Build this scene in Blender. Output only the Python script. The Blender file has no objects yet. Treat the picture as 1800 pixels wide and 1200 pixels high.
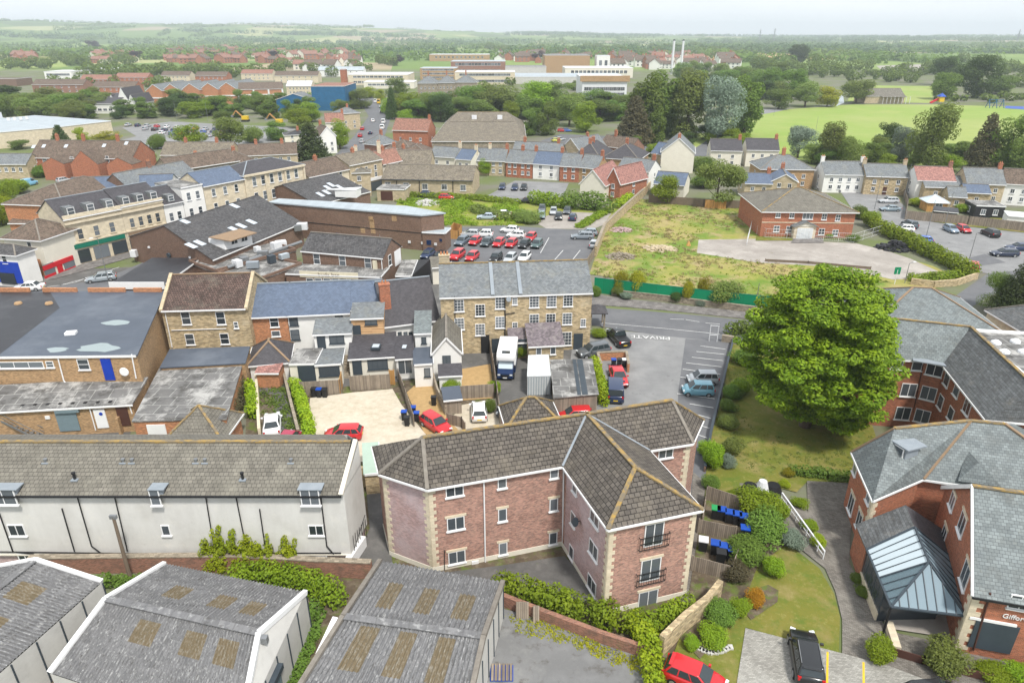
import bpy, math, random
import numpy as np
from mathutils import Vector, Matrix
R = math.radians
SC = bpy.context.scene
COL = SC.collection
# ------------------------------------------------------------------ camera
CAMH, FPX, PITCH = 38.0, 1200.0, R(24.2)
cam = bpy.data.cameras.new('camera'); camo = bpy.data.objects.new('camera', cam); COL.objects.link(camo)
cam.sensor_width = 36; cam.lens = 24.0; cam.clip_start = .5; cam.clip_end = 40000
camo.location = (0, 0, CAMH); camo.rotation_euler = (R(90) - PITCH, 0, 0); SC.camera = camo
# ------------------------------------------------------------------ sky, sun, exposure
SUN_EL, SUN_AZ = R(58), R(150)      # azimuth clockwise from +Y
w = bpy.data.worlds.new('World'); SC.world = w; w.use_nodes = True
nt = w.node_tree; nt.nodes.clear()
out = nt.nodes.new('ShaderNodeOutputWorld'); bg = nt.nodes.new('ShaderNodeBackground')
sky = nt.nodes.new('ShaderNodeTexSky'); sky.sky_type = 'NISHITA'; sky.sun_disc = False
sky.sun_elevation = SUN_EL; sky.sun_rotation = SUN_AZ; sky.dust_density = 3; sky.air_density = 1
mx = nt.nodes.new('ShaderNodeMix'); mx.data_type = 'RGBA'; mx.inputs[0].default_value = .86
nt.links.new(sky.outputs[0], mx.inputs[6]); tcw = nt.nodes.new('ShaderNodeTexCoord'); nzw = nt.nodes.new('ShaderNodeTexNoise'); nzw.inputs['Scale'].default_value = 3; nzw.inputs['Detail'].default_value = 5
mpw = nt.nodes.new('ShaderNodeMapping'); mpw.inputs[3].default_value = (1, 1, 7); nt.links.new(tcw.outputs['Generated'], mpw.inputs[0]); nt.links.new(mpw.outputs[0], nzw.inputs['Vector'])
clw = nt.nodes.new('ShaderNodeMix'); clw.data_type = 'RGBA'; nt.links.new(nzw.outputs[0], clw.inputs[0]); clw.inputs[6].default_value = (7.4, 8.0, 8.5, 1); clw.inputs[7].default_value = (9.7, 9.9, 10.2, 1); nt.links.new(clw.outputs[2], mx.inputs[7])   # overcast cloud
nt.links.new(mx.outputs[2], bg.inputs[0]); bg.inputs[1].default_value = .1
nt.links.new(bg.outputs[0], out.inputs[0])
sl = bpy.data.lights.new('sun', 'SUN'); sl.energy = 3.0; sl.angle = R(7); sl.color = (1, .965, .9)
so = bpy.data.objects.new('sun', sl); COL.objects.link(so)
sd = Vector((math.sin(SUN_AZ) * math.cos(SUN_EL), math.cos(SUN_AZ) * math.cos(SUN_EL), math.sin(SUN_EL)))
so.rotation_euler = sd.to_track_quat('Z', 'Y').to_euler(); so.location = (0, 0, 300)
SC.view_settings.view_transform = 'Standard'; SC.view_settings.look = 'None'
SC.view_settings.exposure = .48; SC.view_settings.gamma = 1
SC.render.engine = 'CYCLES'
try:
    SC.cycles.max_bounces = 5; SC.cycles.diffuse_bounces = 2; SC.cycles.transparent_max_bounces = 12
except Exception: pass
# ------------------------------------------------------------------ pixel helper (1800x1200 photograph coordinates)
CP, SP = math.cos(PITCH), math.sin(PITCH)
def ray(px, py):
    x = (px - 900) / FPX; y = (600 - py) / FPX
    return Vector((x, CP + y * SP, -SP + y * CP))
def G(px, py, z=0.0):
    d = ray(px, py); t = (z - CAMH) / d.z
    return Vector((d.x * t, d.y * t, z))
def G2(p, z=0.0):
    v = G(p[0], p[1], z); return (v.x, v.y)
def onplane(px, py, a, b):
    """the point of the vertical plane through world xy points a, b seen at this pixel"""
    d = ray(px, py); nx, ny = b[1] - a[1], -(b[0] - a[0])
    t = (a[0] * nx + a[1] * ny) / (d.x * nx + d.y * ny)
    return Vector((d.x * t, d.y * t, CAMH + d.z * t))
# ------------------------------------------------------------------ materials
MATS = {}
def newmat(name):
    m = bpy.data.materials.new(name); m.use_nodes = True; n = m.node_tree.nodes; n.clear()
    o = n.new('ShaderNodeOutputMaterial'); b = n.new('ShaderNodeBsdfPrincipled')
    m.node_tree.links.new(b.outputs[0], o.inputs[0]); MATS[name] = m
    return m, m.node_tree, b
def c4(c): return (c[0], c[1], c[2], 1)
def mixn(t, fac, a, b, typ='MIX'):
    m = t.nodes.new('ShaderNodeMix'); m.data_type = 'RGBA'; m.blend_type = typ
    for i, v in ((0, fac), (6, a), (7, b)):
        if isinstance(v, (tuple, list)): m.inputs[i].default_value = c4(v)
        elif isinstance(v, (int, float)): m.inputs[i].default_value = v
        else: t.links.new(v, m.inputs[i])
    return m.outputs[2]
def noise(t, co, scale, detail=4, rough=.6, stretch=None):
    n = t.nodes.new('ShaderNodeTexNoise'); n.inputs['Scale'].default_value = scale
    n.inputs['Detail'].default_value = detail; n.inputs['Roughness'].default_value = rough
    if stretch:
        mp = t.nodes.new('ShaderNodeMapping'); mp.inputs[3].default_value = stretch
        t.links.new(co, mp.inputs[0]); co = mp.outputs[0]
    t.links.new(co, n.inputs['Vector']); return n.outputs[0]
def ramp(t, v, lo, hi, a=0., b=1.):
    r = t.nodes.new('ShaderNodeMapRange'); r.inputs[1].default_value = lo; r.inputs[2].default_value = hi
    r.inputs[3].default_value = a; r.inputs[4].default_value = b
    t.links.new(v, r.inputs[0]); return r.outputs[0]
def M(name, c1, c2=None, scale=1.5, brick=None, mortar=(.3, .3, .3), blotch=(), rough=.85, bump=0, metal=0, spec=.3, stretch=None, vary=.35, objcol=False):
    """c1..c2 fine variation; brick=(width,height,mortar size) laid in metres on the UVs; blotch=[(colour,scale,lo,hi,amount)]"""
    m, t, b = newmat(name)
    tc = t.nodes.new('ShaderNodeTexCoord'); uv = tc.outputs['UV']
    c2 = c2 or tuple(x * .8 for x in c1)
    if objcol:
        oi = t.nodes.new('ShaderNodeObjectInfo'); c1o = oi.outputs['Color']
        base = mixn(t, ramp(t, noise(t, uv, scale), .3, .7), c1o, mixn(t, .5, c1o, c2))
    else:
        base = mixn(t, ramp(t, noise(t, uv, scale, 5, .65, stretch), .3, .7), c1, c2)
    hgt = None
    if brick:
        bt = t.nodes.new('ShaderNodeTexBrick'); t.links.new(uv, bt.inputs['Vector'])
        bt.inputs['Scale'].default_value = 1; bt.inputs['Mortar Size'].default_value = brick[2]
        bt.inputs['Brick Width'].default_value = brick[0]; bt.inputs['Row Height'].default_value = brick[1]
        bt.inputs['Mortar Smooth'].default_value = .2; bt.inputs['Bias'].default_value = 0
        bt.inputs['Color1'].default_value = (1 - vary,) * 3 + (1,); bt.inputs['Color2'].default_value = (1 + vary,) * 3 + (1,)
        bt.inputs['Mortar'].default_value = (1, 1, 1, 1)
        base = mixn(t, 1., base, bt.outputs['Color'], 'MULTIPLY')
        base = mixn(t, bt.outputs['Fac'], base, mortar)
        hgt = ramp(t, bt.outputs['Fac'], 0, 1, 1, 0)
    for (bc, bs, lo, hi, am) in blotch:
        base = mixn(t, ramp(t, noise(t, uv, bs, 6, .7), lo, hi, 0, am), base, bc)
    t.links.new(base, b.inputs['Base Color'])
    b.inputs['Roughness'].default_value = rough; b.inputs['Metallic'].default_value = metal
    b.inputs['Specular IOR Level'].default_value = spec
    if bump:
        bn = t.nodes.new('ShaderNodeBump'); bn.inputs['Strength'].default_value = min(1, bump); bn.inputs['Distance'].default_value = .03 * max(1, bump)
        if hgt is None: hgt = noise(t, uv, scale * 6)
        t.links.new(hgt, bn.inputs['Height']); t.links.new(bn.outputs[0], b.inputs['Normal'])
    return m
LICHEN = (.42, .24, .03)
# walls
M('brick_red', (.4, .125, .06), (.3, .09, .045), 2, (.225, .075, .008), (.38, .27, .2), [((.5, .2, .1), .5, .5, .7, .3)], bump=.3)
M('brick_flats', (.42, .215, .16), (.3, .145, .11), 3, (.225, .075, .009), (.42, .35, .3), [((.2, .1, .08), 1.2, .52, .68, .5), ((.5, .33, .25), .8, .55, .75, .4)], bump=.3, vary=.45)
M('brick_pale', (.42, .27, .25), (.36, .22, .2), 3, (.225, .075, .009), (.5, .42, .42), [((.55, .46, .48), .35, .4, .65, .6)], bump=.3, vary=.3)
M('brick_buff', (.42, .26, .13), (.34, .2, .095), 2, (.225, .075, .008), (.42, .33, .22), [((.2, .12, .06), .3, .55, .75, .4)], bump=.3)
M('brick_brown', (.21, .125, .085), (.15, .09, .065), 2, (.225, .075, .008), (.2, .15, .12), [((.25, .17, .13), .25, .5, .7, .35)], bump=.3)
M('brick_orange', (.5, .2, .08), (.38, .15, .07), 2, (.225, .075, .008), (.45, .32, .22), [((.3, .16, .09), .7, .5, .7, .5)], bump=.3)
M('brick_old', (.34, .14, .09), (.22, .1, .07), 2, (.23, .08, .012), (.3, .22, .17), [((.12, .09, .07), .6, .5, .7, .6), ((.1, .16, .05), .35, .58, .7, .4)], bump=.5)
M('stone_rubble', (.52, .42, .26), (.4, .3, .17), 2.5, (.4, .17, .014), (.42, .35, .25), [((.26, .2, .12), .8, .55, .72, .6), ((.6, .52, .38), .5, .55, .7, .5)], bump=.7, vary=.35)
M('stone_ashlar', (.5, .42, .29), (.42, .34, .22), 1.5, (.7, .3, .008), (.4, .33, .24), [((.25, .2, .14), .4, .55, .75, .5)], bump=.3, vary=.15)
M('stone_cream', (.66, .58, .44), (.56, .48, .35), 1.5, (.7, .3, .006), (.5, .43, .32), [((.4, .34, .25), .4, .58, .75, .4)], vary=.1)
M('stone_grey', (.36, .31, .24), (.25, .21, .16), 2.5, (.38, .18, .016), (.24, .2, .15), [((.14, .12, .09), .6, .5, .7, .6)], bump=.6, vary=.3)
M('render_white', (.8, .79, .76), (.72, .71, .68), .6, blotch=[((.5, .48, .44), .5, .6, .8, .25)], rough=.8)
M('render_cream', (.74, .7, .6), (.66, .62, .53), .6, blotch=[((.45, .42, .36), .35, .55, .8, .45)], rough=.85)
M('render_dirty', (.66, .65, .62), (.56, .55, .52), .4, blotch=[((.38, .36, .32), .25, .5, .8, .5), ((.75, .72, .65), .8, .55, .7, .35), ((.3, .28, .24), 1.5, .62, .8, .4)], rough=.9, stretch=(1.5, .3, 1))
M('concrete_panel', (.56, .55, .52), (.48, .47, .45), .8, blotch=[((.3, .29, .27), .5, .52, .8, .5)], rough=.9)
M('timber_clad', (.6, .38, .2), (.5, .3, .15), 1.2, (4, .15, .01), (.25, .15, .08))
# roofs
M('tile_flats', (.135, .118, .1), (.085, .074, .065), 1.2, (.42, .34, .025), (.02, .017, .015), [((.18, .155, .12), .5, .5, .7, .5), ((.23, .21, .15), 3, .62, .72, .5)], bump=1., vary=.24)
M('tile_block', (.2, .185, .155), (.13, .12, .1), .8, (.36, .32, .018), (.06, .055, .05), [((.26, .245, .2), .5, .5, .7, .5), ((.09, .085, .08), 2, .6, .75, .4)], bump=.7, vary=.14)
M('tile_brown', (.17, .125, .095), (.12, .09, .07), .8, (.3, .28, .02), (.05, .04, .035), [((.24, .19, .14), .6, .5, .7, .5)], bump=.7)
M('tile_darkbrown', (.13, .085, .07), (.09, .06, .05), .6, (.3, .3, .03), (.03, .022, .02), [((.16, .15, .12), .4, .5, .7, .55)], bump=.8)
M('tile_red', (.33, .17, .12), (.25, .13, .1), .8, (.3, .28, .02), (.12, .06, .05), [((.22, .13, .1), .5, .5, .7, .5)], bump=.5)
M('tile_pink', (.36, .18, .15), (.3, .15, .13), .8, (.3, .28, .02), (.15, .09, .08), bump=.4)
M('tile_charcoal', (.095, .092, .095), (.07, .068, .07), .8, (.33, .33, .02), (.025, .025, .025), [((.14, .13, .125), .4, .5, .7, .4)], bump=.6)
M('slate_blue', (.115, .15, .215), (.09, .118, .175), .8, (.3, .22, .008), (.05, .06, .08), [((.17, .19, .22), .4, .55, .75, .4)], rough=.6, bump=.4, vary=.15)
M('slate_dark', (.075, .07, .078), (.055, .052, .058), .8, (.3, .22, .01), (.035, .033, .036), [((.17, .17, .18), .35, .62, .7, .6)], rough=.6, bump=.4, vary=.18)
M('slate_grey', (.19, .205, .215), (.14, .152, .16), .8, (.3, .22, .01), (.07, .075, .08), [((.25, .24, .19), .5, .5, .72, .5), ((.1, .1, .1), 1.5, .6, .75, .5)], rough=.7, bump=.5, vary=.22)
M('slate_green', (.2, .225, .225), (.14, .16, .165), 1, (.32, .24, .012), (.07, .08, .085), [((.1, .105, .1), .45, .5, .7, .6), ((.28, .27, .22), 1.2, .6, .75, .4)], rough=.7, bump=.5, vary=.2)
M('slate_streak', (.16, .17, .175), (.08, .08, .08), 1.6, (.32, .24, .012), (.05, .05, .05), [((.27, .24, .2), .8, .55, .75, .4)], rough=.7, bump=.5, vary=.2, stretch=(.35, 2.5, 1))
M('slate_mauve', (.19, .16, .175), (.13, .11, .12), .8, (.3, .22, .01), (.07, .06, .065), [((.3, .27, .26), .8, .5, .65, .6)], bump=.4)
M('stone_tile', (.22, .19, .15), (.15, .13, .1), .8, (.35, .25, .018), (.07, .06, .05), [((.29, .25, .17), .5, .5, .7, .5)], bump=.6)
M('felt_blue', (.085, .1, .128), (.066, .08, .104), .3, (8, 1.0, .012), (.06, .08, .11), [((.17, .19, .22), .12, .5, .7, .5)], rough=.5, vary=.04)
M('green_felt', (.4, .5, .42), (.33, .42, .35), .6, rough=.8)
M('felt_black', (.035, .035, .04), (.022, .022, .026), .4, blotch=[((.08, .08, .085), .2, .5, .7, .7)], rough=.45)
M('felt_grey', (.17, .165, .16), (.11, .108, .105), .5, (1.8, 1.8, .05), (.3, .295, .28), [((.42, .41, .39), .32, .5, .62, .85), ((.06, .055, .05), .5, .52, .64, .8)], rough=.7, vary=.15)
M('lichen_ridge', (.42, .26, .05), (.24, .18, .1), 2.5, blotch=[((.17, .145, .11), 1.6, .42, .56, .95)], rough=.9, bump=.5)
M('ridge_grey', (.24, .22, .19), (.16, .14, .12), 2, rough=.9)
M('ridge_tan', (.3, .2, .12), (.22, .16, .11), 2, rough=.9)
M('corrugated', (.2, .198, .2), (.12, .12, .125), 1.2, (1.05, 2.3, .03), (.13, .13, .13), [((.36, .36, .355), 2.2, .54, .64, .8), ((.06, .055, .05), 1.3, .54, .66, .7)], rough=.95, vary=.2, stretch=(2.2, .5, 1))
M('corrugated_brown', (.17, .13, .08), (.11, .09, .055), 1.5, blotch=[((.26, .24, .2), 2.2, .5, .64, .8)], rough=.9, stretch=(3, .4, 1))
M('metal_white', (.72, .73, .74), (.62, .63, .65), .8, rough=.5, metal=0)
M('metal_roof', (.4, .45, .48), (.31, .35, .38), .3, (1.2, 30, .03), (.3, .33, .35), rough=.5, vary=.05)
# paints and small stuff
M('white_paint', (.82, .82, .82), (.74, .74, .74), 1, rough=.5)
M('cream_paint', (.72, .66, .5), None, 1, rough=.6)
M('blue_paint', (.01, .05, .42), None, 1, rough=.5)
M('blue_dark', (.01, .028, .09), None, 1, rough=.5)
M('blue_shed', (.02, .13, .27), (.015, .1, .21), .5, (30, .5, .03), (.01, .07, .15), rough=.6, vary=.05)
M('green_paint', (.0, .22, .1), (.0, .19, .085), .3, (2.4, 10, .02), (.0, .14, .06), rough=.6, vary=.08)
M('green_shop', (.01, .17, .11), None, 1, rough=.5)
M('red_paint', (.6, .02, .03), None, 1, rough=.5)
M('grey_door', (.05, .065, .08), None, 1, rough=.5)
M('steel_shutter', (.2, .27, .3), (.17, .23, .26), 1, (20, .1, .015), (.12, .16, .18), rough=.5, vary=.05)
M('brown_door', (.09, .04, .03), None, 1, rough=.6)
M('black_pipe', (.02, .02, .022), None, 1, rough=.5)
M('lead_flash', (.28, .31, .34), (.22, .25, .28), 1, rough=.6)
M('fence_wood', (.3, .25, .2), (.22, .18, .14), 1, (.15, 9, .012), (.1, .08, .06), vary=.25)
M('fence_orange', (.55, .3, .1), None, 1, (.15, 9, .012), (.2, .1, .04), vary=.2)
M('wood_pole', (.2, .15, .11), (.14, .11, .08), 1, rough=.9)
M('steel', (.3, .31, .32), None, 1, rough=.45, metal=.6)
M('terracotta', (.5, .22, .11), None, 2, rough=.9)
M('plastic_black', (.02, .02, .022), None, 1, rough=.45)
M('plastic_blue', (.01, .07, .4), None, 1, rough=.45)
M('plastic_green', (.02, .3, .09), None, 1, rough=.5)
M('tyre', (.015, .015, .015), None, 1, rough=.8)
M('rim', (.45, .46, .47), None, 1, rough=.35, metal=.6)
M('lamp_red', (.5, .01, .01), None, 1, rough=.25)
M('lamp_clear', (.75, .78, .8), None, 1, rough=.15)
M('plate_yellow', (.75, .5, .02), None, 1, rough=.5)
M('container_white', (.6, .62, .62), (.5, .52, .52), .5, blotch=[((.35, .25, .17), 1, .6, .7, .5)], rough=.6)
M('bark', (.12, .09, .065), (.08, .06, .045), 3, rough=.95)
M('objpaint', (.5, .5, .5), (.5, .5, .5), .3, rough=.8, objcol=True)
def glassmat(name, col, rough=.08, spec=.6, var=None):
    m, t, b = newmat(name)
    if var:
        oi = t.nodes.new('ShaderNodeObjectInfo')
        t.links.new(mixn(t, oi.outputs['Random'], col, var), b.inputs['Base Color'])
    else: b.inputs['Base Color'].default_value = c4(col)
    b.inputs['Roughness'].default_value = rough; b.inputs['Specular IOR Level'].default_value = spec
glassmat('glass', (.02, .028, .035), var=(.16, .18, .2))
glassmat('glass_white', (.62, .65, .66), .2)
glassmat('glass_car', (.03, .04, .045))
glassmat('glass_roof', (.17, .23, .27), .5, .15)
glassmat('glass_bright', (.5, .58, .62), .2, .6)
glassmat('skylight', (.5, .55, .6), .15, .6)
def paintmat():
    m, t, b = newmat('car_paint'); oi = t.nodes.new('ShaderNodeObjectInfo')
    t.links.new(oi.outputs['Color'], b.inputs['Base Color']); b.inputs['Roughness'].default_value = .28
    b.inputs['Coat Weight'].default_value = .5; b.inputs['Coat Roughness'].default_value = .05
paintmat()
def clearglass():
    m, t, b = newmat('glass_clear'); b.inputs['Base Color'].default_value = (.2, .28, .32, 1); b.inputs['Roughness'].default_value = .12
    tr = t.nodes.new('ShaderNodeBsdfTransparent'); mxs = t.nodes.new('ShaderNodeMixShader'); mxs.inputs[0].default_value = .5
    tr.inputs[0].default_value = (.75, .85, .88, 1)
    o = [n for n in t.nodes if n.type == 'OUTPUT_MATERIAL'][0]
    t.links.new(tr.outputs[0], mxs.inputs[1]); t.links.new(b.outputs[0], mxs.inputs[2]); t.links.new(mxs.outputs[0], o.inputs[0])
clearglass()
# leaves
def leafmat(name, a, b_, c=None):
    m, t, b = newmat(name)
    tc = t.nodes.new('ShaderNodeTexCoord'); oi = t.nodes.new('ShaderNodeObjectInfo'); ge = t.nodes.new('ShaderNodeNewGeometry')
    col = mixn(t, ramp(t, noise(t, tc.outputs['Object'], .5, 3), .35, .65), a, b_)
    col = mixn(t, ramp(t, ge.outputs['Random Per Island'], 0, 1, 0, .7), col, c or tuple(x * .55 for x in a))
    hs = t.nodes.new('ShaderNodeHueSaturation'); t.links.new(col, hs.inputs['Color'])
    t.links.new(ramp(t, oi.outputs['Random'], 0, 1, .75, 1.2), hs.inputs['Value'])
    t.links.new(ramp(t, oi.outputs['Random'], 0, 1, .485, .515), hs.inputs['Hue'])
    t.links.new(hs.outputs[0], b.inputs['Base Color']); b.inputs['Roughness'].default_value = .6
    b.inputs['Specular IOR Level'].default_value = .25
    tl = t.nodes.new('ShaderNodeBsdfTranslucent'); t.links.new(hs.outputs[0], tl.inputs[0])
    ms = t.nodes.new('ShaderNodeMixShader'); ms.inputs[0].default_value = .38
    o = [n for n in t.nodes if n.type == 'OUTPUT_MATERIAL'][0]
    t.links.new(b.outputs[0], ms.inputs[1]); t.links.new(tl.outputs[0], ms.inputs[2]); t.links.new(ms.outputs[0], o.inputs[0])
leafmat('leaf_mid', (.2, .3, .045), (.13, .21, .03))
leafmat('leaf_bright', (.31, .43, .02), (.19, .31, .02))
leafmat('leaf_lime', (.44, .54, .02), (.28, .42, .02))
leafmat('leaf_dark', (.1, .17, .035), (.07, .13, .03))
leafmat('leaf_olive', (.26, .33, .07), (.18, .25, .05))
leafmat('leaf_conifer', (.08, .12, .035), (.11, .12, .04))
leafmat('leaf_gold', (.42, .4, .02), (.3, .32, .02))
leafmat('leaf_silver', (.3, .37, .28), (.2, .27, .2))
leafmat('leaf_purple', (.05, .022, .03), (.035, .02, .026))
leafmat('leaf_orange', (.62, .33, .02), (.5, .28, .02))
leafmat('leaf_chestnut', (.36, .47, .02), (.2, .31, .015), (.045, .095, .008))
leafmat('leaf_straw', (.42, .34, .15), (.33, .26, .12))
leafmat('leaf_brown', (.17, .15, .07), (.12, .11, .06))
leafmat('leaf_far', (.13, .2, .07), (.09, .15, .055))
# ground materials use object coordinates (ground objects sit at the origin, so these are metres)
def ground(name, c1, c2, sc=.3, layers=(), rough=.95, bump=0, brick=None, mortar=None, rot=0):
    m, t, b = newmat(name); tc = t.nodes.new('ShaderNodeTexCoord'); co = tc.outputs['Object']
    base = mixn(t, ramp(t, noise(t, co, sc, 6, .65), .35, .65), c1, c2)
    if brick:
        mp = t.nodes.new('ShaderNodeMapping'); mp.inputs[2].default_value = (0, 0, rot); t.links.new(co, mp.inputs[0])
        bt = t.nodes.new('ShaderNodeTexBrick'); t.links.new(mp.outputs[0], bt.inputs['Vector']); bt.inputs['Scale'].default_value = 1
        bt.inputs['Brick Width'].default_value, bt.inputs['Row Height'].default_value, bt.inputs['Mortar Size'].default_value = brick
        bt.inputs['Color1'].default_value = (.75, .75, .75, 1); bt.inputs['Color2'].default_value = (1.2, 1.2, 1.2, 1); bt.inputs['Mortar'].default_value = (1, 1, 1, 1)
        base = mixn(t, 1., base, bt.outputs['Color'], 'MULTIPLY'); base = mixn(t, bt.outputs['Fac'], base, mortar)
    for (c, s, lo, hi, am) in layers: base = mixn(t, ramp(t, noise(t, co, s, 6, .7), lo, hi, 0, am), base, c)
    t.links.new(base, b.inputs['Base Color']); b.inputs['Roughness'].default_value = rough; b.inputs['Specular IOR Level'].default_value = .2
    if bump:
        bn = t.nodes.new('ShaderNodeBump'); bn.inputs['Strength'].default_value = bump; bn.inputs['Distance'].default_value = .05
        t.links.new(noise(t, co, 6, 4), bn.inputs['Height']); t.links.new(bn.outputs[0], b.inputs['Normal'])
    return m
ground('asphalt', (.15, .152, .16), (.12, .122, .13), .4, [((.17, .17, .175), .15, .5, .7, .6), ((.065, .065, .07), .6, .62, .75, .5)])
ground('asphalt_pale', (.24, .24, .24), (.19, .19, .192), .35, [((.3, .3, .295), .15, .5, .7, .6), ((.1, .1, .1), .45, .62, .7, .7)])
ground('asphalt_yard', (.13, .125, .12), (.085, .083, .08), .8, [((.2, .19, .18), .4, .5, .65, .7), ((.1, .13, .04), 1.2, .62, .72, .6), ((.02, .02, .02), .5, .68, .73, .9)])
ground('asphalt_yard2', (.2, .2, .2), (.15, .15, .15), .6, [((.28, .28, .27), .3, .5, .65, .7), ((.1, .09, .08), .7, .55, .66, .8), ((.015, .015, .015), .4, .68, .71, .9)])
ground('pavement', (.2, .185, .175), (.16, .15, .145), .5, brick=(.6, .6, .015), mortar=(.12, .11, .1))
ground('paving', (.2, .185, .165), (.155, .14, .125), .7, [((.27, .25, .22), .4, .5, .7, .5)], brick=(.24, .12, .012), mortar=(.1, .09, .075), rot=.5)
ground('paving_pale', (.33, .32, .29), (.27, .26, .235), .6, [((.42, .41, .38), .25, .5, .68, .7)], brick=(.22, .11, .01), mortar=(.19, .18, .16), rot=.1)
ground('concrete_slab', (.35, .32, .29), (.27, .245, .22), .25, [((.25, .22, .2), .4, .55, .7, .6), ((.5, .46, .42), .15, .5, .65, .5), ((.2, .2, .1), .8, .62, .75, .5)])
ground('gravel_cream', (.54, .48, .38), (.43, .37, .28), 1.5, [((.6, .55, .46), .25, .45, .65, .6), ((.38, .31, .22), .5, .6, .8, .5)], bump=.4)
ground('gravel_orange', (.45, .3, .14), (.36, .24, .11), 2, bump=.4)
ground('grass_dry', (.24, .25, .05), (.33, .27, .11), .12, [((.1, .19, .02), .1, .44, .58, .85), ((.36, .26, .16), .17, .52, .64, .85), ((.5, .4, .28), .7, .6, .75, .5), ((.12, .17, .03), 1.1, .6, .72, .6)], bump=.5)
ground('grass_scrub', (.17, .23, .03), (.26, .26, .05), .3, [((.3, .24, .13), .25, .5, .65, .7), ((.08, .14, .02), .9, .55, .7, .7)], bump=.6)
ground('lawn', (.12, .145, .02), (.18, .165, .035), .35, [((.085, .14, .02), .6, .5, .65, .7), ((.27, .21, .09), .25, .5, .66, .7), ((.3, .28, .1), 2.5, .55, .7, .5)], bump=.4)
ground('park_grass', (.24, .3, .08), (.29, .33, .11), .03, [((.19, .3, .045), .012, .45, .6, .6), ((.33, .36, .1), .05, .55, .7, .5)])
ground('soil', (.13, .1, .07), (.08, .06, .04), .8, [((.2, .17, .12), 1.5, .5, .65, .7), ((.1, .15, .02), .7, .5, .62, .8)], bump=.6)
ground('garden', (.14, .15, .07), (.2, .17, .12), .15, [((.08, .13, .03), .2, .5, .62, .8), ((.26, .24, .2), .3, .52, .62, .7)], bump=.3)
ground('line_white', (.7, .7, .68), (.5, .5, .5), 1.2)
ground('line_yellow', (.75, .5, .03), (.6, .4, .05), 1)
ground('water', (.25, .3, .3), (.28, .33, .34), .1, rough=.15)
def groundbase():
    m, t, b = newmat('countryside'); tc = t.nodes.new('ShaderNodeTexCoord'); co = tc.outputs['Object']
    town = mixn(t, ramp(t, noise(t, co, .05, 5), .4, .6), (.13, .16, .06), (.17, .165, .13))
    vo = t.nodes.new('ShaderNodeTexVoronoi'); vo.inputs['Scale'].default_value = .0042
    mp = t.nodes.new('ShaderNodeMapping'); mp.inputs[3].default_value = (1, .55, 1); t.links.new(co, mp.inputs[0])
    wob = noise(t, co, .003, 2); va = t.nodes.new('ShaderNodeVectorMath'); va.operation = 'MULTIPLY_ADD'
    t.links.new(mp.outputs[0], vo.inputs['Vector'])
    se = t.nodes.new('ShaderNodeSeparateColor'); t.links.new(vo.outputs['Color'], se.inputs[0])
    cr = t.nodes.new('ShaderNodeValToRGB'); cr.color_ramp.interpolation = 'CONSTANT'
    els = cr.color_ramp.elements
    els[0].position = 0; els[0].color = (.13, .2, .05, 1); els[1].position = .25; els[1].color = (.19, .26, .07, 1)
    for p, c in ((.45, (.1, .15, .045, 1)), (.6, (.33, .34, .15, 1)), (.72, (.15, .22, .06, 1)), (.88, (.34, .28, .18, 1))):
        e = els.new(p); e.color = c
    t.links.new(se.outputs[0], cr.inputs[0])
    sp = t.nodes.new('ShaderNodeSeparateXYZ'); t.links.new(co, sp.inputs[0])
    far = ramp(t, sp.outputs[1], 820, 900)
    t.links.new(mixn(t, far, town, cr.outputs[0]), b.inputs['Base Color']); b.inputs['Roughness'].default_value = 1; b.inputs['Specular IOR Level'].default_value = .1
groundbase()
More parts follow.
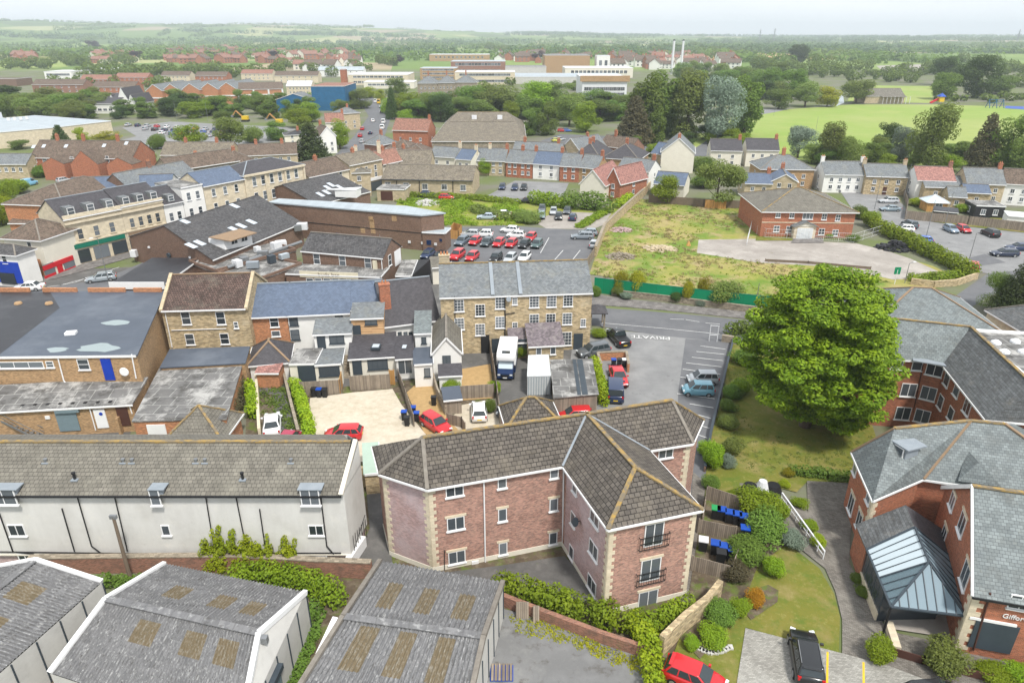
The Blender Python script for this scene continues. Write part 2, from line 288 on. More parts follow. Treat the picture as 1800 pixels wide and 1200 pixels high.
# ------------------------------------------------------------------ mesh collector
WM = {}                                     # world matrix of every parent we make
def mw(o): return WM.get(o.name, Matrix.Identity(4)) if o else Matrix.Identity(4)
def tag(o, label=None, cat=None, group=None, kind=None):
    if label: o['label'] = label
    if cat: o['category'] = cat
    if group: o['group'] = group
    if kind: o['kind'] = kind
    return o
def thing(name, label, cat, loc=(0, 0, 0), rz=0, group=None):
    o = bpy.data.objects.new(name, None); COL.objects.link(o); o.empty_display_size = .3
    o.location = loc; o.rotation_euler = (0, 0, rz)
    WM[o.name] = Matrix.Translation(Vector(loc)) @ Matrix.Rotation(rz, 4, 'Z')
    return tag(o, label, cat, group)
class MB:
    def __init__(s): s.v = []; s.f = []; s.m = []
    def face(s, pts, mi=0):
        n = len(s.v); s.v += [tuple(p) for p in pts]; s.f.append(list(range(n, n + len(pts)))); s.m.append(mi); return s
    def poly(s, vs, fs, mi=0):
        n = len(s.v); s.v += [tuple(p) for p in vs]
        for f in fs: s.f.append([n + i for i in f]); s.m.append(mi)
        return s
    def prism(s, plan, z0, z1, mi=0, top=True, bottom=False):
        k = len(plan); vs = [(p[0], p[1], z0) for p in plan] + [(p[0], p[1], z1) for p in plan]
        fs = [[i, (i + 1) % k, k + (i + 1) % k, k + i] for i in range(k)]
        if top: fs.append([k + i for i in range(k)])
        if bottom: fs.append(list(range(k))[::-1])
        return s.poly(vs, fs, mi)
    def box(s, c, d, rz=0, mi=0):
        """centre c, full size d"""
        X, Y, Z = d[0] / 2, d[1] / 2, d[2] / 2; cs, sn = math.cos(rz), math.sin(rz)
        vs = [(c[0] + x * cs - y * sn, c[1] + x * sn + y * cs, c[2] + z) for z in (-Z, Z) for x, y in ((-X, -Y), (X, -Y), (X, Y), (-X, Y))]
        return s.poly(vs, [[3, 2, 1, 0], [4, 5, 6, 7], [0, 1, 5, 4], [1, 2, 6, 5], [2, 3, 7, 6], [3, 0, 4, 7]], mi)
    def bar(s, a, b, w, h=None, mi=0):
        """box beam from a to b, width w, height h"""
        a, b = Vector(a), Vector(b); h = h or w; d = (b - a).normalized()
        up = Vector((0, 0, 1)) if abs(d.z) < .95 else Vector((0, 1, 0))
        x = d.cross(up).normalized() * w / 2; y = x.cross(d).normalized() * h / 2
        vs = [p + i * x + j * y for p in (a, b) for i, j in ((-1, -1), (1, -1), (1, 1), (-1, 1))]
        return s.poly(vs, [[0, 1, 2, 3], [7, 6, 5, 4], [0, 4, 5, 1], [1, 5, 6, 2], [2, 6, 7, 3], [3, 7, 4, 0]], mi)
    def tube(s, a, b, r0, r1=None, n=8, mi=0, cap=True):
        a, b = Vector(a), Vector(b); r1 = r0 if r1 is None else r1; d = (b - a).normalized()
        up = Vector((0, 0, 1)) if abs(d.z) < .95 else Vector((0, 1, 0))
        x = d.cross(up).normalized(); y = x.cross(d).normalized()
        vs = [p + (x * math.cos(t) + y * math.sin(t)) * r for p, r in ((a, r0), (b, r1)) for t in [2 * math.pi * i / n for i in range(n)]]
        fs = [[i, (i + 1) % n, n + (i + 1) % n, n + i][::-1] for i in range(n)]
        if cap: fs += [list(range(n))[::-1][::-1], [n + i for i in range(n)][::-1]]
        return s.poly(vs, fs, mi)
    def slab(s, vs, fs, th=.12, mi=0):
        """thick roof: faces plus the same faces th lower, closed round the border"""
        vs = [Vector(v) for v in vs]; k = len(vs)
        fs = [list(f) for f in fs]
        for f in fs:                                  # make every face point up
            nz = sum((vs[f[i]].x - vs[f[i - 1]].x) * (vs[f[i]].y + vs[f[i - 1]].y) for i in range(len(f)))
            if nz > 0: f.reverse()
        ed = {}
        for f in fs:
            for i in range(len(f)): ed[(f[i - 1], f[i])] = 1
        lo = [v - Vector((0, 0, th)) for v in vs]
        out = fs + [[k + i for i in f[::-1]] for f in fs]
        for (a, b) in ed:
            if (b, a) not in ed: out.append([a, k + a, k + b, b])
        return s.poly(vs + lo, out, mi)
    def build(s, name, mats, parent=None, smooth=False):
        me = bpy.data.meshes.new(name)
        inv = mw(parent).inverted()
        V = np.array(s.v, dtype=np.float64).reshape(-1, 3)
        me.from_pydata([tuple(inv @ Vector(v)) for v in s.v] if parent else s.v, [], s.f)
        uvl = me.uv_layers.new(name='UVMap'); data = np.zeros(len(me.loops) * 2, dtype=np.float32); k = 0
        for f in s.f:
            P = V[f]; n = np.zeros(3)
            for i in range(len(f)):
                a, b = P[i - 1], P[i]; n += np.cross(a, b)
            ln = np.linalg.norm(n); n = n / ln if ln > 1e-12 else np.array([0, 0, 1.])
            if abs(n[2]) > .995: ux, vy = np.array([1., 0, 0]), np.array([0, 1., 0])
            else:
                ux = np.cross([0, 0, 1.], n); ux /= np.linalg.norm(ux); vy = np.cross(n, ux)
            for p in P: data[k] = p @ ux; data[k + 1] = p @ vy; k += 2
        uvl.data.foreach_set('uv', data)
        if isinstance(mats, str): mats = [mats]
        for m in mats: me.materials.append(MATS[m])
        if len(mats) > 1: me.polygons.foreach_set('material_index', s.m)
        if smooth: me.polygons.foreach_set('use_smooth', [True] * len(me.polygons))
        me.update()
        o = bpy.data.objects.new(name, me); COL.objects.link(o)
        if parent: o.parent = parent; WM[o.name] = mw(parent)
        return o
def copy_tree(o, parent=None, M4=None):
    c = o.copy(); COL.objects.link(c); c.parent = parent
    if M4 is not None: c.matrix_basis = M4; WM[c.name] = M4
    for ch in KIDS.get(o.name, []):
        copy_tree(ch, c)
    return c
KIDS = {}
def kids(root):
    """remember the children of a prototype so copying needs no scene search"""
    for o in COL.objects:
        if o.parent: KIDS.setdefault(o.parent.name, [])
    KIDS[root.name] = [o for o in COL.objects if o.parent == root]
    for k in KIDS[root.name]: KIDS[k.name] = [o for o in COL.objects if o.parent == k]
PN = [0]
def patch(name, pts, mat, z=.004, kind='structure', px=True, label=None, cat=None):
    PN[0] += 1; z += PN[0] * .0011
    P = [G2(p) if px else p for p in pts]
    a = sum(P[i - 1][0] * P[i][1] - P[i][0] * P[i - 1][1] for i in range(len(P)))
    if a < 0: P = P[::-1]
    m = MB(); m.face([(x, y, z) for x, y in P]); o = m.build(name, mat)
    if kind: o['kind'] = kind
    if label: tag(o, label, cat)
    return o
def plus(parent, child_mb, name, mats, smooth=False): return child_mb.build(name, mats, parent, smooth)
# ------------------------------------------------------------------ windows
WC = {}
def win(b, pos, nrm, w, h, style='c2', frame='white_paint', glass='glass', sill=True, name='window', head=None):
    """window part (frame) with a pane sub-part, on a wall at world pos, outward normal nrm"""
    key = (round(w, 2), round(h, 2), style, frame, glass, sill, name, head)
    if key not in WC:
        f = MB(); t = .07; d = .09
        W, H2 = w / 2, h / 2
        f.box((0, -.02, H2 - t / 2), (w, d, t)); f.box((0, -.02, -H2 + t / 2), (w, d, t))
        f.box((-W + t / 2, -.022, 0), (t, d, h - 2 * t)); f.box((W - t / 2, -.022, 0), (t, d, h - 2 * t))
        nx, nz = {'c1': (1, 1), 'c2': (2, 1), 'c3': (3, 1), 'c4': (4, 1), 's': (1, 2), 'g': (3, 4), 'g2': (2, 4), 'g6': (2, 3), 's2': (2, 2), 'd2': (2, 1), 't': (2, 1)}[style]
        q = .06 if style[0] != 'g' else .035
        for i in range(1, nx): f.box((-W + w * i / nx, -.024, 0), (q, d - .01, h - 2 * t))
        for i in range(1, nz): f.box((0, -.026, -H2 + h * i / nz), (w - 2 * t, d - .012, q))
        if sill: f.box((0, -.06, -H2 - .05), (w + .16, .2, .09))
        if head: f.box((0, -.03, H2 + .1), (w + .3, .1, .2), mi=1)
        me = [frame] + ([head] if head else [])
        o = f.build(name, me); p = MB().box((0, -.025, 0), (w - .1, .05, h - .1)).build('pane', glass); p.parent = o
        WC[key] = (o.data, p.data); bpy.data.objects.remove(p); bpy.data.objects.remove(o)
    fo = bpy.data.objects.new(name, WC[key][0]); po = bpy.data.objects.new('pane', WC[key][1])
    COL.objects.link(fo); COL.objects.link(po); po.parent = fo; fo.parent = b
    rz = math.atan2(nrm[1], nrm[0]) + math.pi / 2
    fo.matrix_local = mw(b).inverted() @ Matrix.Translation(Vector(pos)) @ Matrix.Rotation(rz, 4, 'Z')
    return fo
class Bld:
    def __init__(s, name, label, cat, plan, z0=0, group=None):
        s.plan = [tuple(p[:2]) for p in plan]; a, b = s.plan[0], s.plan[1]
        a2 = sum(s.plan[i - 1][0] * s.plan[i][1] - s.plan[i][0] * s.plan[i - 1][1] for i in range(len(s.plan)))
        s.ccw = a2 > 0
        rz = math.atan2(b[1] - a[1], b[0] - a[0])
        s.root = thing(name, label, cat, (a[0], a[1], z0), rz, group); s.z0 = z0
    def nrm(s, i):
        a, b = s.plan[i], s.plan[(i + 1) % len(s.plan)]; v = Vector((b[1] - a[1], a[0] - b[0], 0)).normalized()
        return v if s.ccw else -v
    def wp(s, i, pts, w=1.2, h=1.2, style='c2', **k):
        """windows on wall i at photo pixels"""
        a, b = s.plan[i], s.plan[(i + 1) % len(s.plan)]; n = s.nrm(i)
        for p in pts:
            P = onplane(p[0], p[1], a, b); win(s.root, P + n * .004, n, p[2] if len(p) > 2 else w, p[3] if len(p) > 3 else h, p[4] if len(p) > 4 else style, **k)
    def wg(s, i, zs, n, w=1., h=1.2, style='c2', m=.08, **k):
        a, b = Vector(s.plan[i]), Vector(s.plan[(i + 1) % len(s.plan)]); nn = s.nrm(i)
        for z in zs:
            for j in range(n):
                q = a.lerp(b, m + (1 - 2 * m) * (j + .5) / n); win(s.root, Vector((q.x, q.y, s.z0 + z)) + nn * .004, nn, w, h, style, **k)
    def panel(s, i, px, py, w, h, mat, name, d=.1, label=None, base=False):
        """flat panel such as a door or sign centred on a pixel of wall i"""
        a, b = s.plan[i], s.plan[(i + 1) % len(s.plan)]; P = onplane(px, py, a, b); n = s.nrm(i)
        if base: P.z = s.z0 + h / 2
        m = MB().box((P + n * d / 2)[:], (w, d, h), math.atan2(n.y, n.x) + math.pi / 2)
        o = m.build(name, mat, s.root)
        if label: o['label'] = label
        return o
    def wallpt(s, i, t, z, off=0):
        a, b = Vector(s.plan[i]), Vector(s.plan[(i + 1) % len(s.plan)]); q = a.lerp(b, t); n = s.nrm(i)
        return Vector((q.x, q.y, z)) + n * off
    def pipe(s, pts, i=0, r=.055, mat='black_pipe', name='drainpipe'):
        a, b = s.plan[i], s.plan[(i + 1) % len(s.plan)]; n = s.nrm(i); m = MB()
        q = [onplane(x, y, a, b) + n * .09 for x, y in pts]
        for u, v in zip(q, q[1:]): m.tube(u, v, r, n=6)
        return m.build(name, mat, s.root)
    def part(s, name, mb, mats, label=None, smooth=False):
        o = mb.build(name, mats, s.root, smooth)
        if label: o['label'] = label
        return o
def rect(a, b, z, depth):
    A, B = G(a[0], a[1], z), G(b[0], b[1], z); d = (B - A).to_2d().normalized(); n = Vector((-d.y, d.x)) * depth
    return [(A.x, A.y), (B.x, B.y), (B.x + n.x, B.y + n.y), (A.x + n.x, A.y + n.y)]
def chim(b, P, z, h=1.4, w=.9, d=.6, mat='brick_red', pots=2, rz=None):
    rz = b.root.rotation_euler.z if rz is None else rz
    m = MB().box((P[0], P[1], z + h / 2 - .5), (w, d, h + 1), rz); m.box((P[0], P[1], z + h + .06), (w + .14, d + .14, .12), rz)
    c = m.build('chimney', mat, b.root); WM[c.name] = mw(b.root)
    if pots:
        q = MB()
        for k in range(pots):
            o = (k - (pots - 1) / 2) * .42; x, y = P[0] + o * math.cos(rz), P[1] + o * math.sin(rz)
            q.tube((x, y, z + h + .1), (x, y, z + h + .55), .13, .1, 8)
        q.build('chimney_pots', 'terracotta', c)
def house(name, label, a, b, ze, depth, zr, roof='gable', wall='render_white', tile='slate_grey', cat='house', trim='white_paint', ridge='ridge_grey',
          ov=.3, wz=None, wn=3, wstyle='c2', ww=1., wh=1.2, sides=True, chims=(), pots=2, cmat='brick_red', group=None, plan=None, z0=0, door=None, par=0, backwin=True):
    """rectangular building; front wall A-B given by its eave pixels at height ze"""
    plan = plan or rect(a, b, ze, depth)
    B = Bld(name, label, cat, plan, z0, group); A0, B0, C0, D0 = [Vector((p[0], p[1], 0)) for p in plan]
    fx = (B0 - A0).normalized(); fy = (D0 - A0).normalized(); L = (B0 - A0).length; D = (D0 - A0).length
    def at(u, v, z): q = A0 + fx * u + fy * v; return Vector((q.x, q.y, z))
    m = MB(); m.prism(plan, z0, ze, top=(roof == 'flat'))
    rf = MB(); cap = MB(); gut = MB(); hx = D / 2
    if roof == 'gable':
        for u in (0, L): m.face([at(u, 0, ze), at(u, D, ze), at(u, D / 2, zr)] if u else [at(0, D, ze), at(0, 0, ze), at(0, D / 2, zr)])
        s = (zr - ze) / (D / 2); e = ov * s; k = .04 if not par else -.15
        o2 = .12 if not par else -.1
        rf.slab([at(-o2, -ov, ze - e + .13), at(L + o2, -ov, ze - e + .13), at(L + o2, D / 2, zr + .13), at(-o2, D / 2, zr + .13), at(L + o2, D + ov, ze - e + .13), at(-o2, D + ov, ze - e + .13)], [[0, 1, 2, 3], [3, 2, 4, 5]])
        cap.bar(at(-o2, D / 2, zr + .17), at(L + o2, D / 2, zr + .17), .26, .12); ra, rb = at(0, D / 2, zr), at(L, D / 2, zr)
        gut.bar(at(-o2, -ov - .05, ze - e + .02), at(L + o2, -ov - .05, ze - e + .02), .12, .16); gut.bar(at(-o2, D + ov + .05, ze - e + .02), at(L + o2, D + ov + .05, ze - e + .02), .12, .16)
        if par:
            cp = MB()
            for u in (.05, L - .05):
                cp.slab([at(u - .2, -.3, ze + .1), at(u + .2, -.3, ze + .1), at(u + .2, D / 2, zr + .38), at(u - .2, D / 2, zr + .38), at(u + .2, D + .3, ze + .1), at(u - .2, D + .3, ze + .1)], [[0, 1, 2, 3], [3, 2, 4, 5]], .3)
            B.part('gable_coping', cp, 'stone_ashlar')
    elif roof == 'gablex':
        for v in (0, D): m.face([at(0, v, ze), at(L, v, ze), at(L / 2, v, zr)] if not v else [at(L, v, ze), at(0, v, ze), at(L / 2, v, zr)])
        s = (zr - ze) / (L / 2); e = ov * s
        rf.slab([at(-ov, -.15, ze - e + .13), at(L / 2, -.15, zr + .13), at(L / 2, D + .15, zr + .13), at(-ov, D + .15, ze - e + .13), at(L + ov, -.15, ze - e + .13), at(L + ov, D + .15, ze - e + .13)], [[0, 1, 2, 3], [1, 4, 5, 2]])
        cap.bar(at(L / 2, -.15, zr + .17), at(L / 2, D + .15, zr + .17), .26, .12); ra, rb = at(L / 2, 0, zr), at(L / 2, D, zr)
        for u in (-ov - .05, L + ov + .05): gut.bar(at(u, -.15, ze - e + .02), at(u, D + .15, ze - e + .02), .12, .16)
        for sg in (-1, 1): gut.bar(at(L / 2 + sg * (L / 2 + ov), -.18, ze - e + .06), at(L / 2, -.18, zr + .06), .06, .2)
    elif roof == 'hip':
        q = min(L, D) / 2; e = ov * (zr - ze) / q
        c = [at(-ov, -ov, ze - e + .13), at(L + ov, -ov, ze - e + .13), at(L + ov, D + ov, ze - e + .13), at(-ov, D + ov, ze - e + .13)]
        if L >= D: r = [at(q, D / 2, zr + .13), at(L - q, D / 2, zr + .13)]; fs = [[0, 1, 5, 4], [1, 2, 5], [2, 3, 4, 5], [3, 0, 4]]
        else: r = [at(L / 2, q, zr + .13), at(L / 2, D - q, zr + .13)]; fs = [[0, 1, 4], [1, 2, 5, 4], [2, 3, 5], [3, 0, 4, 5]]
        if L >= D: hips = [(0, 4), (1, 5), (2, 5), (3, 4), (4, 5)]
        else: hips = [(0, 4), (1, 4), (2, 5), (3, 5), (4, 5)]
        V6 = c + r
        if (r[0] - r[1]).length < .3: V6[5] = V6[4]; fs = [[0, 1, 4], [1, 2, 4], [2, 3, 4], [3, 0, 4]]; hips = hips[:4]; hips = [(i, 4) for i in range(4)]
        rf.slab(V6, fs); ra, rb = r[0] - Vector((0, 0, .13)), r[1] - Vector((0, 0, .13))
        for i, j in hips: cap.bar(V6[i] + Vector((0, 0, .04)), V6[j] + Vector((0, 0, .04)), .24, .1)
        for i in range(4): gut.bar(c[i] - Vector((0, 0, .1)), c[(i + 1) % 4] - Vector((0, 0, .1)), .14, .16)
    elif roof == 'mono':       # low at the front, high at the back
        m.v = []; m.f = []; m.m = []
        m.poly([at(0, 0, z0), at(L, 0, z0), at(L, D, z0), at(0, D, z0), at(0, 0, ze), at(L, 0, ze), at(L, D, zr), at(0, D, zr)], [[0, 1, 5, 4], [1, 2, 6, 5], [2, 3, 7, 6], [3, 0, 4, 7]])
        rf.slab([at(-.12, -ov, ze + .13 - ov * (zr - ze) / D), at(L + .12, -ov, ze + .13 - ov * (zr - ze) / D), at(L + .12, D + .05, zr + .13), at(-.12, D + .05, zr + .13)], [[0, 1, 2, 3]])
        gut.bar(at(-.12, -ov - .05, ze - .05), at(L + .12, -ov - .05, ze - .05), .12, .16); ra, rb = at(0, D, zr), at(L, D, zr)
    else:                      # flat with a low parapet
        rf.prism([at(-.1, -.1, 0)[:2], at(L + .1, -.1, 0)[:2], at(L + .1, D + .1, 0)[:2], at(-.1, D + .1, 0)[:2]], ze + .004, ze + .14)
        if par:
            for (u0, v0, u1, v1) in ((0, 0, L, 0), (L, 0, L, D), (L, D, 0, D), (0, D, 0, 0)): gut.bar(at(u0, v0, ze + .14 + par / 2), at(u1, v1, ze + .14 + par / 2), .25, par)
        else:
            for (u0, v0, u1, v1) in ((0, -.14, L, -.14), (L + .14, 0, L + .14, D)): gut.bar(at(u0, v0, ze + .06), at(u1, v1, ze + .06), .07, .22)
        ra, rb = at(0, D / 2, ze), at(L, D / 2, ze)
    B.part('wall', m, wall); r_ = B.part('roof', rf, tile)
    if cap.v: B.part('ridge_tiles', cap, ridge)
    if gut.v: B.part('gutter', gut, trim)
    if wz:
        B.wg(0, wz, wn, ww, wh, wstyle)
        if sides:
            ns = max(1, int(wn * D / L * .6)); B.wg(1, wz, ns, ww, wh, wstyle); B.wg(3, wz, ns, ww, wh, wstyle)
        if backwin: pass
    if door:
        a_, b_ = plan[0], plan[1]; q = Vector(a_).lerp(Vector(b_), door[0]); n = B.nrm(0)
        B.part('door', MB().box((q.x + n.x * .03, q.y + n.y * .03, z0 + 1.05), (.95, .1, 2.1), B.root.rotation_euler.z), door[1])
    for cdef in chims:
        t = cdef[0]; P = ra.lerp(rb, t)
        if len(cdef) > 2: P = P + fy * cdef[2]
        chim(B, P, P.z - (.3 if len(cdef) < 3 else abs(cdef[2]) * .6), cdef[1], mat=cmat, pots=pots)
    B.at = at; B.L = L; B.D = D
    return B
def roofbox(B, u, v, z, w, d, h, mat, name, rz=None):
    P = B.at(u, v, z); B.part(name, MB().box((P.x, P.y, z + h / 2), (w, d, h), B.root.rotation_euler.z), mat)
def skyl(B, pts, w=.6, h=.9, mat='skylight', ze=0, zr=0, D=None, th=.06, name='skylight', side=0):
    """rooflights on the front slope at pixels"""
    fx = (B.at(1, 0, 0) - B.at(0, 0, 0)); n = Vector((-fx.y, fx.x)); D = (D or B.D) * abs(n.dot((B.at(0, 1, 0) - B.at(0, 0, 0)).to_2d())); s = (zr - ze) / (D / 2); a = Vector(B.plan[0])
    for (px, py) in pts:
        d = ray(px, py)       # z = ze + s*v
        v_c = -(a.x * n.x + a.y * n.y); k = d.x * n.x + d.y * n.y
        t = (ze + .13 + s * v_c - CAMH) / (d.z - s * k); P = Vector((d.x * t, d.y * t, CAMH + d.z * t))
        up = Vector((n.x, n.y, s)).normalized(); nn = fx.cross(up).normalized()
        if nn.z < 0: nn = -nn
        c = [P + fx * (i * w / 2) + up * (j * h / 2) for i, j in ((-1, -1), (1, -1), (1, 1), (-1, 1))]
        m = MB(); hi = [q + nn * th for q in c]; lo = [q + nn * .01 for q in c]
        m.poly(lo + hi, [[4, 5, 6, 7], [0, 1, 5, 4], [1, 2, 6, 5], [2, 3, 7, 6], [3, 0, 4, 7]])
        B.part(name, m, mat)
def text(root, s, pos, nrm, size, mat, th=.02, name='lettering', flat=None):
    cu = bpy.data.curves.new(name, 'FONT'); cu.body = s; cu.size = size; cu.extrude = th; cu.align_x = 'CENTER'; cu.align_y = 'CENTER'
    o = bpy.data.objects.new(name, cu); COL.objects.link(o)
    dg = bpy.context.evaluated_depsgraph_get(); me = bpy.data.meshes.new_from_object(o.evaluated_get(dg)); bpy.data.objects.remove(o)
    me.materials.clear(); me.materials.append(MATS[mat]); o = bpy.data.objects.new(name, me); COL.objects.link(o)
    if flat is None:
        rz = math.atan2(nrm[1], nrm[0]) + math.pi / 2; Wm = Matrix.Translation(Vector(pos)) @ Matrix.Rotation(rz, 4, 'Z') @ Matrix.Rotation(R(90), 4, 'X')
    else: Wm = Matrix.Translation(Vector(pos)) @ Matrix.Rotation(flat, 4, 'Z')
    if root: o.parent = root
    o.matrix_local = mw(root).inverted() @ Wm
    return o
# ------------------------------------------------------------------ foliage
def leafmesh(name, blobs, n, size, mat, seed=1, droop=.0, trunk=None, flat=0.5, lod=1):
    """blobs: (x,y,z,rx,ry,rz); n small quads through the outer shell of the blobs"""
    rg = np.random.default_rng(seed); bl = np.array(blobs, dtype=float)
    area = (bl[:, 3] * bl[:, 4] + bl[:, 4] * bl[:, 5] + bl[:, 3] * bl[:, 5]); pr = area / area.sum()
    idx = rg.choice(len(bl), n, p=pr); b = bl[idx]
    d = rg.normal(size=(n, 3)); d /= np.linalg.norm(d, axis=1)[:, None]
    r = rg.uniform(.72, 1.04, n)[:, None]
    c = b[:, :3] + d * b[:, 3:6] * r
    nr = d / np.maximum(b[:, 3:6], .01); nr /= np.linalg.norm(nr, axis=1)[:, None]
    nr = nr * .8 + rg.normal(size=(n, 3)) * .45 + np.array([0, 0, flat]); nr /= np.linalg.norm(nr, axis=1)[:, None]
    t = np.cross(nr, rg.normal(size=(n, 3))); t /= np.linalg.norm(t, axis=1)[:, None]; u = np.cross(nr, t)
    s = size * rg.uniform(.6, 1.35, n)[:, None]
    q = np.stack([c - t * s, c - u * s * .6, c + t * s, c + u * s * .6], axis=1).reshape(-1, 3)
    me = bpy.data.meshes.new(name); me.vertices.add(4 * n); me.vertices.foreach_set('co', q.ravel())
    me.loops.add(4 * n); me.loops.foreach_set('vertex_index', np.arange(4 * n, dtype=np.int32))
    me.polygons.add(n); me.polygons.foreach_set('loop_start', np.arange(0, 4 * n, 4, dtype=np.int32)); me.polygons.foreach_set('loop_total', np.full(n, 4, dtype=np.int32))
    me.materials.append(MATS[mat]); me.update(calc_edges=True); me.validate()
    return me
def crown_blobs(rg, kind, k=16):
    """unit tree: height 1, blobs in a crown of about radius .42"""
    B = []
    if kind == 'round':
        for i in range(k):
            a = rg.uniform(0, 6.28); z = rg.uniform(.14, .86); rr = .33 * math.sqrt(max(0, 1 - ((z - .5) / .42) ** 2)) * rg.uniform(.35, 1.0)
            s = rg.uniform(.14, .22); B.append((math.cos(a) * rr, math.sin(a) * rr, z, s, s, s * .8))
    elif kind == 'tall':
        for i in range(k):
            a = rg.uniform(0, 6.28); z = rg.uniform(.12, .9); rr = .18 * math.sqrt(max(0, 1 - ((z - .5) / .52) ** 2)) * rg.uniform(.4, 1.1)
            s = rg.uniform(.09, .15); B.append((math.cos(a) * rr, math.sin(a) * rr, z, s, s, s * 1.2))
    elif kind == 'cone':
        for i in range(k * 2):
            z = .1 + .85 * (i / (k * 2)); rr = .24 * (1 - z) + .01; a = i * 2.4
            s = .05 + .1 * (1 - z); B.append((math.cos(a) * rr, math.sin(a) * rr, z, s * 1.15, s * 1.15, s * .7))
    elif kind == 'wide':
        for i in range(k):
            a = rg.uniform(0, 6.28); z = rg.uniform(.24, .82); rr = .46 * math.sqrt(max(0, 1 - ((z - .45) / .48) ** 2)) * rg.uniform(.4, 1)
            s = rg.uniform(.12, .2); B.append((math.cos(a) * rr, math.sin(a) * rr, z, s, s, s * .75))
    elif kind == 'bush':
        for i in range(k):
            a = rg.uniform(0, 6.28); z = rg.uniform(.3, .68); rr = rg.uniform(0, .32)
            s = rg.uniform(.22, .33); B.append((math.cos(a) * rr, math.sin(a) * rr, z, s, s, s * .95))
    return B
def trunkmesh(name, rg, kind):
    m = MB(); h = {'round': .62, 'tall': .8, 'cone': .95, 'wide': .6, 'bush': .4}[kind]
    p = Vector((0, 0, -.02)); r = .03
    for k in range(4):
        q = Vector((rg.uniform(-.02, .02), rg.uniform(-.02, .02), h * (k + 1) / 4)); m.tube(p, q, r, r * .78, 7, cap=False); r *= .78
        if k:
            for j in range(3):
                a = rg.uniform(0, 6.28); L = .3 * (1 - k * .15) * (.5 if kind in ('tall', 'cone') else 1); m.tube(p, p + Vector((math.cos(a) * L, math.sin(a) * L, L * .7)), r * .5, r * .15, 5, cap=False)
        p = q
    return m
TP = {}
def tree(kind, mat, label, px, py, h, wd=None, name=None, cat='tree', lod=1, group=None, seed=None, z=0, pos=None):
    """one tree: trunk + crown children, standing at ground pixel px, py; h metres high, wd metres wide"""
    var = {1: 3, 0: 2, 2: 2}[lod]; v = (seed if seed is not None else int(px * 7 + py * 13)) % var
    key = (kind, mat, lod, v)
    if key not in TP:
        rg = random.Random(hash((kind, mat, v)) % 9999 if False else sum(map(ord, kind + mat)) * 31 + v)
        B = crown_blobs(rg, kind, {0: 12, 1: 22, 2: 34}[lod]); n = {0: 1500, 1: 9000, 2: 18000}[lod]
        me = leafmesh('crown', B, n, {0: .034, 1: .0185, 2: .0115}[lod] * (1.5 if kind == 'bush' else 1), mat, seed=v + 5 + len(mat))
        tm = trunkmesh('trunk', rg, kind).build('trunk', 'bark'); tme = tm.data; bpy.data.objects.remove(tm); TP[key] = (me, tme)
    me, tme = TP[key]; P = G(px, py) if pos is None else Vector((pos[0], pos[1], 0))
    dw = {'round': .86, 'tall': .5, 'cone': .6, 'wide': 1.2, 'bush': 1.15}[kind]; wd = wd or h * dw * .95
    rz = random.Random(px * 3.1 + py).uniform(0, 6.28)
    name = name or {'cone': 'conifer_tree', 'bush': 'bush'}.get(kind, 'broadleaf_tree')
    r = thing(name, label, cat, (P.x, P.y, z), rz, group)
    r.scale = (wd / dw, wd / dw, h)
    for nm, d in (('crown', me), ('trunk', tme)):
        if nm == 'trunk' and kind == 'bush' and lod == 1 and h < 2: continue
        o = bpy.data.objects.new(nm, d); COL.objects.link(o); o.parent = r
    return r
def bush(mat, label, px, py, h, wd=None, name='bush', cat='bush', group=None, lod=1, **k):
    return tree('bush', mat, label, px, py, h, wd or h * 1.1, name, cat, lod, group, **k)
def hedge(label, pts, w, h, mat, name='hedge', n=None, size=.13, px=True, cat='hedge', z0=0, seed=3, core=True):
    P = [G(p[0], p[1], 0) if px else Vector((p[0], p[1], 0)) for p in pts]; B = []; rg = random.Random(seed)
    for a, b in zip(P, P[1:]):
        L = (b - a).length; k = max(1, int(L / (w * .45)))
        for i in range(k + 1):
            q = a.lerp(b, i / k); s = w / 2
            for zz in ([h * .3, h * .72] if h > w * .9 else [h * .5]):
                B.append((q.x + rg.uniform(-.1, .1) * w, q.y + rg.uniform(-.1, .1) * w, z0 + zz, s * rg.uniform(.9, 1.15), s * rg.uniform(.9, 1.15), (h * .36 if h > w * .9 else h * .55) * rg.uniform(.9, 1.12)))
    tot = sum((b - a).length for a, b in zip(P, P[1:]))
    r = thing(name, label, cat, (P[0].x, P[0].y, z0))
    B = [(b[0] - P[0].x, b[1] - P[0].y, b[2] - z0) + b[3:] for b in B]
    me = leafmesh('foliage', B, n or int(min(60000, tot * (w + 2 * h) * 1.6 / (size * size))), size, mat, seed)
    o = bpy.data.objects.new('foliage', me); COL.objects.link(o); o.parent = r
    st = MB()
    for a, b in zip(P, P[1:]):
        k = max(1, int((b - a).length / 1.5))
        for i in range(k + 1): q = a.lerp(b, i / k); st.tube((q.x, q.y, z0), (q.x, q.y, z0 + h * .6), .04, .02, 5)
    st.build('stem', 'bark', r)
    return r
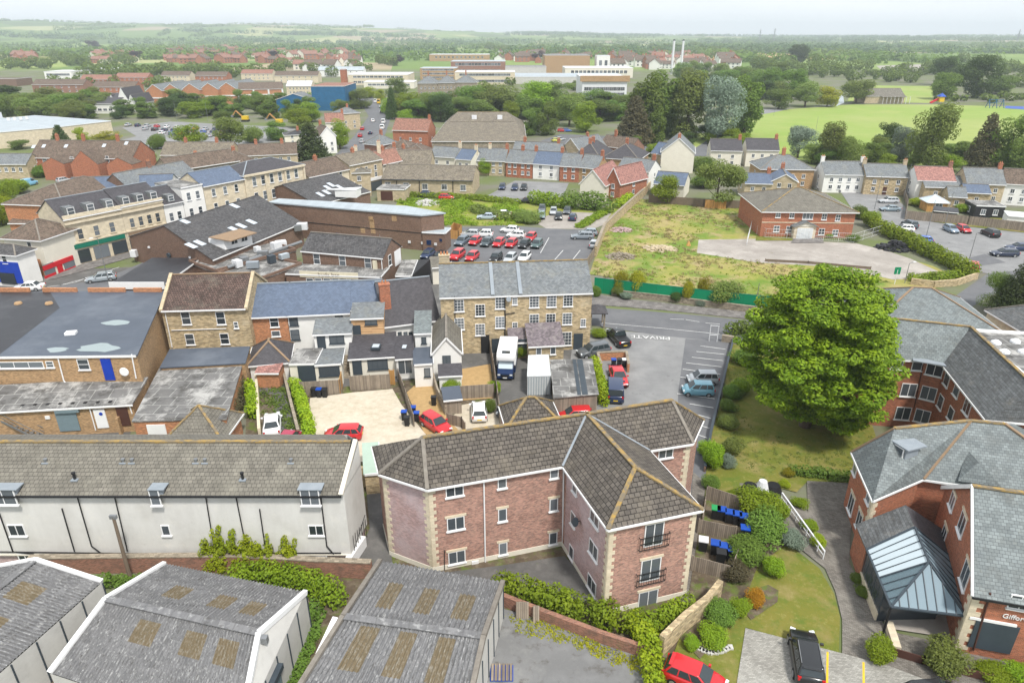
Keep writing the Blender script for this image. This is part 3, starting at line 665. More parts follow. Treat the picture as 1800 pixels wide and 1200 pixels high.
# ------------------------------------------------------------------ vehicles
import bmesh
def bevel(o, w, seg=2):
    bm = bmesh.new(); bm.from_mesh(o.data); bmesh.ops.remove_doubles(bm, verts=bm.verts, dist=.0005)
    bmesh.ops.bevel(bm, geom=list(bm.edges), offset=w, segments=seg, affect='EDGES', profile=.6, clamp_overlap=True)
    bmesh.ops.recalc_face_normals(bm, faces=bm.faces); bm.to_mesh(o.data); bm.free()
    for p in o.data.polygons: p.use_smooth = True
def loft(rings):
    m = MB(); k = len(rings[0]); vs = [p for r in rings for p in r]
    fs = [[i * k + j, i * k + (j + 1) % k, (i + 1) * k + (j + 1) % k, (i + 1) * k + j] for i in range(len(rings) - 1) for j in range(k)]
    fs += [list(range(k))[::-1], [(len(rings) - 1) * k + j for j in range(k)]]
    return m.poly(vs, fs)
KIND = {  # L, W, H, belt, hood z, cabin base rear/front x, roof rear/front x, wheel radius, tail z
    'hatch': (3.95, 1.72, 1.48, .95, .84, -1.9, 1.02, -1.45, .25, .31, .97),
    'small': (3.6, 1.64, 1.56, .98, .88, -1.76, 1.15, -1.5, .45, .29, 1.0),
    'estate': (4.65, 1.84, 1.5, .95, .86, -2.24, 1.05, -1.85, .3, .33, .98),
    'saloon': (4.6, 1.82, 1.43, .93, .85, -1.65, 1.05, -1.0, .28, .33, .97),
    'suv': (4.4, 1.84, 1.66, 1.08, 1.0, -2.1, 1.1, -1.75, .38, .36, 1.1),
    'van': (4.95, 1.95, 1.97, 1.15, 1.08, -2.42, 1.55, -2.36, .75, .34, 1.15),
    'bigvan': (5.9, 2.05, 2.55, 1.25, 1.1, -2.92, 2.1, -2.88, 1.35, .36, 1.25),
    'pickup': (5.2, 1.88, 1.8, 1.12, 1.06, -.75, 1.25, -.5, .55, .39, 1.1)}
CP_ = {}
def carproto(kind):
    L, W, H, zb, zh, xr0, xf0, xr1, xf1, wr, zt = KIND[kind]; hw = W / 2; out = []
    def ring(x, f, zt_, z0): y = hw * f; return [(x, -y * .93, z0), (x, -y, z0 + .18), (x, -y, zt_ - .22), (x, -y * .95, zt_ - .04), (x, -y * .86, zt_), (x, y * .86, zt_), (x, y * .95, zt_ - .04), (x, y, zt_ - .22), (x, y, z0 + .18), (x, y * .93, z0)]
    h = L / 2; R_ = [ring(-h, .86, zt - .12, .42), ring(-h + .12, .95, zt, .26), ring(-h + .7, 1, zb + .01, .2), ring(0, 1, zb, .2), ring(xf0 - .1, 1, zb, .2), ring(xf0 + .25, .99, zh + .03, .2), ring(h - .35, .95, zh - .08, .22), ring(h - .08, .84, zh - .22, .28), ring(h, .76, zh - .33, .38)]
    b = loft(R_)
    body = b.build('body', 'car_paint', None, True)
    cb = MB(); bz = zb - .03; yt, yb = hw * .72, hw * .94
    if kind in ('van', 'bigvan'): yt = hw * .86
    cb.poly([(xr0, -yb, bz), (xf0, -yb, bz), (xf0, yb, bz), (xr0, yb, bz), (xr1, -yt, H), (xf1, -yt, H), (xf1, yt, H), (xr1, yt, H)], [[3, 2, 1, 0], [4, 5, 6, 7], [0, 1, 5, 4], [1, 2, 6, 5], [2, 3, 7, 6], [3, 0, 4, 7]])
    cabin = cb.build('cabin', 'car_paint'); bevel(cabin, .07, 2)
    def quad(P, ins, off=.012):
        P = [Vector(p) for p in P]; c = sum(P, Vector()) / 4; n = (P[1] - P[0]).cross(P[3] - P[0]).normalized()
        Q = []
        for p in P: d = c - p; Q.append(p + d * ins + n * off)
        m = MB(); m.poly(Q + [q - n * .03 for q in Q], [[0, 1, 2, 3], [1, 0, 4, 5], [2, 1, 5, 6], [3, 2, 6, 7], [0, 3, 7, 4]]); return m
    kidsl = []
    kidsl.append(('windscreen', quad([(xf0, -yb, bz + .06), (xf0, yb, bz + .06), (xf1, yt, H), (xf1, -yt, H)], .12).build('windscreen', 'glass_car')))
    kidsl.append(('rear_window', quad([(xr0, yb, bz + .06), (xr0, -yb, bz + .06), (xr1, -yt, H), (xr1, yt, H)], .16).build('rear_window', 'glass_car')))
    for sg in (1, -1):
        if kind in ('van', 'bigvan'): segs = [(.72, .97)]
        elif kind == 'pickup': segs = [(.04, .5), (.53, .97)]
        else: segs = [(.05, .3), (.33, .62), (.65, .95)]
        m = MB()
        for s0, s1 in segs:
            def pt(s, t): xb = xr0 + (xf0 - xr0) * s; xt = xr1 + (xf1 - xr1) * s; return (xb + (xt - xb) * t, sg * (yb + (yt - yb) * t), bz + (H - bz) * t)
            P = [pt(s0, .14), pt(s1, .14), pt(s1, .88), pt(s0, .88)]
            if sg > 0: P = P[::-1]
            q = quad(P, .02, .014); m.poly(q.v, q.f)
        kidsl.append(('side_windows', m.build('side_windows', 'glass_car')))
    for sx in (-1, 1):
        for sy in (-1, 1):
            x, y = sx * L * .31 + (.03 * L if sx > 0 else 0), sy * (hw - .09)
            t = MB().tube((x, y - .11, wr), (x, y + .11, wr), wr, n=16).build('tyre', 'tyre')
            rm = MB().tube((x, y + sy * .1, wr), (x, y + sy * .125, wr), wr * .62, n=12).build('rim', 'rim')
            kidsl.append(('wheel', t, [('rim', rm)]))
    for sy in (-1, 1):
        kidsl.append(('headlight', MB().box((h - .13, sy * hw * .66, zh - .24), (.18, .34, .16), sy * -.35).build('headlight', 'lamp_clear')))
        kidsl.append(('tail_light', MB().box((-h + .07, sy * hw * .78, zt - .16), (.16, .2, .28), sy * .25).build('tail_light', 'lamp_red')))
        kidsl.append(('door_mirror', MB().box((xf0 - .35, sy * (hw + .08), zb + .08), (.16, .2, .14)).build('door_mirror', 'car_paint')))
    kidsl.append(('number_plate', MB().box((-h - .005, 0, .55 if kind != 'van' else .6), (.03, .5, .12)).build('number_plate', 'plate_yellow')))
    kidsl.append(('grille', MB().box((h - .02, 0, zh - .4), (.06, .9, .14)).build('grille', 'plastic_black')))
    if kind == 'pickup':
        kidsl.append(('load_bed', MB().box((-1.65, 0, 1.1), (1.55, 1.5, .06)).build('load_bed', 'plastic_black')))
    if kind in ('estate', 'suv'):
        m = MB()
        for sy in (-1, 1): m.bar((xr1 + .15, sy * yt * .95, H + .04), (xf1 - .15, sy * yt * .95, H + .04), .04)
        kidsl.append(('roof_rails', m.build('roof_rails', 'steel')))
    if kind == 'hatch' or kind == 'suv':
        kidsl.append(('rear_spoiler', MB().box((xr1 - .05, 0, H - .03), (.3, yt * 1.7, .04)).build('rear_spoiler', 'car_paint')))
    data = [('body', body.data, [('cabin', cabin.data, [])])]
    body_k = [body, cabin]
    for k in kidsl:
        sub = [(n, o.data, []) for n, o in (k[2] if len(k) > 2 else [])]; data.append((k[0], k[1].data, sub))
        body_k.append(k[1]); body_k += [o for n, o in (k[2] if len(k) > 2 else [])]
    for o in body_k: bpy.data.objects.remove(o)
    return data
def car(kind, col, label, px, py, head, cat='car', name='parked_car', group=None, simple=False, pos=None, z=.02):
    """head: compass-like angle of the bonnet, degrees anticlockwise from +x (0 = right, 90 = away)"""
    if kind not in CP_: CP_[kind] = carproto(kind)
    P = pos or G(px, py, .7)
    r = thing(name, label, cat, (P[0], P[1], z), R(head), group)
    def add(lst, par):
        for n, d, sub in lst:
            if simple and n in ('door_mirror', 'grille', 'number_plate', 'rear_spoiler', 'roof_rails'): continue
            o = bpy.data.objects.new(n, d); COL.objects.link(o); o.parent = par; o.color = c4(col)
            add(sub, o)
    add(CP_[kind], r); return r
RED, WHITE, SILVER, BLACK, GREY, NAVY, BLUE = (.5, .012, .018), (.78, .78, .78), (.42, .44, .46), (.012, .013, .015), (.09, .1, .11), (.015, .03, .08), (.02, .1, .4)
def bin_(px, py, lid, label, rz=0, h=1.05, w=.56, body='plastic_black', z=0):
    P = G(px, py, z); r = thing('wheelie_bin', label, 'bin', (P.x, P.y, z), rz)
    m = MB(); a = w / 2
    def ringz(z, s): return [(P.x + x * s * math.cos(rz) - y * s * math.sin(rz), P.y + x * s * math.sin(rz) + y * s * math.cos(rz)) for x, y in ((-a, -a), (a, -a), (a, a), (-a, a))]
    lo, hi = ringz(0, .82), ringz(0, 1)
    m.poly([(p[0], p[1], z + .06) for p in lo] + [(p[0], p[1], z + h) for p in hi], [[0, 1, 5, 4], [1, 2, 6, 5], [2, 3, 7, 6], [3, 0, 4, 7], [4, 5, 6, 7]])
    m.build('body', body, r)
    MB().box((P.x, P.y, z + h + .05), (w * 1.12, w * 1.12, .09), rz).build('lid', lid, r)
    m = MB()
    for s in (-1, 1): c = Vector((P.x + s * a * .8 * math.cos(rz) - a * .9 * math.sin(rz) , P.y + s * a * .8 * math.sin(rz) + a * .9 * math.cos(rz), z + .1)); m.tube(c - Vector((.04, 0, 0)), c + Vector((.04, 0, 0)), .1, n=8)
    m.build('wheels', 'tyre', r)
    return r
def wall(label, pts, h, t, mat, name='garden_wall', cat='wall', cop=None, z=0, px=True):
    P = [G2(p) if px else p for p in pts]; r = thing(name, label, cat, (P[0][0], P[0][1], z))
    m = MB(); c = MB()
    for i, (a, b) in enumerate(zip(P, P[1:])):
        k = t / 2; d = (Vector(b) - Vector(a)); d.normalize(); e = d * (k * .98 if i else 0)
        a2 = Vector(a) + e * 0; m.bar((a2.x, a2.y, z + h / 2 + i * .002), (b[0], b[1], z + h / 2 + i * .002), t, h)
        if cop: c.bar((a2.x, a2.y, z + h + .05 + i * .002), (b[0], b[1], z + h + .05 + i * .002), t + .08, .1)
    m.build('wall', mat, r)
    if cop: c.build('coping', cop, r)
    return r
def fence(label, pts, h, mat='fence_wood', posts=2.0, t=.05, name='fence', pm=None, px=True, z=0):
    P = [G2(p) if px else p for p in pts]; r = thing(name, label, 'fence', (P[0][0], P[0][1], z))
    m = MB(); q = MB()
    for i, (a, b) in enumerate(zip(P, P[1:])):
        m.bar((a[0], a[1], z + h / 2 + .03), (b[0], b[1], z + h / 2 + .03), t, h)
        L = (Vector(b) - Vector(a)).length; k = max(1, int(L / posts))
        for j in range(k + 1): c = Vector(a).lerp(Vector(b), j / k); q.box((c.x, c.y, z + h / 2 + .05), (.11, .11, h + .12))
    m.build('panels', mat, r); q.build('posts', pm or mat, r); return r
def pole(label, px, py, h, r0=.09, name='street_lamp', cat='street lamp', arm=1.2, ang=0, mat='steel'):
    P = G(px, py); r = thing(name, label, cat, (P.x, P.y, 0))
    MB().tube(P, P + Vector((0, 0, h)), r0, r0 * .6).build('post', mat, r)
    if arm:
        e = P + Vector((math.cos(ang) * arm, math.sin(ang) * arm, h + .15)); MB().bar(P + Vector((0, 0, h - .02)), e, .06).build('arm', mat, r)
        MB().box(e, (.6, .22, .12), ang).build('lamp_head', 'metal_white', r)
    return r
# ================================================================== THE GROUND
def hillz(x, y):
    d = math.hypot(x, y); u = x / max(y, 1)
    pts = [(-1.6, 105), (-.75, 112), (-.55, 96), (-.3, 96), (-.19, 92), (-.15, 78), (-.1, 58), (0, 46), (.15, 30), (.4, 20), (.8, 26), (1.6, 30)]
    z = pts[-1][1]
    for (a, p), (b, q) in zip(pts, pts[1:]):
        if a <= u <= b: t = (u - a) / (b - a); t = t * t * (3 - 2 * t); z = p + (q - p) * t; break
    else:
        if u < pts[0][0]: z = pts[0][1]
    t = min(1, max(0, (d - 2600) / 2900)); t = t * t * (3 - 2 * t)
    return z * t * (1 + .06 * math.sin(x * .0021) + .04 * math.sin(x * .0057 + y * .001)) + (2 * math.sin(x * .004) * t)
def make_ground():
    ys = [-260, -60, 0, 40, 90, 150, 230, 330, 480, 700, 1000, 1400, 1900, 2400, 2700, 3000, 3300, 3600, 3900, 4200, 4600, 5000, 5400, 5800, 6300, 7000, 8000]
    us = [i / 24 * 2 - 1 for i in range(25)] ; us = [math.copysign(abs(u) ** .9, u) for u in us]
    V = []; F = []
    for y in ys:
        hwid = 500 + abs(y) * 1.15
        for u in us: x = u * hwid; V.append((x, y, hillz(x, y) if y > 2400 else 0))
    n = len(us)
    for i in range(len(ys) - 1):
        for j in range(n - 1): F.append([i * n + j, i * n + j + 1, (i + 1) * n + j + 1, (i + 1) * n + j])
    me = bpy.data.meshes.new('ground'); me.from_pydata(V, [], F); me.materials.append(MATS['countryside'])
    for p in me.polygons: p.use_smooth = True
    o = bpy.data.objects.new('ground', me); COL.objects.link(o); o['kind'] = 'structure'
make_ground()
z1, z2, z3, z4, z5 = .01, .03, .05, .12, .17
# gardens and yards of the middle ground
patch('garden_ground', [(-200, 1180), (420, 985), (440, 600), (720, 640), (1000, 600), (1230, 900), (1260, 1400), (-400, 1500)], 'soil', z1)
patch('town_ground', [(-60, 480), (500, 460), (1000, 470), (1040, 540), (1000, 640), (400, 700), (-200, 640)], 'asphalt_yard', z1 + .004)
patch('concrete_yard', [(-60, 800), (215, 790), (245, 730), (215, 690), (-80, 720)], 'asphalt_yard', z2)
patch('gravel_yard', [(536, 812), (545, 700), (620, 690), (690, 684), (706, 712), (752, 768), (730, 812)], 'gravel_cream', z3)
patch('gravel_drive', [(715, 690), (735, 672), (768, 676), (790, 735), (850, 770), (800, 800), (745, 760)], 'gravel_orange', z2 + .004)
patch('gravel_drive', [(812, 712), (872, 700), (880, 760), (820, 770), (790, 740)], 'gravel_cream', z2 + .008)
patch('terrace', [(805, 650), (862, 640), (868, 700), (812, 704)], 'gravel_orange', z2 + .012)
patch('garden_path', [(478, 690), (500, 690), (524, 765), (492, 770)], 'asphalt_yard', z2)
patch('gravel_drive', [(868, 640), (1010, 640), (1010, 760), (880, 770)], 'asphalt_yard', z2 + .016)
# private car park beside the flats
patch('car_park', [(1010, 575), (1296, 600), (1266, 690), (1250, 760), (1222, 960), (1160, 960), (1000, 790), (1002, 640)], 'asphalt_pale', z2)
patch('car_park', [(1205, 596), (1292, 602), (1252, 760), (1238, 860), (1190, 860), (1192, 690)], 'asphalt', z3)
for k, (x0, y0, x1, y1) in enumerate([(1231, 609, 1275, 615), (1224, 619, 1273, 624), (1216, 629, 1270, 635), (1206, 639, 1268, 646), (1200, 650, 1266, 659), (1196, 664, 1262, 672), (1190, 693, 1256, 702), (1212, 711, 1254, 718), (1222, 729, 1250, 737), (1226, 748, 1247, 754), (1228, 766, 1243, 771)]):
    a, b = G(x0, y0), G(x1, y1); m = MB(); d = (b - a).normalized(); n = Vector((-d.y, d.x, 0)) * .06
    m.face([a - n + Vector((0, 0, z4)), b - n + Vector((0, 0, z4)), b + n + Vector((0, 0, z4)), a + n + Vector((0, 0, z4))]); o = m.build('parking_line', 'line_white'); o['kind'] = 'structure'
def lines(name, segs, wd=.12, mat='line_white', z=z4, dash=None):
    m = MB()
    for s in segs:
        for p, q in zip(s, s[1:]):
            a, b = G(*p), G(*q); L = (b - a).length; d = (b - a) / max(L, .01); n = Vector((-d.y, d.x, 0)) * wd / 2; Z = Vector((0, 0, z))
            st = [(0, L)] if not dash else [(t, min(L, t + dash[0])) for t in np.arange(0, L, dash[0] + dash[1])]
            for t0, t1 in st: m.face([a + d * t0 - n + Z, a + d * t1 - n + Z, a + d * t1 + n + Z, a + d * t0 + n + Z])
    o = m.build(name, mat); o['kind'] = 'structure'; return o
# the road on the right
RT = [(800, 512), (1046, 541), (1150, 548), (1240, 556), (1340, 566), (1460, 572), (1580, 560), (1680, 520), (1740, 478), (1800, 462), (1900, 455)]
RB = [(1900, 482), (1800, 500), (1740, 520), (1700, 545), (1640, 590), (1500, 625), (1340, 612), (1290, 603), (1160, 590), (1046, 573), (800, 540)]
patch('road', RT + RB, 'asphalt', z2 + .004)
PT = [(1040, 517), (1100, 526), (1200, 537), (1330, 551), (1460, 556), (1560, 545), (1640, 512)]
def kerb(name, top, bot, mat, h=.12):
    m = MB(); P = [G2(p) for p in top] + [G2(p) for p in bot[::-1]]
    a = sum(P[i - 1][0] * P[i][1] - P[i][0] * P[i - 1][1] for i in range(len(P)))
    m.prism(P if a > 0 else P[::-1], 0, h); o = m.build(name, mat); o['kind'] = 'structure'
kerb('pavement', PT, [(1040, 536), (1100, 540), (1200, 549), (1330, 563), (1460, 569), (1570, 557), (1660, 522)], 'pavement')
lines('road_marking', [[(1058, 568), (1160, 577), (1240, 585), (1288, 591)]], .1, z=z3 + .01)
lines('road_marking', [[(1178, 561), (1205, 562), (1240, 568), (1300, 573), (1340, 577)]], .1, z=z3 + .01, dash=(2, 2))
# PRIVATE lettering on the tarmac, read from the road
tp = G(1143, 594); t_ = text(None, 'PRIVATE', (tp.x, tp.y, z4 + .01), None, 1.45, 'line_white', th=.001, name='road_lettering', flat=R(-8) + math.pi)
t_['kind'] = 'structure'
# rear car park
patch('car_park', [(735, 470), (745, 440), (790, 402), (880, 396), (1000, 404), (1046, 402), (1042, 440), (1030, 470), (900, 476)], 'asphalt', z2)
patch('car_park', [(850, 348), (905, 318), (1000, 322), (990, 345), (940, 358)], 'asphalt_pale', z2)
patch('car_park', [(935, 388), (985, 372), (1075, 376), (1060, 396), (1040, 404), (960, 402)], 'concrete_slab', z2 + .004)
patch('waste_ground', [(700, 352), (830, 350), (940, 358), (1060, 372), (1080, 352), (1100, 360), (1060, 392), (985, 378), (935, 395), (880, 398), (780, 396), (690, 372)], 'grass_scrub', z2 - .008)
lines('parking_line', [[(990, 440), (968, 465)], [(1020, 440), (1000, 465)], [(965, 418), (950, 445)], [(800, 448), (790, 466)], [(785, 404), (779, 420)]], .12, z=z3)
# waste plot behind the green hoarding
patch('waste_plot', [(1036, 482), (1064, 400), (1125, 350), (1320, 362), (1330, 392), (1345, 420), (1510, 432), (1640, 468), (1690, 492), (1640, 508), (1500, 520), (1340, 530)], 'grass_dry', z2 + .008)
patch('concrete_slab', [(1228, 422), (1345, 420), (1420, 424), (1505, 428), (1560, 442), (1600, 455), (1650, 478), (1600, 490), (1570, 492), (1470, 470), (1330, 462), (1225, 445)], 'concrete_slab', z3)
patch('forecourt', [(1395, 418), (1445, 418), (1448, 428), (1390, 428)], 'pavement', z4)
patch('front_garden', [(1330, 412), (1396, 418), (1392, 424), (1328, 424)], 'lawn', z4)
# right hand car park
patch('car_park', [(1478, 338), (1560, 342), (1590, 362), (1600, 384), (1700, 398), (1830, 412), (1830, 470), (1740, 482), (1716, 478), (1560, 400), (1500, 372)], 'asphalt_pale', z2 + .012)
patch('verge', [(1606, 386), (1700, 399), (1830, 413), (1830, 405), (1700, 392), (1610, 380)], 'lawn', z4)
lines('parking_line', [[(1611, 400), (1606, 391)], [(1636, 408), (1631, 397)], [(1660, 406), (1655, 396)], [(1683, 412), (1681, 402)], [(1707, 412), (1704, 402)], [(1731, 416), (1729, 406)], [(1755, 418), (1754, 409)], [(1780, 424), (1778, 414)], [(1752, 452), (1768, 462)]], .12, z=z3 + .01)
patch('road', [(1700, 455), (1730, 447), (1768, 462), (1720, 468)], 'asphalt', z3 + .01)
patch('lawn', [(1740, 372), (1790, 376), (1790, 392), (1740, 386)], 'lawn', z3)
# park
patch('park', [(1180, 258), (1300, 205), (1330, 196), (1420, 190), (1500, 184), (1650, 184), (1830, 190), (1830, 290), (1500, 290)], 'park_grass', z2, kind='structure')
lines('park_path', [[(1388, 215), (1398, 200), (1425, 190), (1500, 180)], [(1388, 215), (1420, 224), (1560, 232)], [(1350, 218), (1366, 250)]], 2.2, 'asphalt_pale', z3)
patch('road', [(1300, 205), (1345, 192), (1388, 192), (1360, 198), (1310, 207)], 'asphalt_pale', z3)
patch('river', [(1470, 187), (1484, 181), (1482, 168), (1476, 166), (1474, 178)], 'water', z2)
patch('field', [(1490, 178), (1640, 182), (1640, 152), (1500, 150)], 'park_grass', z2)
patch('field', [(1560, 132), (1640, 124), (1660, 112), (1540, 116)], 'concrete_slab', z2)
patch('field', [(1180, 105), (1500, 105), (1500, 92), (1170, 93)], 'gravel_orange', z2)
patch('field', [(0, 120), (120, 118), (110, 106), (0, 108)], 'park_grass', z2)
patch('field', [(0, 103), (125, 105), (122, 96), (0, 93)], 'grass_dry', z2)
patch('paddling_pool', [(1766, 191), (1800, 193), (1800, 188), (1768, 187)], 'plastic_blue', z4)
# high street and the road going away
patch('road', [(-80, 512), (60, 510), (180, 492), (260, 458), (330, 420), (400, 384), (440, 356), (560, 300), (592, 270), (622, 240), (648, 205), (640, 190), (615, 160), (640, 158), (688, 205), (676, 240), (650, 290), (600, 330), (520, 372), (400, 440), (300, 492), (240, 560), (0, 600)], 'asphalt', z2)
patch('pavement', [(-40, 500), (76, 493), (140, 470), (232, 440), (300, 410), (300, 404), (228, 432), (136, 462), (70, 486), (-40, 494)], 'pavement', z3)
patch('pavement', [(78, 495), (136, 480), (200, 462), (262, 444), (330, 410), (300, 400), (225, 425), (136, 458), (72, 482)], 'pavement', z3)
lines('road_marking', [[(0, 515), (105, 502), (150, 490), (210, 470)], [(104, 502), (132, 497), (160, 486)]], .15, z=z3 + .01)
lines('road_marking', [[(655, 235), (662, 205), (668, 185)], [(640, 160), (655, 175)]], .3, z=z3 + .01, dash=(4, 4))
# top left car park with the coloured cars, and the road by the poplars
patch('car_park', [(150, 262), (240, 240), (215, 225), (300, 214), (520, 225), (540, 245), (420, 256), (300, 262)], 'asphalt_pale', z2)
patch('road', [(940, 252), (985, 236), (1080, 240), (1150, 262), (1220, 262), (1260, 236), (1190, 232), (1190, 220), (1270, 225), (1290, 250), (1240, 275), (1110, 275)], 'asphalt', z2)
# lawn and paving of the retirement flats
patch('lawn', [(1284, 604), (1320, 612), (1500, 640), (1540, 770), (1500, 850), (1420, 846), (1400, 866), (1330, 848), (1260, 870), (1238, 850), (1252, 760), (1272, 690)], 'lawn', z3)
patch('paving', [(1418, 846), (1500, 850), (1492, 990), (1560, 1110), (1700, 1140), (1900, 1200), (1900, 1260), (1560, 1180), (1480, 1160), (1480, 1090), (1468, 1040), (1450, 1000), (1400, 960), (1360, 900), (1300, 880), (1300, 850), (1350, 852), (1420, 900)], 'paving', z3 + .004)
patch('lawn', [(1250, 1030), (1300, 940), (1395, 965), (1440, 1000), (1466, 1045), (1476, 1085), (1474, 1152), (1310, 1104), (1290, 1250), (1140, 1250), (1180, 1160), (1210, 1080)], 'lawn', z3 + .008)
patch('parking_bay', [(1310, 1106), (1470, 1148), (1560, 1172), (1700, 1225), (1760, 1330), (1280, 1400), (1295, 1200)], 'paving_pale', z4)
lines('parking_line', [[(1454, 1148), (1452, 1260)], [(1517, 1166), (1518, 1280)]], .13, 'line_yellow', z5)
patch('flower_bed', [(1330, 1036), (1350, 1030), (1368, 1040), (1366, 1060), (1320, 1092), (1310, 1080)], 'soil', z4)
patch('flower_bed', [(1240, 860), (1300, 880), (1370, 905), (1390, 950), (1330, 1000), (1300, 1080), (1230, 1160), (1190, 1120), (1210, 1050)], 'soil', z4)
patch('terrace', [(1556, 1106), (1688, 1126), (1700, 1050), (1540, 1010)], 'concrete_slab', z4)
# bottom yard and flats courtyard
patch('yard', [(880, 1070), (960, 1090), (1060, 1120), (1140, 1160), (1180, 1300), (840, 1300), (850, 1150)], 'asphalt_yard2', z3)
patch('courtyard', [(760, 1010), (880, 995), (992, 978), (1060, 1050), (1030, 1060), (880, 1040), (820, 1050)], 'asphalt_yard', z3)
patch('alley', [(617, 1000), (650, 930), (640, 810), (668, 815), (690, 990)], 'asphalt_yard', z3)
patch('paving', [(1218, 830), (1262, 870), (1330, 900), (1300, 960), (1230, 1040), (1195, 1080), (1205, 1000)], 'paving', z3)
# ================================================================== NEAR BUILDINGS
def inset(P, d):
    n = len(P); out = []
    s = sum(P[i - 1][0] * P[i][1] - P[i][0] * P[i - 1][1] for i in range(n)); sg = 1 if s > 0 else -1
    for i in range(n):
        a, b, c = Vector(P[i - 1][:2]), Vector(P[i][:2]), Vector(P[(i + 1) % n][:2])
        u, v = (b - a).normalized(), (c - b).normalized(); n1, n2 = Vector((-u.y, u.x)) * sg, Vector((-v.y, v.x)) * sg
        m = (n1 + n2); m = m / max(.35, m.length_squared) * 2
        out.append((b.x + m.x * d, b.y + m.y * d))
    return out
def polyb(name, label, outline, ze, ridge, faces, wallm, tile, ov=.3, caps=(), capm='lichen_ridge', valleys=(), trim='white_paint', cat='building', gut=None, z0=0, th=.14):
    """outline: world xy eave points (ccw or cw); ridge: world (x,y,z); faces index outline then ridge"""
    plan = inset(outline, ov); B = Bld(name, label, cat, plan, z0)
    B.part('wall', MB().prism(plan if B.ccw else plan[::-1], z0, ze + .02, top=False), wallm)
    V = [Vector((p[0], p[1], ze)) for p in outline] + [Vector(p) for p in ridge]
    B.part('roof', MB().slab(V, faces, th), tile); up = Vector((0, 0, .03))
    if caps:
        m = MB()
        for i, j in caps: m.bar(V[i] + up, V[j] + up, .3, .12)
        B.part('ridge_tiles', m, capm)
    if valleys:
        m = MB()
        for i, j in valleys: m.bar(V[i] + up * .7, V[j] + up * .7, .22, .05)
        B.part('valley_flashing', m, 'lead_flash')
    m = MB(); n = len(outline)
    for i in (gut if gut is not None else range(n)): a, b = V[i], V[(i + 1) % n]; m.bar(a + Vector((0, 0, -.12)), b + Vector((0, 0, -.12)), .16, .16)
    B.part('gutter', m, trim); B.V = V
    return B
# ---- central flats
def g8(p, z=8): return G2(p, z)
fo = [g8((653.4, 784)), g8((665.6, 832)), g8((751, 859.6)), g8((989, 818.6)), g8((1068.7, 929.8)), g8((1236.6, 895)), (10.9, 45.8), (14.6, 46.8), (16.4, 50.5), (13.1, 53.2), (-7.8, 47.3)]
fr = [(-6.7, 43.7, 10.5), (5.95, 47.2, 10.5), (13.2, 49.4, 10.5), (8.6, 39.8, 10.5)]
FL = polyb('apartment_block', 'three storey brick block of flats with a brown tiled L-shaped roof in the centre foreground', fo, 8, fr,
    [[10, 0, 11], [0, 1, 11], [1, 2, 11], [2, 3, 12, 11], [3, 4, 14, 12], [4, 5, 14], [5, 6, 12, 14], [6, 7, 13, 12], [7, 8, 13], [8, 9, 13], [9, 10, 11, 12, 13]],
    'brick_flats', 'tile_flats', caps=[(11, 12), (12, 13), (13, 8), (13, 9), (14, 4), (14, 5), (12, 14)], valleys=[(3, 12), (6, 12), (13, 7), (11, 1)], cat='flats')
m = MB(); V = FL.V
for i, j in ((11, 2), (11, 1), (13, 7)): m.bar(V[i] + Vector((0, 0, .04)), V[j] + Vector((0, 0, .04)), .28, .12)
FL.part('hip_tiles', m, 'ridge_grey')
pl = FL.plan
# quoins, plinth, paler splayed walls
for k, (i, both) in enumerate(((1, 1), (2, 1), (4, 1), (5, 1), (7, 1))):
    m = MB()
    c = Vector(pl[i]); u = (Vector(pl[i - 1]) - c).normalized(); v = (Vector(pl[(i + 1) % len(pl)]) - c).normalized()
    n1, n2 = FL.nrm(i - 1), FL.nrm(i)
    z = .5; q = 0
    while z < 7.7:
        L1, L2 = (.5, .3) if q % 2 else (.3, .5)
        for d, L, n in ((u, L1, n1), (v, L2, n2)):
            p = c + d * L / 2; m.box((p.x + n.x * .01, p.y + n.y * .01, z + .15), (L, .06, .29), math.atan2(d.y, d.x))
        z += .31; q += 1
    FL.part('quoins', m, 'stone_cream')
m = MB(); pp = inset(pl, -.05)
m.prism(pp if FL.ccw else pp[::-1], 0, .45); FL.part('plinth', m, 'render_cream')
for i, lab in ((1, 'pale pinkish splayed end wall'), (3, 'pale brick side wall of the wing')):
    a, b = FL.wallpt(i, 0.06, .46, .012), FL.wallpt(i, .94, .46, .012); n = FL.nrm(i) * .012
    FL.part('facing', MB().face([a, b, b + Vector((0, 0, 7.4)), a + Vector((0, 0, 7.4))] if FL.ccw else [b, a, a + Vector((0, 0, 7.4)), b + Vector((0, 0, 7.4))]), 'brick_pale', lab)
FL.wp(2, [(799, 861, 1.35, 1.05, 'c2'), (801, 919, 1.35, 1.2, 'c2'), (803, 978, 1.35, 1.2, 'c2'), (882.5, 847, .7, 1.05, 'c1'), (883, 904, .7, 1.2, 'c1'), (884, 963, .7, 1.2, 'c1'), (974, 830, .7, 1.0, 'c1'), (973, 886, .7, 1.2, 'c1'), (972, 945, .7, 1.2, 'c1')], head='stone_cream')
FL.wp(3, [(1011, 856, .8, 1.0, 'c1'), (1008, 912, .8, 1.2, 'c1'), (1005, 970, .8, 1.2, 'c1'), (1046, 910, 1.4, 1.05, 'c2'), (1044, 966, 1.4, 1.25, 'c2'), (1041, 1027, 1.4, 1.25, 'c2')])
FL.wp(4, [(1149, 938, 1.45, 1.95, 'd2'), (1143, 1000, 1.55, 2.0, 'd2'), (1138, 1056, 1.55, 2.1, 'd2')], sill=False, name='french_door', head='stone_cream')
FL.wp(6, [(1170, 795, 1.3, 1.0, 'c2')], head='stone_cream')
a4, b4 = FL.plan[4], FL.plan[5]; n4 = FL.nrm(4)
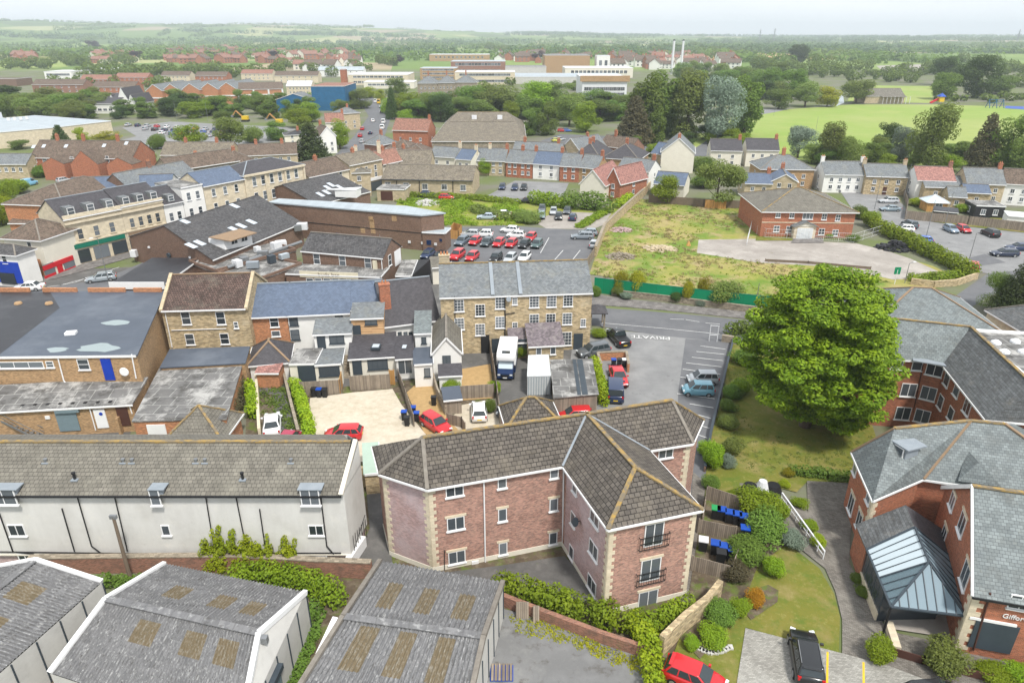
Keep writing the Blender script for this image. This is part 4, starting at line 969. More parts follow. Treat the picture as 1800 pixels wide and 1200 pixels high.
for px, py in ((1149, 949), (1143, 1012)):
    P = onplane(px, py, a4, b4) + n4 * .18; d = (Vector(b4) - Vector(a4)).normalized(); d = Vector((d.x, d.y, 0)); m = MB(); W2_ = 1.15
    for zz in (-.55, .0, .5): m.bar(P - d * W2_ + Vector((0, 0, zz)), P + d * W2_ + Vector((0, 0, zz)), .045)
    for k in range(13): q = P + d * (-W2_ + 2 * W2_ * k / 12); m.bar(q + Vector((0, 0, -.55)), q + Vector((0, 0, .5)), .022)
    for s in (-1, 1): q = P + d * W2_ * s; m.bar(q + Vector((0, 0, .5)), q + Vector((0, 0, .5)) - n4 * .18, .04); m.bar(q + Vector((0, 0, -.55)), q + Vector((0, 0, -.55)) - n4 * .18, .04)
    FL.part('juliet_balcony', m, 'black_pipe')
FL.pipe([(850, 845), (853, 1004)], 2, .06, 'white_paint'); FL.pipe([(990, 824), (988, 976)], 2, .06, 'white_paint'); FL.pipe([(781, 965), (781, 1004)], 2, .03)
P = onplane(1020, 915, FL.plan[3], FL.plan[4]) + FL.nrm(3) * .4
m = MB(); m.tube(P, P + FL.nrm(3) * .06 + Vector((.02, 0, .02)), .36, .33, 14); m.bar(P, P - FL.nrm(3) * .4, .05); FL.part('satellite_dish', m, 'grey_door')
FL.panel(2, 835, 990, .55, .65, 'white_paint', 'meter_box', .12)
# rear stair tower roof
tw = house('stair_turret', 'small hipped brown tiled turret roof with orange lichen behind the flats ridge', (893, 752), (985, 744), 7.6, 3.8, 9.2, 'hip', 'brick_flats', 'tile_flats', cat='turret', ridge='lichen_ridge', ov=.2)
# ---- long white rendered block, bottom left
A, B_ = G(-260, 864.6, 7), G(604, 864.6, 7); y0 = A.y
plan = [(A.x, A.y), (B_.x, B_.y), (-12.0, 45.4), (-14.0, y0 + 8), (A.x, y0 + 8)]
WB = Bld('rendered_terrace', 'long off-white rendered block with a grey tiled roof at the lower left', 'building', plan)
m = MB(); m.prism(plan, 1.05, 7, top=False); m.poly([(B_.x, B_.y, 6.9), (-12.0, 45.4, 6.9), (-12.0, 45.4, 9.05), (-14, y0 + 8, 7)], [[0, 1, 2], [3, 2, 1]]); WB.part('wall', m, 'render_dirty')
m = MB(); lp = inset(plan, .22); m.prism(lp, 0, 1.1, top=False); WB.part('lower_wall', m, 'brick_pale')
rz_ = 9.0
V = [Vector(p) for p in [(A.x, y0 - .3, 6.95), (B_.x - .25, y0 - .3, 6.95), (-12.6, 45.4, rz_), (A.x, 45.4, rz_), (-14.4, y0 + 8.2, 6.9), (A.x, y0 + 8.2, 6.9)]]
WB.part('roof', MB().slab(V, [[0, 1, 2, 3], [3, 2, 4, 5]], .14), 'tile_block')
WB.part('ridge_tiles', MB().bar(V[3] + Vector((0, 0, .06)), V[2] + Vector((0, 0, .06)), .28, .13), 'lichen_ridge')
WB.part('gutter', MB().bar((A.x, y0 - .38, 6.86), (B_.x - .1, y0 - .38, 6.86), .12, .13), 'black_pipe')
m = MB(); m.bar((B_.x - .12, y0 - .4, 7.05), (-12.2, 45.4, 9.2), .32, .22); m.bar((A.x, y0 - .06, 1.12), (B_.x, y0 - .06, 1.12), .1, .1); WB.part('verge', m, 'render_cream')
for q_ in ((10, 868, 1.9, 1.4, 'c2'), (276, 869, .75, 1.4, 'c1'), (547, 869, 1.4, 1.4, 'c2')): P = onplane(q_[0], q_[1], plan[0], plan[1]); win(WB.root, (P.x, y0 - .3, P.z), (0, -1, 0), *q_[2:])
WB.wp(0, [(30, 931, 1.25, 1.05, 'c2'), (292, 931, .65, .95, 'c1'), (556, 931, 1.15, .95, 'c2'), (45, 978, 1.1, .6, 'c2'), (562, 982, 1.25, .6, 'c2')])
for px, w_ in ((8, 2.3), (277, 1.3), (546, 1.9)):
    P = onplane(px, 852, plan[0], plan[1]); m = MB(); m.box((P.x, y0 + .0, 7.5), (w_ - .1, .9, .07)); m.box((P.x, y0 + .1, 7.1), (w_ - .5, .7, .75)); WB.part('dormer_head', m, 'lead_flash')
for pts in ([(0, 900), (24, 968), (60, 972)], [(136, 868), (162, 958), (178, 970)], [(202, 869), (225, 967)], [(362, 869), (378, 966)], [(415, 869), (433, 958), (445, 970)], [(564, 868), (575, 958), (587, 972)], [(110, 892), (132, 967)], [(457, 893), (468, 968)], [(0, 968), (250, 971), (600, 970)]): WB.pipe(pts, 0, .05)
def vent(B, px, py, z, mat, h=.35, r=.09, nm='roof_vent'):
    P = G(px, py, z); m = MB(); m.tube(P - Vector((0, 0, .2)), P + Vector((0, 0, h)), r, n=8); m.tube(P + Vector((0, 0, h)), P + Vector((0, 0, h + .12)), r * 1.5, n=8)
    B.part(nm, m, mat); B.part('vent_flashing', MB().box((P.x, P.y, P.z - .02), (.5, .45, .1)), 'lead_flash')
for px, py in ((81, 812), (217, 812), (233, 812), (345, 812), (361, 812), (512, 812)): vent(WB, px, py, 8.15, 'steel', .2, .1)
for px, py in ((132, 842), (427, 842)): vent(WB, px, py, 7.55, 'black_pipe', .5, .1)
m = MB(); a_, b_ = Vector((*plan[1], 0)), Vector((*plan[2], 0)); n1 = WB.nrm(1)
for k in range(7):
    q = a_.lerp(b_, .12 + .12 * k) + n1 * .12; m.bar(q + Vector((0, 0, .2)), q + Vector((0, 0, 2.6 - .1 * k)), .035)
m.bar(a_.lerp(b_, .1) + n1 * .12 + Vector((0, 0, 1.3)), a_.lerp(b_, .86) + n1 * .12 + Vector((0, 0, 2.4)), .04); WB.part('trellis', m, 'black_pipe')
tank = MB().box((-12.35, 42.6, .55), (.5, 2.6, 1.1), R(-14)); o = tank.build('oil_tank', 'white_paint'); tag(o, 'long white tank against the gable end of the rendered block', 'tank')
# ---- corrugated warehouses, real corrugation
def corrug(B, quadpts, mats, pitch=.22, amp=.06, patches=(), name='roof'):
    """quad A,B (eave), C,D (ridge): corrugations run from eave to ridge"""
    A, Bq, C, D = [Vector(p) for p in quadpts]; L = (Bq - A).length; n = max(8, int(L / pitch * 4)); n = min(n, 420); up = (Bq - A).cross(D - A).normalized()
    if up.z < 0: up = -up
    rows = 14; m = MB(); vs = []
    for j in range(rows + 1):
        t = j / rows; p0, p1 = A.lerp(D, t), Bq.lerp(C, t)
        for i in range(n + 1):
            s = i / n; vs.append(p0.lerp(p1, s) + up * (amp * math.cos(s * L / pitch * 2 * math.pi) + (.02 if j % 5 == 0 else 0)))
    m.v = [tuple(v) for v in vs]
    for j in range(rows):
        for i in range(n):
            s, t = (i + .5) / n, (j + .5) / rows; k = 0
            for (s0, s1, t0, t1) in patches:
                if s0 <= s <= s1 and t0 <= t <= t1: k = 1
            m.f.append([j * (n + 1) + i, j * (n + 1) + i + 1, (j + 1) * (n + 1) + i + 1, (j + 1) * (n + 1) + i]); m.m.append(k)
    return B.part(name, m, mats)
def shed(label, pts, ze, zr, ridge, patA, patB, trim='white_paint', wallm='concrete_panel', pitch=.24, world=None, jw=1):
    """pts: near-left, near-right, far-right, far-left eave pixels at ze; ridge: two pixels (left verge, right verge) at zr"""
    if world: P, (r0, r1) = world
    else: P = [G(x, y, ze) for x, y in pts]; r0, r1 = [G(x, y, zr) for x, y in ridge]
    B = Bld('warehouse', label, 'warehouse', [(p.x, p.y) for p in P]); m = MB(); m.prism([(p.x, p.y) for p in P], 0, ze - .05, top=False)
    for a, b, r in ((P[1], P[2], r1), (P[3], P[0], r0)): m.face([a - Vector((0, 0, .06)), b - Vector((0, 0, .06)), r - Vector((0, 0, .08))])
    B.part('wall', m, wallm)
    corrug(B, [P[0], P[1], r1, r0], ['corrugated', 'corrugated_brown'], pitch, patches=patA); corrug(B, [P[3], P[2], r1, r0], ['corrugated', 'corrugated_brown'], pitch, patches=patB)
    m = MB()
    for a, b in ((P[1], r1), (P[2], r1), (P[3], r0), (P[0], r0)): m.bar(a, b, .3, .34)
    if trim: B.part('verge_trim', m, trim)
    m = MB(); m.bar(r0 + Vector((0, 0, .05)), r1 + Vector((0, 0, .05)), .5, .08); B.part('ridge_sheet', m, 'corrugated')
    m = MB()                                           # panel joints on the right-hand wall
    for i, j in ((jw, jw + 1),):
        a, b = P[i], P[j]; k = int((b - a).length / 1.6); n = B.nrm(i)
        for q in range(k + 1):
            c = a.lerp(b, q / k) + n * .03; m.bar((c.x, c.y, 0), (c.x, c.y, ze - .1), .07, .07)
    B.part('panel_joints', m, 'grey_door'); B.P = P; B.r = (r0, r1)
    return B
S1 = shed('grey corrugated warehouse with white verge trim and six brown rooflights, second from the left', [(88, 1182), (420, 1290), (537, 1040), (289, 990)], 3.6, 5.3, [(186, 1052), (455, 1112)],
    [(.28, .42, .58, .86), (.58, .71, .58, .86), (.78, .9, .58, .86)], [(.26, .38, .42, .7), (.56, .68, .42, .7), (.76, .88, .42, .7)])
p1 = G(179, 1022, 3.6); p0 = p1 + (G(0, 1181, 3.6) - p1) * 1.6; ax = G(62, 984, 5.0); p2 = Vector((2 * ax.x - p1.x, 2 * ax.y - p1.y, 3.6)); p3 = p0 + p2 - p1
S0 = shed('grey corrugated warehouse at the far lower left corner with its eave running towards the camera', None, 3.6, 5.0, None, [(.52, .64, .5, .85), (.3, .42, .5, .85), (.74, .86, .5, .85)], [(.2, .3, .5, .8)], world=([p0, p1, p2, p3], (ax + p0 - p1, ax)), jw=0)
S2 = shed('weathered corrugated warehouse with six brown sheets beside the brick flats', [(505, 1240), (812, 1290), (884, 1022), (668, 985)], 3.5, 4.9, [(603, 1083), (850, 1118)],
    [(.16, .3, .4, .9), (.43, .56, .4, .9), (.7, .82, .4, .9)], [(.17, .29, .34, .82), (.45, .57, .34, .82), (.73, .85, .34, .82)], trim='ridge_grey', pitch=.3)
P = G(590, 1085, 4.5); q = G(560, 1150, 3.9); S2.part('white_verge_strip', MB().bar(P, q, .35, .2), 'white_paint')
c = S1.P[1].lerp(S1.P[2], .42); n = S1.nrm(1); S1.part('roller_door', MB().box((c.x + n.x * .05, c.y + n.y * .05, 1.3), (1.5, .1, 2.6), math.atan2(n.y, n.x) + math.pi / 2), 'steel_shutter'); S1.part('shutter_box', MB().box((c.x + n.x * .15, c.y + n.y * .15, 2.75), (1.7, .4, .4), math.atan2(n.y, n.x) + math.pi / 2), 'grey_door')
P = S1.r[1]; S1.part('floodlight', MB().box((P.x + .3, P.y - .2, P.z - .3), (.5, .35, .45)), 'steel')
# ---- boundary walls in the foreground
wall('old red brick boundary wall with stone coping behind the warehouses', [(60, 1006), (290, 1003), (420, 1002), (556, 1010), (655, 1014)], 1.5, .4, 'brick_old', 'boundary_wall', cop='stone_grey')
wall('low brick wall under the ivy hedge beside the yard', [(884, 1062), (960, 1092), (1060, 1130), (1150, 1160)], 1.0, .35, 'brick_old', 'boundary_wall')
wall('curved rubble stone wall at the corner of the flats', [(1160, 1150), (1200, 1110), (1240, 1078), (1262, 1050)], 1.7, .4, 'stone_rubble', 'stone_wall')
# ---- brown block at lower left behind the rendered terrace
fr_ = G(240, 625, 7); bk = G(287, 513, 7)
x1 = fr_.x; OB = Bld('brick_store', 'buff brick two storey store with a large blue grey felt roof at the left edge', 'building', [(x1 - 34, fr_.y - .9), (x1, fr_.y), (bk.x + .2, bk.y), (bk.x - 44, bk.y - 1)])
OB.part('wall', MB().prism(OB.plan, 0, 7, top=False), 'brick_buff'); pr = inset(OB.plan, -.12)
OB.part('roof', MB().prism(pr, 7, 7.14), 'felt_blue')
t1, t2, t3 = G(88, 513, 7.15), G(105, 541, 7.15), G(0, 622, 7.15); e1 = G(-20, 512, 7.15); e2 = G(-200, 560, 7.15)
OB.part('roof_felt', MB().face([(p.x, p.y, 7.148) for p in (e2, G(-60, 625, 7.15), t3, t2, t1, e1)]), 'felt_black', 'black bituminous felt at the left of the roof')
m = MB(); m.bar((OB.plan[0][0], OB.plan[0][1] - .14, 7.0), (x1, fr_.y - .14, 7.0), .06, .26); OB.part('fascia', m, 'white_paint')
m = MB()
for u, v in ((0, 52), (75, 135), (155, 220), (235, 284)):
    a_, b_ = G(u, 508, 7.5), G(v, 508, 7.5); m.bar(Vector((a_.x, bk.y - .3, 7.4)), Vector((b_.x, bk.y - .3, 7.4)), .3, .55)
OB.part('parapet', m, 'brick_orange')
for px, py, s in ((205, 567, 1.6), (170, 612, 2.4), (100, 614, 1.2)):
    P = G(px, py, 7.16); k = 14; rg = random.Random(px); m = MB(); m.face([(P.x + math.cos(i / k * 6.283) * s * rg.uniform(.7, 1.2), P.y + math.sin(i / k * 6.283) * s * .55 * rg.uniform(.6, 1.2), 7.153) for i in range(k)]); OB.part('puddle', m, 'water')
P = G(125, 586, 7.2); OB.part('rooflight', MB().box((P.x, P.y, 7.28), (1.1, .8, .28), .2), 'white_paint')
for px in (32, 86): P = G(px, 533, 7.2); m = MB(); m.tube((P.x, P.y, 7.1), (P.x, P.y, 7.35), .5, .4, 10); OB.part('roof_vent', m, 'brick_buff')
OB.wp(0, [(38, 641, 4.6, .75, 'c3'), (88, 640, .8, .75, 's'), (147, 640, 1.2, 1.25, 's')])
OB.panel(0, 190, 649, 1.05, 2.5, 'blue_paint', 'door')
P = onplane(222, 650, OB.plan[0], OB.plan[1]); m = MB(); m.tube(P + Vector((0, -.45, 0)), P + Vector((0, -.5, 0)), .5, .46, 16); m.bar(P + Vector((0, -.45, 0)), P, .06); OB.part('satellite_dish', m, 'white_paint')
OB.pipe([(103, 630), (113, 668), (136, 700)], 0, .07, 'white_paint'); OB.pipe([(232, 622), (240, 664)], 0, .07, 'white_paint')
# lean-to in front
lw = rect((-90, 726), (232, 708), 3.4, 4.6)
LT = house('lean_to_store', 'buff brick lean-to with a pale stained corrugated roof below the blue door', None, None, 3.3, 4.2, 3.9, 'mono', 'brick_buff', 'felt_grey', cat='outbuilding', plan=lw, ov=.2, trim='white_paint')
LT.panel(0, 119, 738, 2.0, 2.5, 'steel_shutter', 'roller_shutter', label='pale grey roller shutter'); LT.panel(0, 119, 721, 2.3, .35, 'steel_shutter', 'shutter_box', .3)
LT.panel(0, 178, 735, 1.1, 2.2, 'white_paint', 'door', label='white door with a round blue sign'); LT.panel(0, 217, 731, 1.1, 2.2, 'brown_door', 'door', label='dark brown door')
P = onplane(178, 726, lw[0], lw[1]) + LT.nrm(0) * .12; LT.part('round_sign', MB().tube(P, P + LT.nrm(0) * .03, .18, n=14), 'blue_paint')
LT.panel(0, 84, 733, .45, .35, 'white_paint', 'sign'); LT.pipe([(158, 716), (169, 755)], 0, .06, 'white_paint')
LT.pipe([(228, 712), (233, 726)], 0, .06, 'white_paint')
for k in range(8):
    P = G(40 + 22 * k, 712 - k * .9, 3.5); LT.part('bracket', MB().box((P.x, P.y, 3.5), (.3, .3, .12)), 'black_pipe')
# metal stair
r = thing('fire_escape', 'galvanised steel external staircase coming down across the lean-to front', 'staircase', G(80, 765)[:]); m = MB(); a_ = Vector((-55.2, 61.5, 3.6)); b_ = G(80, 766, .2); sd_ = Vector((.15, -.95, 0))
for s in (0, 1): m.bar(a_ + sd_ * s, b_ + sd_ * s, .08, .22); m.bar(a_ + sd_ * s + Vector((0, 0, 1)), b_ + sd_ * s + Vector((0, 0, 1)), .05); m.bar(a_ + sd_ * s + Vector((0, 0, .5)), b_ + sd_ * s + Vector((0, 0, .5)), .04)
m.build('stringers', 'steel', r); m = MB()
for k in range(15): q = a_.lerp(b_, (k + .5) / 15); m.box((q + sd_ / 2)[:], (.3, .95, .05), R(8))
m.build('treads', 'steel', r); MB().box((a_.x - 1.5, a_.y - .4, 3.6), (3.2, 1.2, .08)).build('landing', 'steel', r)
m = MB()
for s in (-2.9, -1.5, -.1): m.tube((a_.x + s, a_.y - .9, 0), (a_.x + s, a_.y - .9, 4.6), .05, n=6)
m.bar((a_.x - 3, a_.y - .9, 4.6), (a_.x, a_.y - .9, 4.6), .05); m.build('railing', 'steel', r)
wall('slanting brick garden wall right of the brick store', [(212, 765), (247, 722), (270, 680), (292, 632)], 2.0, .25, 'brick_buff', 'yard_wall')
# flat roofed stores
fs = [G2((234, 741), 3.2), G2((397, 737), 3.2), G2((425, 642), 3.2), G2((281, 650), 3.2)]
SH = Bld('flat_roofed_store', 'low brick store with a patchy grey and white felt roof left of the back gardens', 'outbuilding', fs); SH.part('wall', MB().prism(fs, 0, 3.2, top=False), 'brick_orange'); SH.part('roof', MB().prism(inset(fs, -.1), 3.2, 3.34), 'felt_grey')
P = G(276, 757, 1.8); SH.panel(0, 276, 755, 1.8, 1.2, 'white_paint', 'window_board'); SH.panel(0, 385, 752, .8, .8, 'lead_flash', 'vent_panel'); m = MB(); q = G(333, 722, 3.4); m.box((q.x, q.y - .9, 3.42), (3.8, 1.1, .14)); SH.part('roof_kerb', m, 'felt_grey')
fs2 = [G2((283, 647), 3.6), G2((430, 639), 3.6), G2((438, 611), 3.6), G2((300, 616), 3.6)]
S3_ = Bld('rear_extension', 'smooth blue grey flat roofed extension behind the tall stone house', 'outbuilding', fs2); S3_.part('wall', MB().prism(fs2, 0, 3.6, top=False), 'brick_buff'); S3_.part('roof', MB().prism(inset(fs2, -.12), 3.6, 3.74), 'felt_blue')
# hip hut roof peeping over the rendered block
house('hipped_hut', 'small hipped tiled hut roof with a yellow finial above the rendered block ridge', (292, 772), (388, 772), 2.4, 5, 4.6, 'hip', 'brick_orange', 'tile_block', cat='hut', ridge='lichen_ridge')
# ---- tall stone house with red-brown tiles
TS = house('stone_town_house', 'tall rubble stone house with a dark red-brown tiled roof and gable copings', (283, 544), (434, 540), 7.0, 9.5, 9.8, 'gable', 'stone_rubble', 'tile_darkbrown', par=1, ridge='ridge_tan', cat='house')
TS.wp(0, [(327, 559, 1.1, 1.7, 's'), (388, 559, 1.1, 1.7, 's'), (415, 571, .55, .9, 's'), (334, 596, 1.1, 1.5, 's'), (395, 595, 1.1, 1.5, 's')])
TS.pipe([(290, 546), (303, 610)], 0, .06, 'white_paint'); TS.pipe([(302, 580), (398, 577)], 0, .05, 'white_paint')
# ================================================================== ROW OF HOUSES BEHIND THE GARDENS
h1 = house('brick_terraced_house', 'narrow red brick terraced house with a blue slate roof next to the tall stone house', (437, 556), (504, 553), 5.3, 8.6, 8.0, 'gable', 'brick_orange', 'slate_blue', ridge='lead_flash')
h1.wp(0, [(482, 565, 1.1, 1.5, 's'), (485, 586, 1.1, .8, 'c1')])
h2 = house('white_terraced_house', 'white rendered terraced house with a wide blue slate roof and grey windows', (505, 553), (614, 548), 5.3, 8.6, 8.0, 'gable', 'render_white', 'slate_blue', ridge='lead_flash')
h2.wp(0, [(516, 563, 1.1, 1.4, 's'), (519, 588, 1.1, 1.4, 's'), (596, 558, 1.0, 1.3, 's')], frame='grey_door')
h3 = house('white_terraced_house', 'narrow terraced house with a blue slate roof above the timber clad wing', (615, 543), (672, 540), 5.5, 7.6, 7.9, 'gable', 'render_white', 'slate_blue', ridge='lead_flash')
h4 = house('white_terraced_house', 'white house with a patchy very dark slate roof left of the stone mansion', (676, 572), (772, 560), 4.2, 11, 8.1, 'gable', 'render_white', 'slate_dark', ridge='lead_flash')
h4.wp(0, [(703, 590, .5, 1.1, 'c1'), (713, 590, .5, 1.1, 'c1'), (722, 590, .5, 1.1, 'c1')], frame='grey_door')
r = G(677, 545, 5.6); chim(h4, (r.x, r.y + .6), 5.0, 3.9, 1.3, .9, 'brick_red', 2)
def lean(name, label, a, b, ze, depth, zr, wm, tl, z0=0, **k):
    k.setdefault('cat', 'extension'); return house(name, label, a, b, ze, depth, zr, 'mono', wm, tl, z0=z0, ov=.15, **k)
e = lean('rear_wing', 'white upper rear wing with a grey lean-to roof, dark door and wide window', (551, 588), (617, 585), 4.6, 3.2, 5.3, 'render_white', 'slate_grey')
e.wp(0, [(592, 596, 1.8, 1.1, 'c2')], frame='grey_door'); e.panel(0, 565, 601, 1.0, 2.1, 'grey_door', 'door')
e = lean('timber_wing', 'warm timber clad rear wing with dark windows beside the tall brick chimney', (617, 560), (673, 558), 5.8, 3.2, 6.6, 'timber_clad', 'slate_grey')
e.wp(0, [(652, 565, 1.5, .8, 'c2'), (667, 593, 1.3, 1.0, 'c2')], frame='grey_door'); e.panel(0, 628, 587, 1.0, 2.4, 'grey_door', 'door')
e.part('string_course', MB().box((e.wallpt(0, .5, 3.6, .05))[:], (4.0, .1, .12), e.root.rotation_euler.z), 'ridge_grey')
e = house('flat_roof_extension', 'cream single storey extension with a large dark double door by the lime hedge', (508, 641), (553, 640), 2.7, 4.2, 0, 'flat', 'render_cream', 'felt_grey', cat='extension'); e.panel(0, 541, 655, 2.2, 2.3, 'grey_door', 'door')
e = house('flat_roof_extension', 'cream single storey extension with a four-light grey window left of the stone steps', (553, 643), (600, 640), 2.6, 4.4, 0, 'flat', 'render_cream', 'slate_grey', cat='extension'); e.wp(0, [(579, 652, 2.4, 1.2, 'c4')], frame='grey_door')
e = lean('kitchen_extension', 'cream kitchen extension with a dark roof, roof lantern and four-light window', (613, 631), (695, 626), 2.7, 5.4, 3.5, 'render_cream', 'slate_dark'); e.wp(0, [(664, 640, 2.4, 1.3, 'c4')], frame='grey_door'); e.panel(0, 628, 644, 1.1, 2.1, 'grey_door', 'door')
P = G(661, 611, 3.2); e.part('roof_lantern', MB().box((P.x, P.y, 3.3), (1.1, 1.2, .3)), 'grey_door'); e.part('lantern_glass', MB().box((P.x, P.y, 3.47), (.8, .9, .06)), 'skylight')
e = lean('garden_room', 'white garden room with dark roof and french doors beside the orange gravel', (696, 631), (727, 629), 2.7, 5.0, 3.4, 'render_white', 'slate_dark'); e.wp(0, [(712, 643, 1.7, 2.1, 'd2')], frame='white_paint', sill=False); P = G(711, 611, 3.1); e.part('skylight', MB().box((P.x, P.y, 3.25), (.5, .9, .1)), 'skylight')
e = lean('white_wing', 'white two storey rear wing with a pale slate lean-to roof and one small window', (729, 586), (757, 585), 4.7, 4.2, 5.9, 'render_white', 'slate_green'); e.wp(0, [(745, 598, .6, .8, 'c1')], frame='grey_door')
e = house('flat_roof_extension', 'white flat roofed extension with a small dark window left of the gabled cottage', (728, 642), (760, 640), 2.9, 4.6, 0, 'flat', 'render_white', 'felt_blue', cat='extension'); e.wp(0, [(751, 654, .7, 1.1, 'c1')], frame='grey_door')
wc = house('gabled_cottage', 'white gabled cottage with a steep grey tiled roof pointing at the camera', (760, 622), (811, 620), 3.6, 8.6, 5.6, 'gablex', 'render_white', 'tile_block', ridge='ridge_grey', ov=.12); wc.wp(0, [(785, 632, 1.0, 1.1, 'c2')], frame='grey_door')
lean('lean_to', 'dark slate lean-to on the front of the gabled white cottage', (772, 661), (811, 659), 1.9, 1.5, 2.6, 'render_white', 'slate_dark')
house('hipped_outhouse', 'small hipped outhouse with a dark slate roof and rooflights behind the overgrown wall', (438, 640), (506, 634), 2.5, 5.2, 4.2, 'hip', 'render_white', 'slate_dark', cat='outbuilding', ridge='ridge_tan')
lean('old_shed', 'old shed with a mossy pink tiled lean-to roof in the narrow back yard', (450, 655), (489, 655), 2.0, 3.0, 2.5, 'brick_orange', 'tile_pink', cat='shed')
# stone steps
r = thing('garden_steps', 'flight of stone steps climbing between the two cream extensions', 'steps', G(608, 663)[:]); m = MB(); P = G(608, 664)
for k in range(9): m.box((P.x, P.y + .28 * k, .11 + .11 * k), (1.4, .3, .22 + .22 * k))
m.build('treads', 'stone_grey', r)
# ---- large stone mansion
SM = house('stone_mansion', 'large three storey rubble stone mansion with many sash windows and a grey slate roof', (774, 523), (1041, 514.5), 7.9, 9.3, 10.7, 'gable', 'stone_rubble', 'slate_grey', cat='mansion', ridge='lichen_ridge', ov=.15)
SM.wp(0, [(807, 537), (807.5, 569), (844, 545), (844, 579), (879, 532), (879, 566), (939, 530), (969.5, 529), (998.5, 528), (939, 562), (968, 561), (997, 560), (996, 595, 1.3, 1.9)], 1.25, 1.6, 'g')
SM.wp(0, [(905, 529, .65, .95), (905, 573, .7, 1.1), (1025, 567, .7, 1.1)], style='g6'); SM.panel(0, 1016, 601, 1.2, 2.3, 'grey_door', 'door', base=True); SM.panel(0, 853, 608, 1.1, 2.6, 'black_pipe', 'doorway', base=True); SM.panel(0, 877, 603, 1.9, 2.0, 'grey_door', 'garage_door', base=True)
SM.pipe([(887, 519), (888, 565), (887, 600)], 0, .08); SM.pipe([(888, 552), (905, 549)], 0, .06); SM.pipe([(799, 520), (800, 560)], 0, .05)
A0 = SM.at(4.9, -.25, 7.95); q1 = SM.at(4.9, 4.65, 10.86)
m = MB()
for u in (6.6, SM.L - 9.2): m.bar(SM.at(u, -.2, 8.12), SM.at(u, 4.6, 10.9), .45, .08)
SM.part('roof_flashing', m, 'lead_flash')
SM.part('satellite_dish', MB().tube(SM.at(8.6, -.3, 7.5), SM.at(8.6, -.36, 7.52), .33, n=12), 'lead_flash')
chim(SM, SM.at(.6, 8.5, 0)[:2], 8.6, 2.2, 1.4, .9, 'stone_ashlar', 3)
e = lean('outbuilding', 'low stone outbuilding with a mauve slate lean-to roof against the mansion', (930, 609), (991, 606), 2.6, 3.4, 4.2, 'stone_rubble', 'slate_mauve', cat='outbuilding'); e.wp(0, [(947, 617, .7, 1.0, 'c1'), (972, 616, .7, 1.0, 'c1')])
e = lean('lean_to', 'small lean-to with two blue doors against the mansion wall', (895, 602), (929, 601), 2.3, 1.8, 3.4, 'stone_rubble', 'slate_mauve'); e.panel(0, 907, 606, 1.1, 1.6, 'grey_door', 'door'); e.panel(0, 921, 606, 1.1, 1.6, 'grey_door', 'door')
# porch with pillars on the road side of the mansion
r = thing('porch', 'little slate roofed pillared porch at the road end of the mansion', 'porch', G(1048, 570)[:]); P = G(1049, 572); m = MB()
for dx in (-1, .9):
    for dy in (-1, 1): m.tube((P.x + dx, P.y + dy, 0), (P.x + dx, P.y + dy, 2.4), .12, n=8)
m.build('pillars', 'stone_grey', r); MB().slab([(P.x - 1.4, P.y - 1.4, 2.4), (P.x + 1.3, P.y - 1.4, 2.4), (P.x + 1.3, P.y + 1.4, 2.4), (P.x - 1.4, P.y + 1.4, 2.4), (P.x, P.y, 3.3)], [[0, 1, 4], [1, 2, 4], [2, 3, 4], [3, 0, 4]]).build('roof', 'slate_dark', r)
# ---- shed, container, motorhome
sp = [G2((975, 699), 2.6), G2((1050, 693), 2.6), G2((1039, 632), 2.6), G2((969, 634), 2.6)]
B = Bld('garage', 'low garage with a grey felt roof and dark translucent strips beside the container', 'garage', sp); B.part('wall', MB().prism(sp, 0, 2.6, top=False), 'fence_wood')
B.part('roof', MB().prism(inset(sp, -.15), 2.6, 2.7), 'felt_grey'); a, b, c, d = [Vector((*p, 2.715)) for p in sp]
m = MB()
for s, e_ in ((.53, .62), (.64, .78)): m.face([a.lerp(b, s), a.lerp(b, e_), d.lerp(c, e_), d.lerp(c, s)])
B.part('rooflight_strips', m, 'grey_door')
cp = [G2((927, 662), 2.5), G2((968, 661), 2.5), G2((964, 624), 2.5), G2((929, 625), 2.5)]
a, b = Vector(cp[0]), Vector(cp[1]); B = Bld('shipping_container', 'pale grey ribbed shipping container between the motorhome and the garage', 'container', cp)
B.part('walls', MB().prism(cp, .1, 2.5, top=False), 'container_white'); m = MB(); n = B.nrm(0)
for k in range(9): q = a.lerp(b, (k + .5) / 9); m.box((q.x + n.x * .03, q.y + n.y * .03, 1.3), (.1, .06, 2.3))
B.part('ribs', m, 'metal_roof'); m = MB(); c3, d3 = Vector(cp[2]), Vector(cp[3])
m.prism(inset(cp, -.04), 2.5, 2.58); B.part('roof', m, 'container_white')
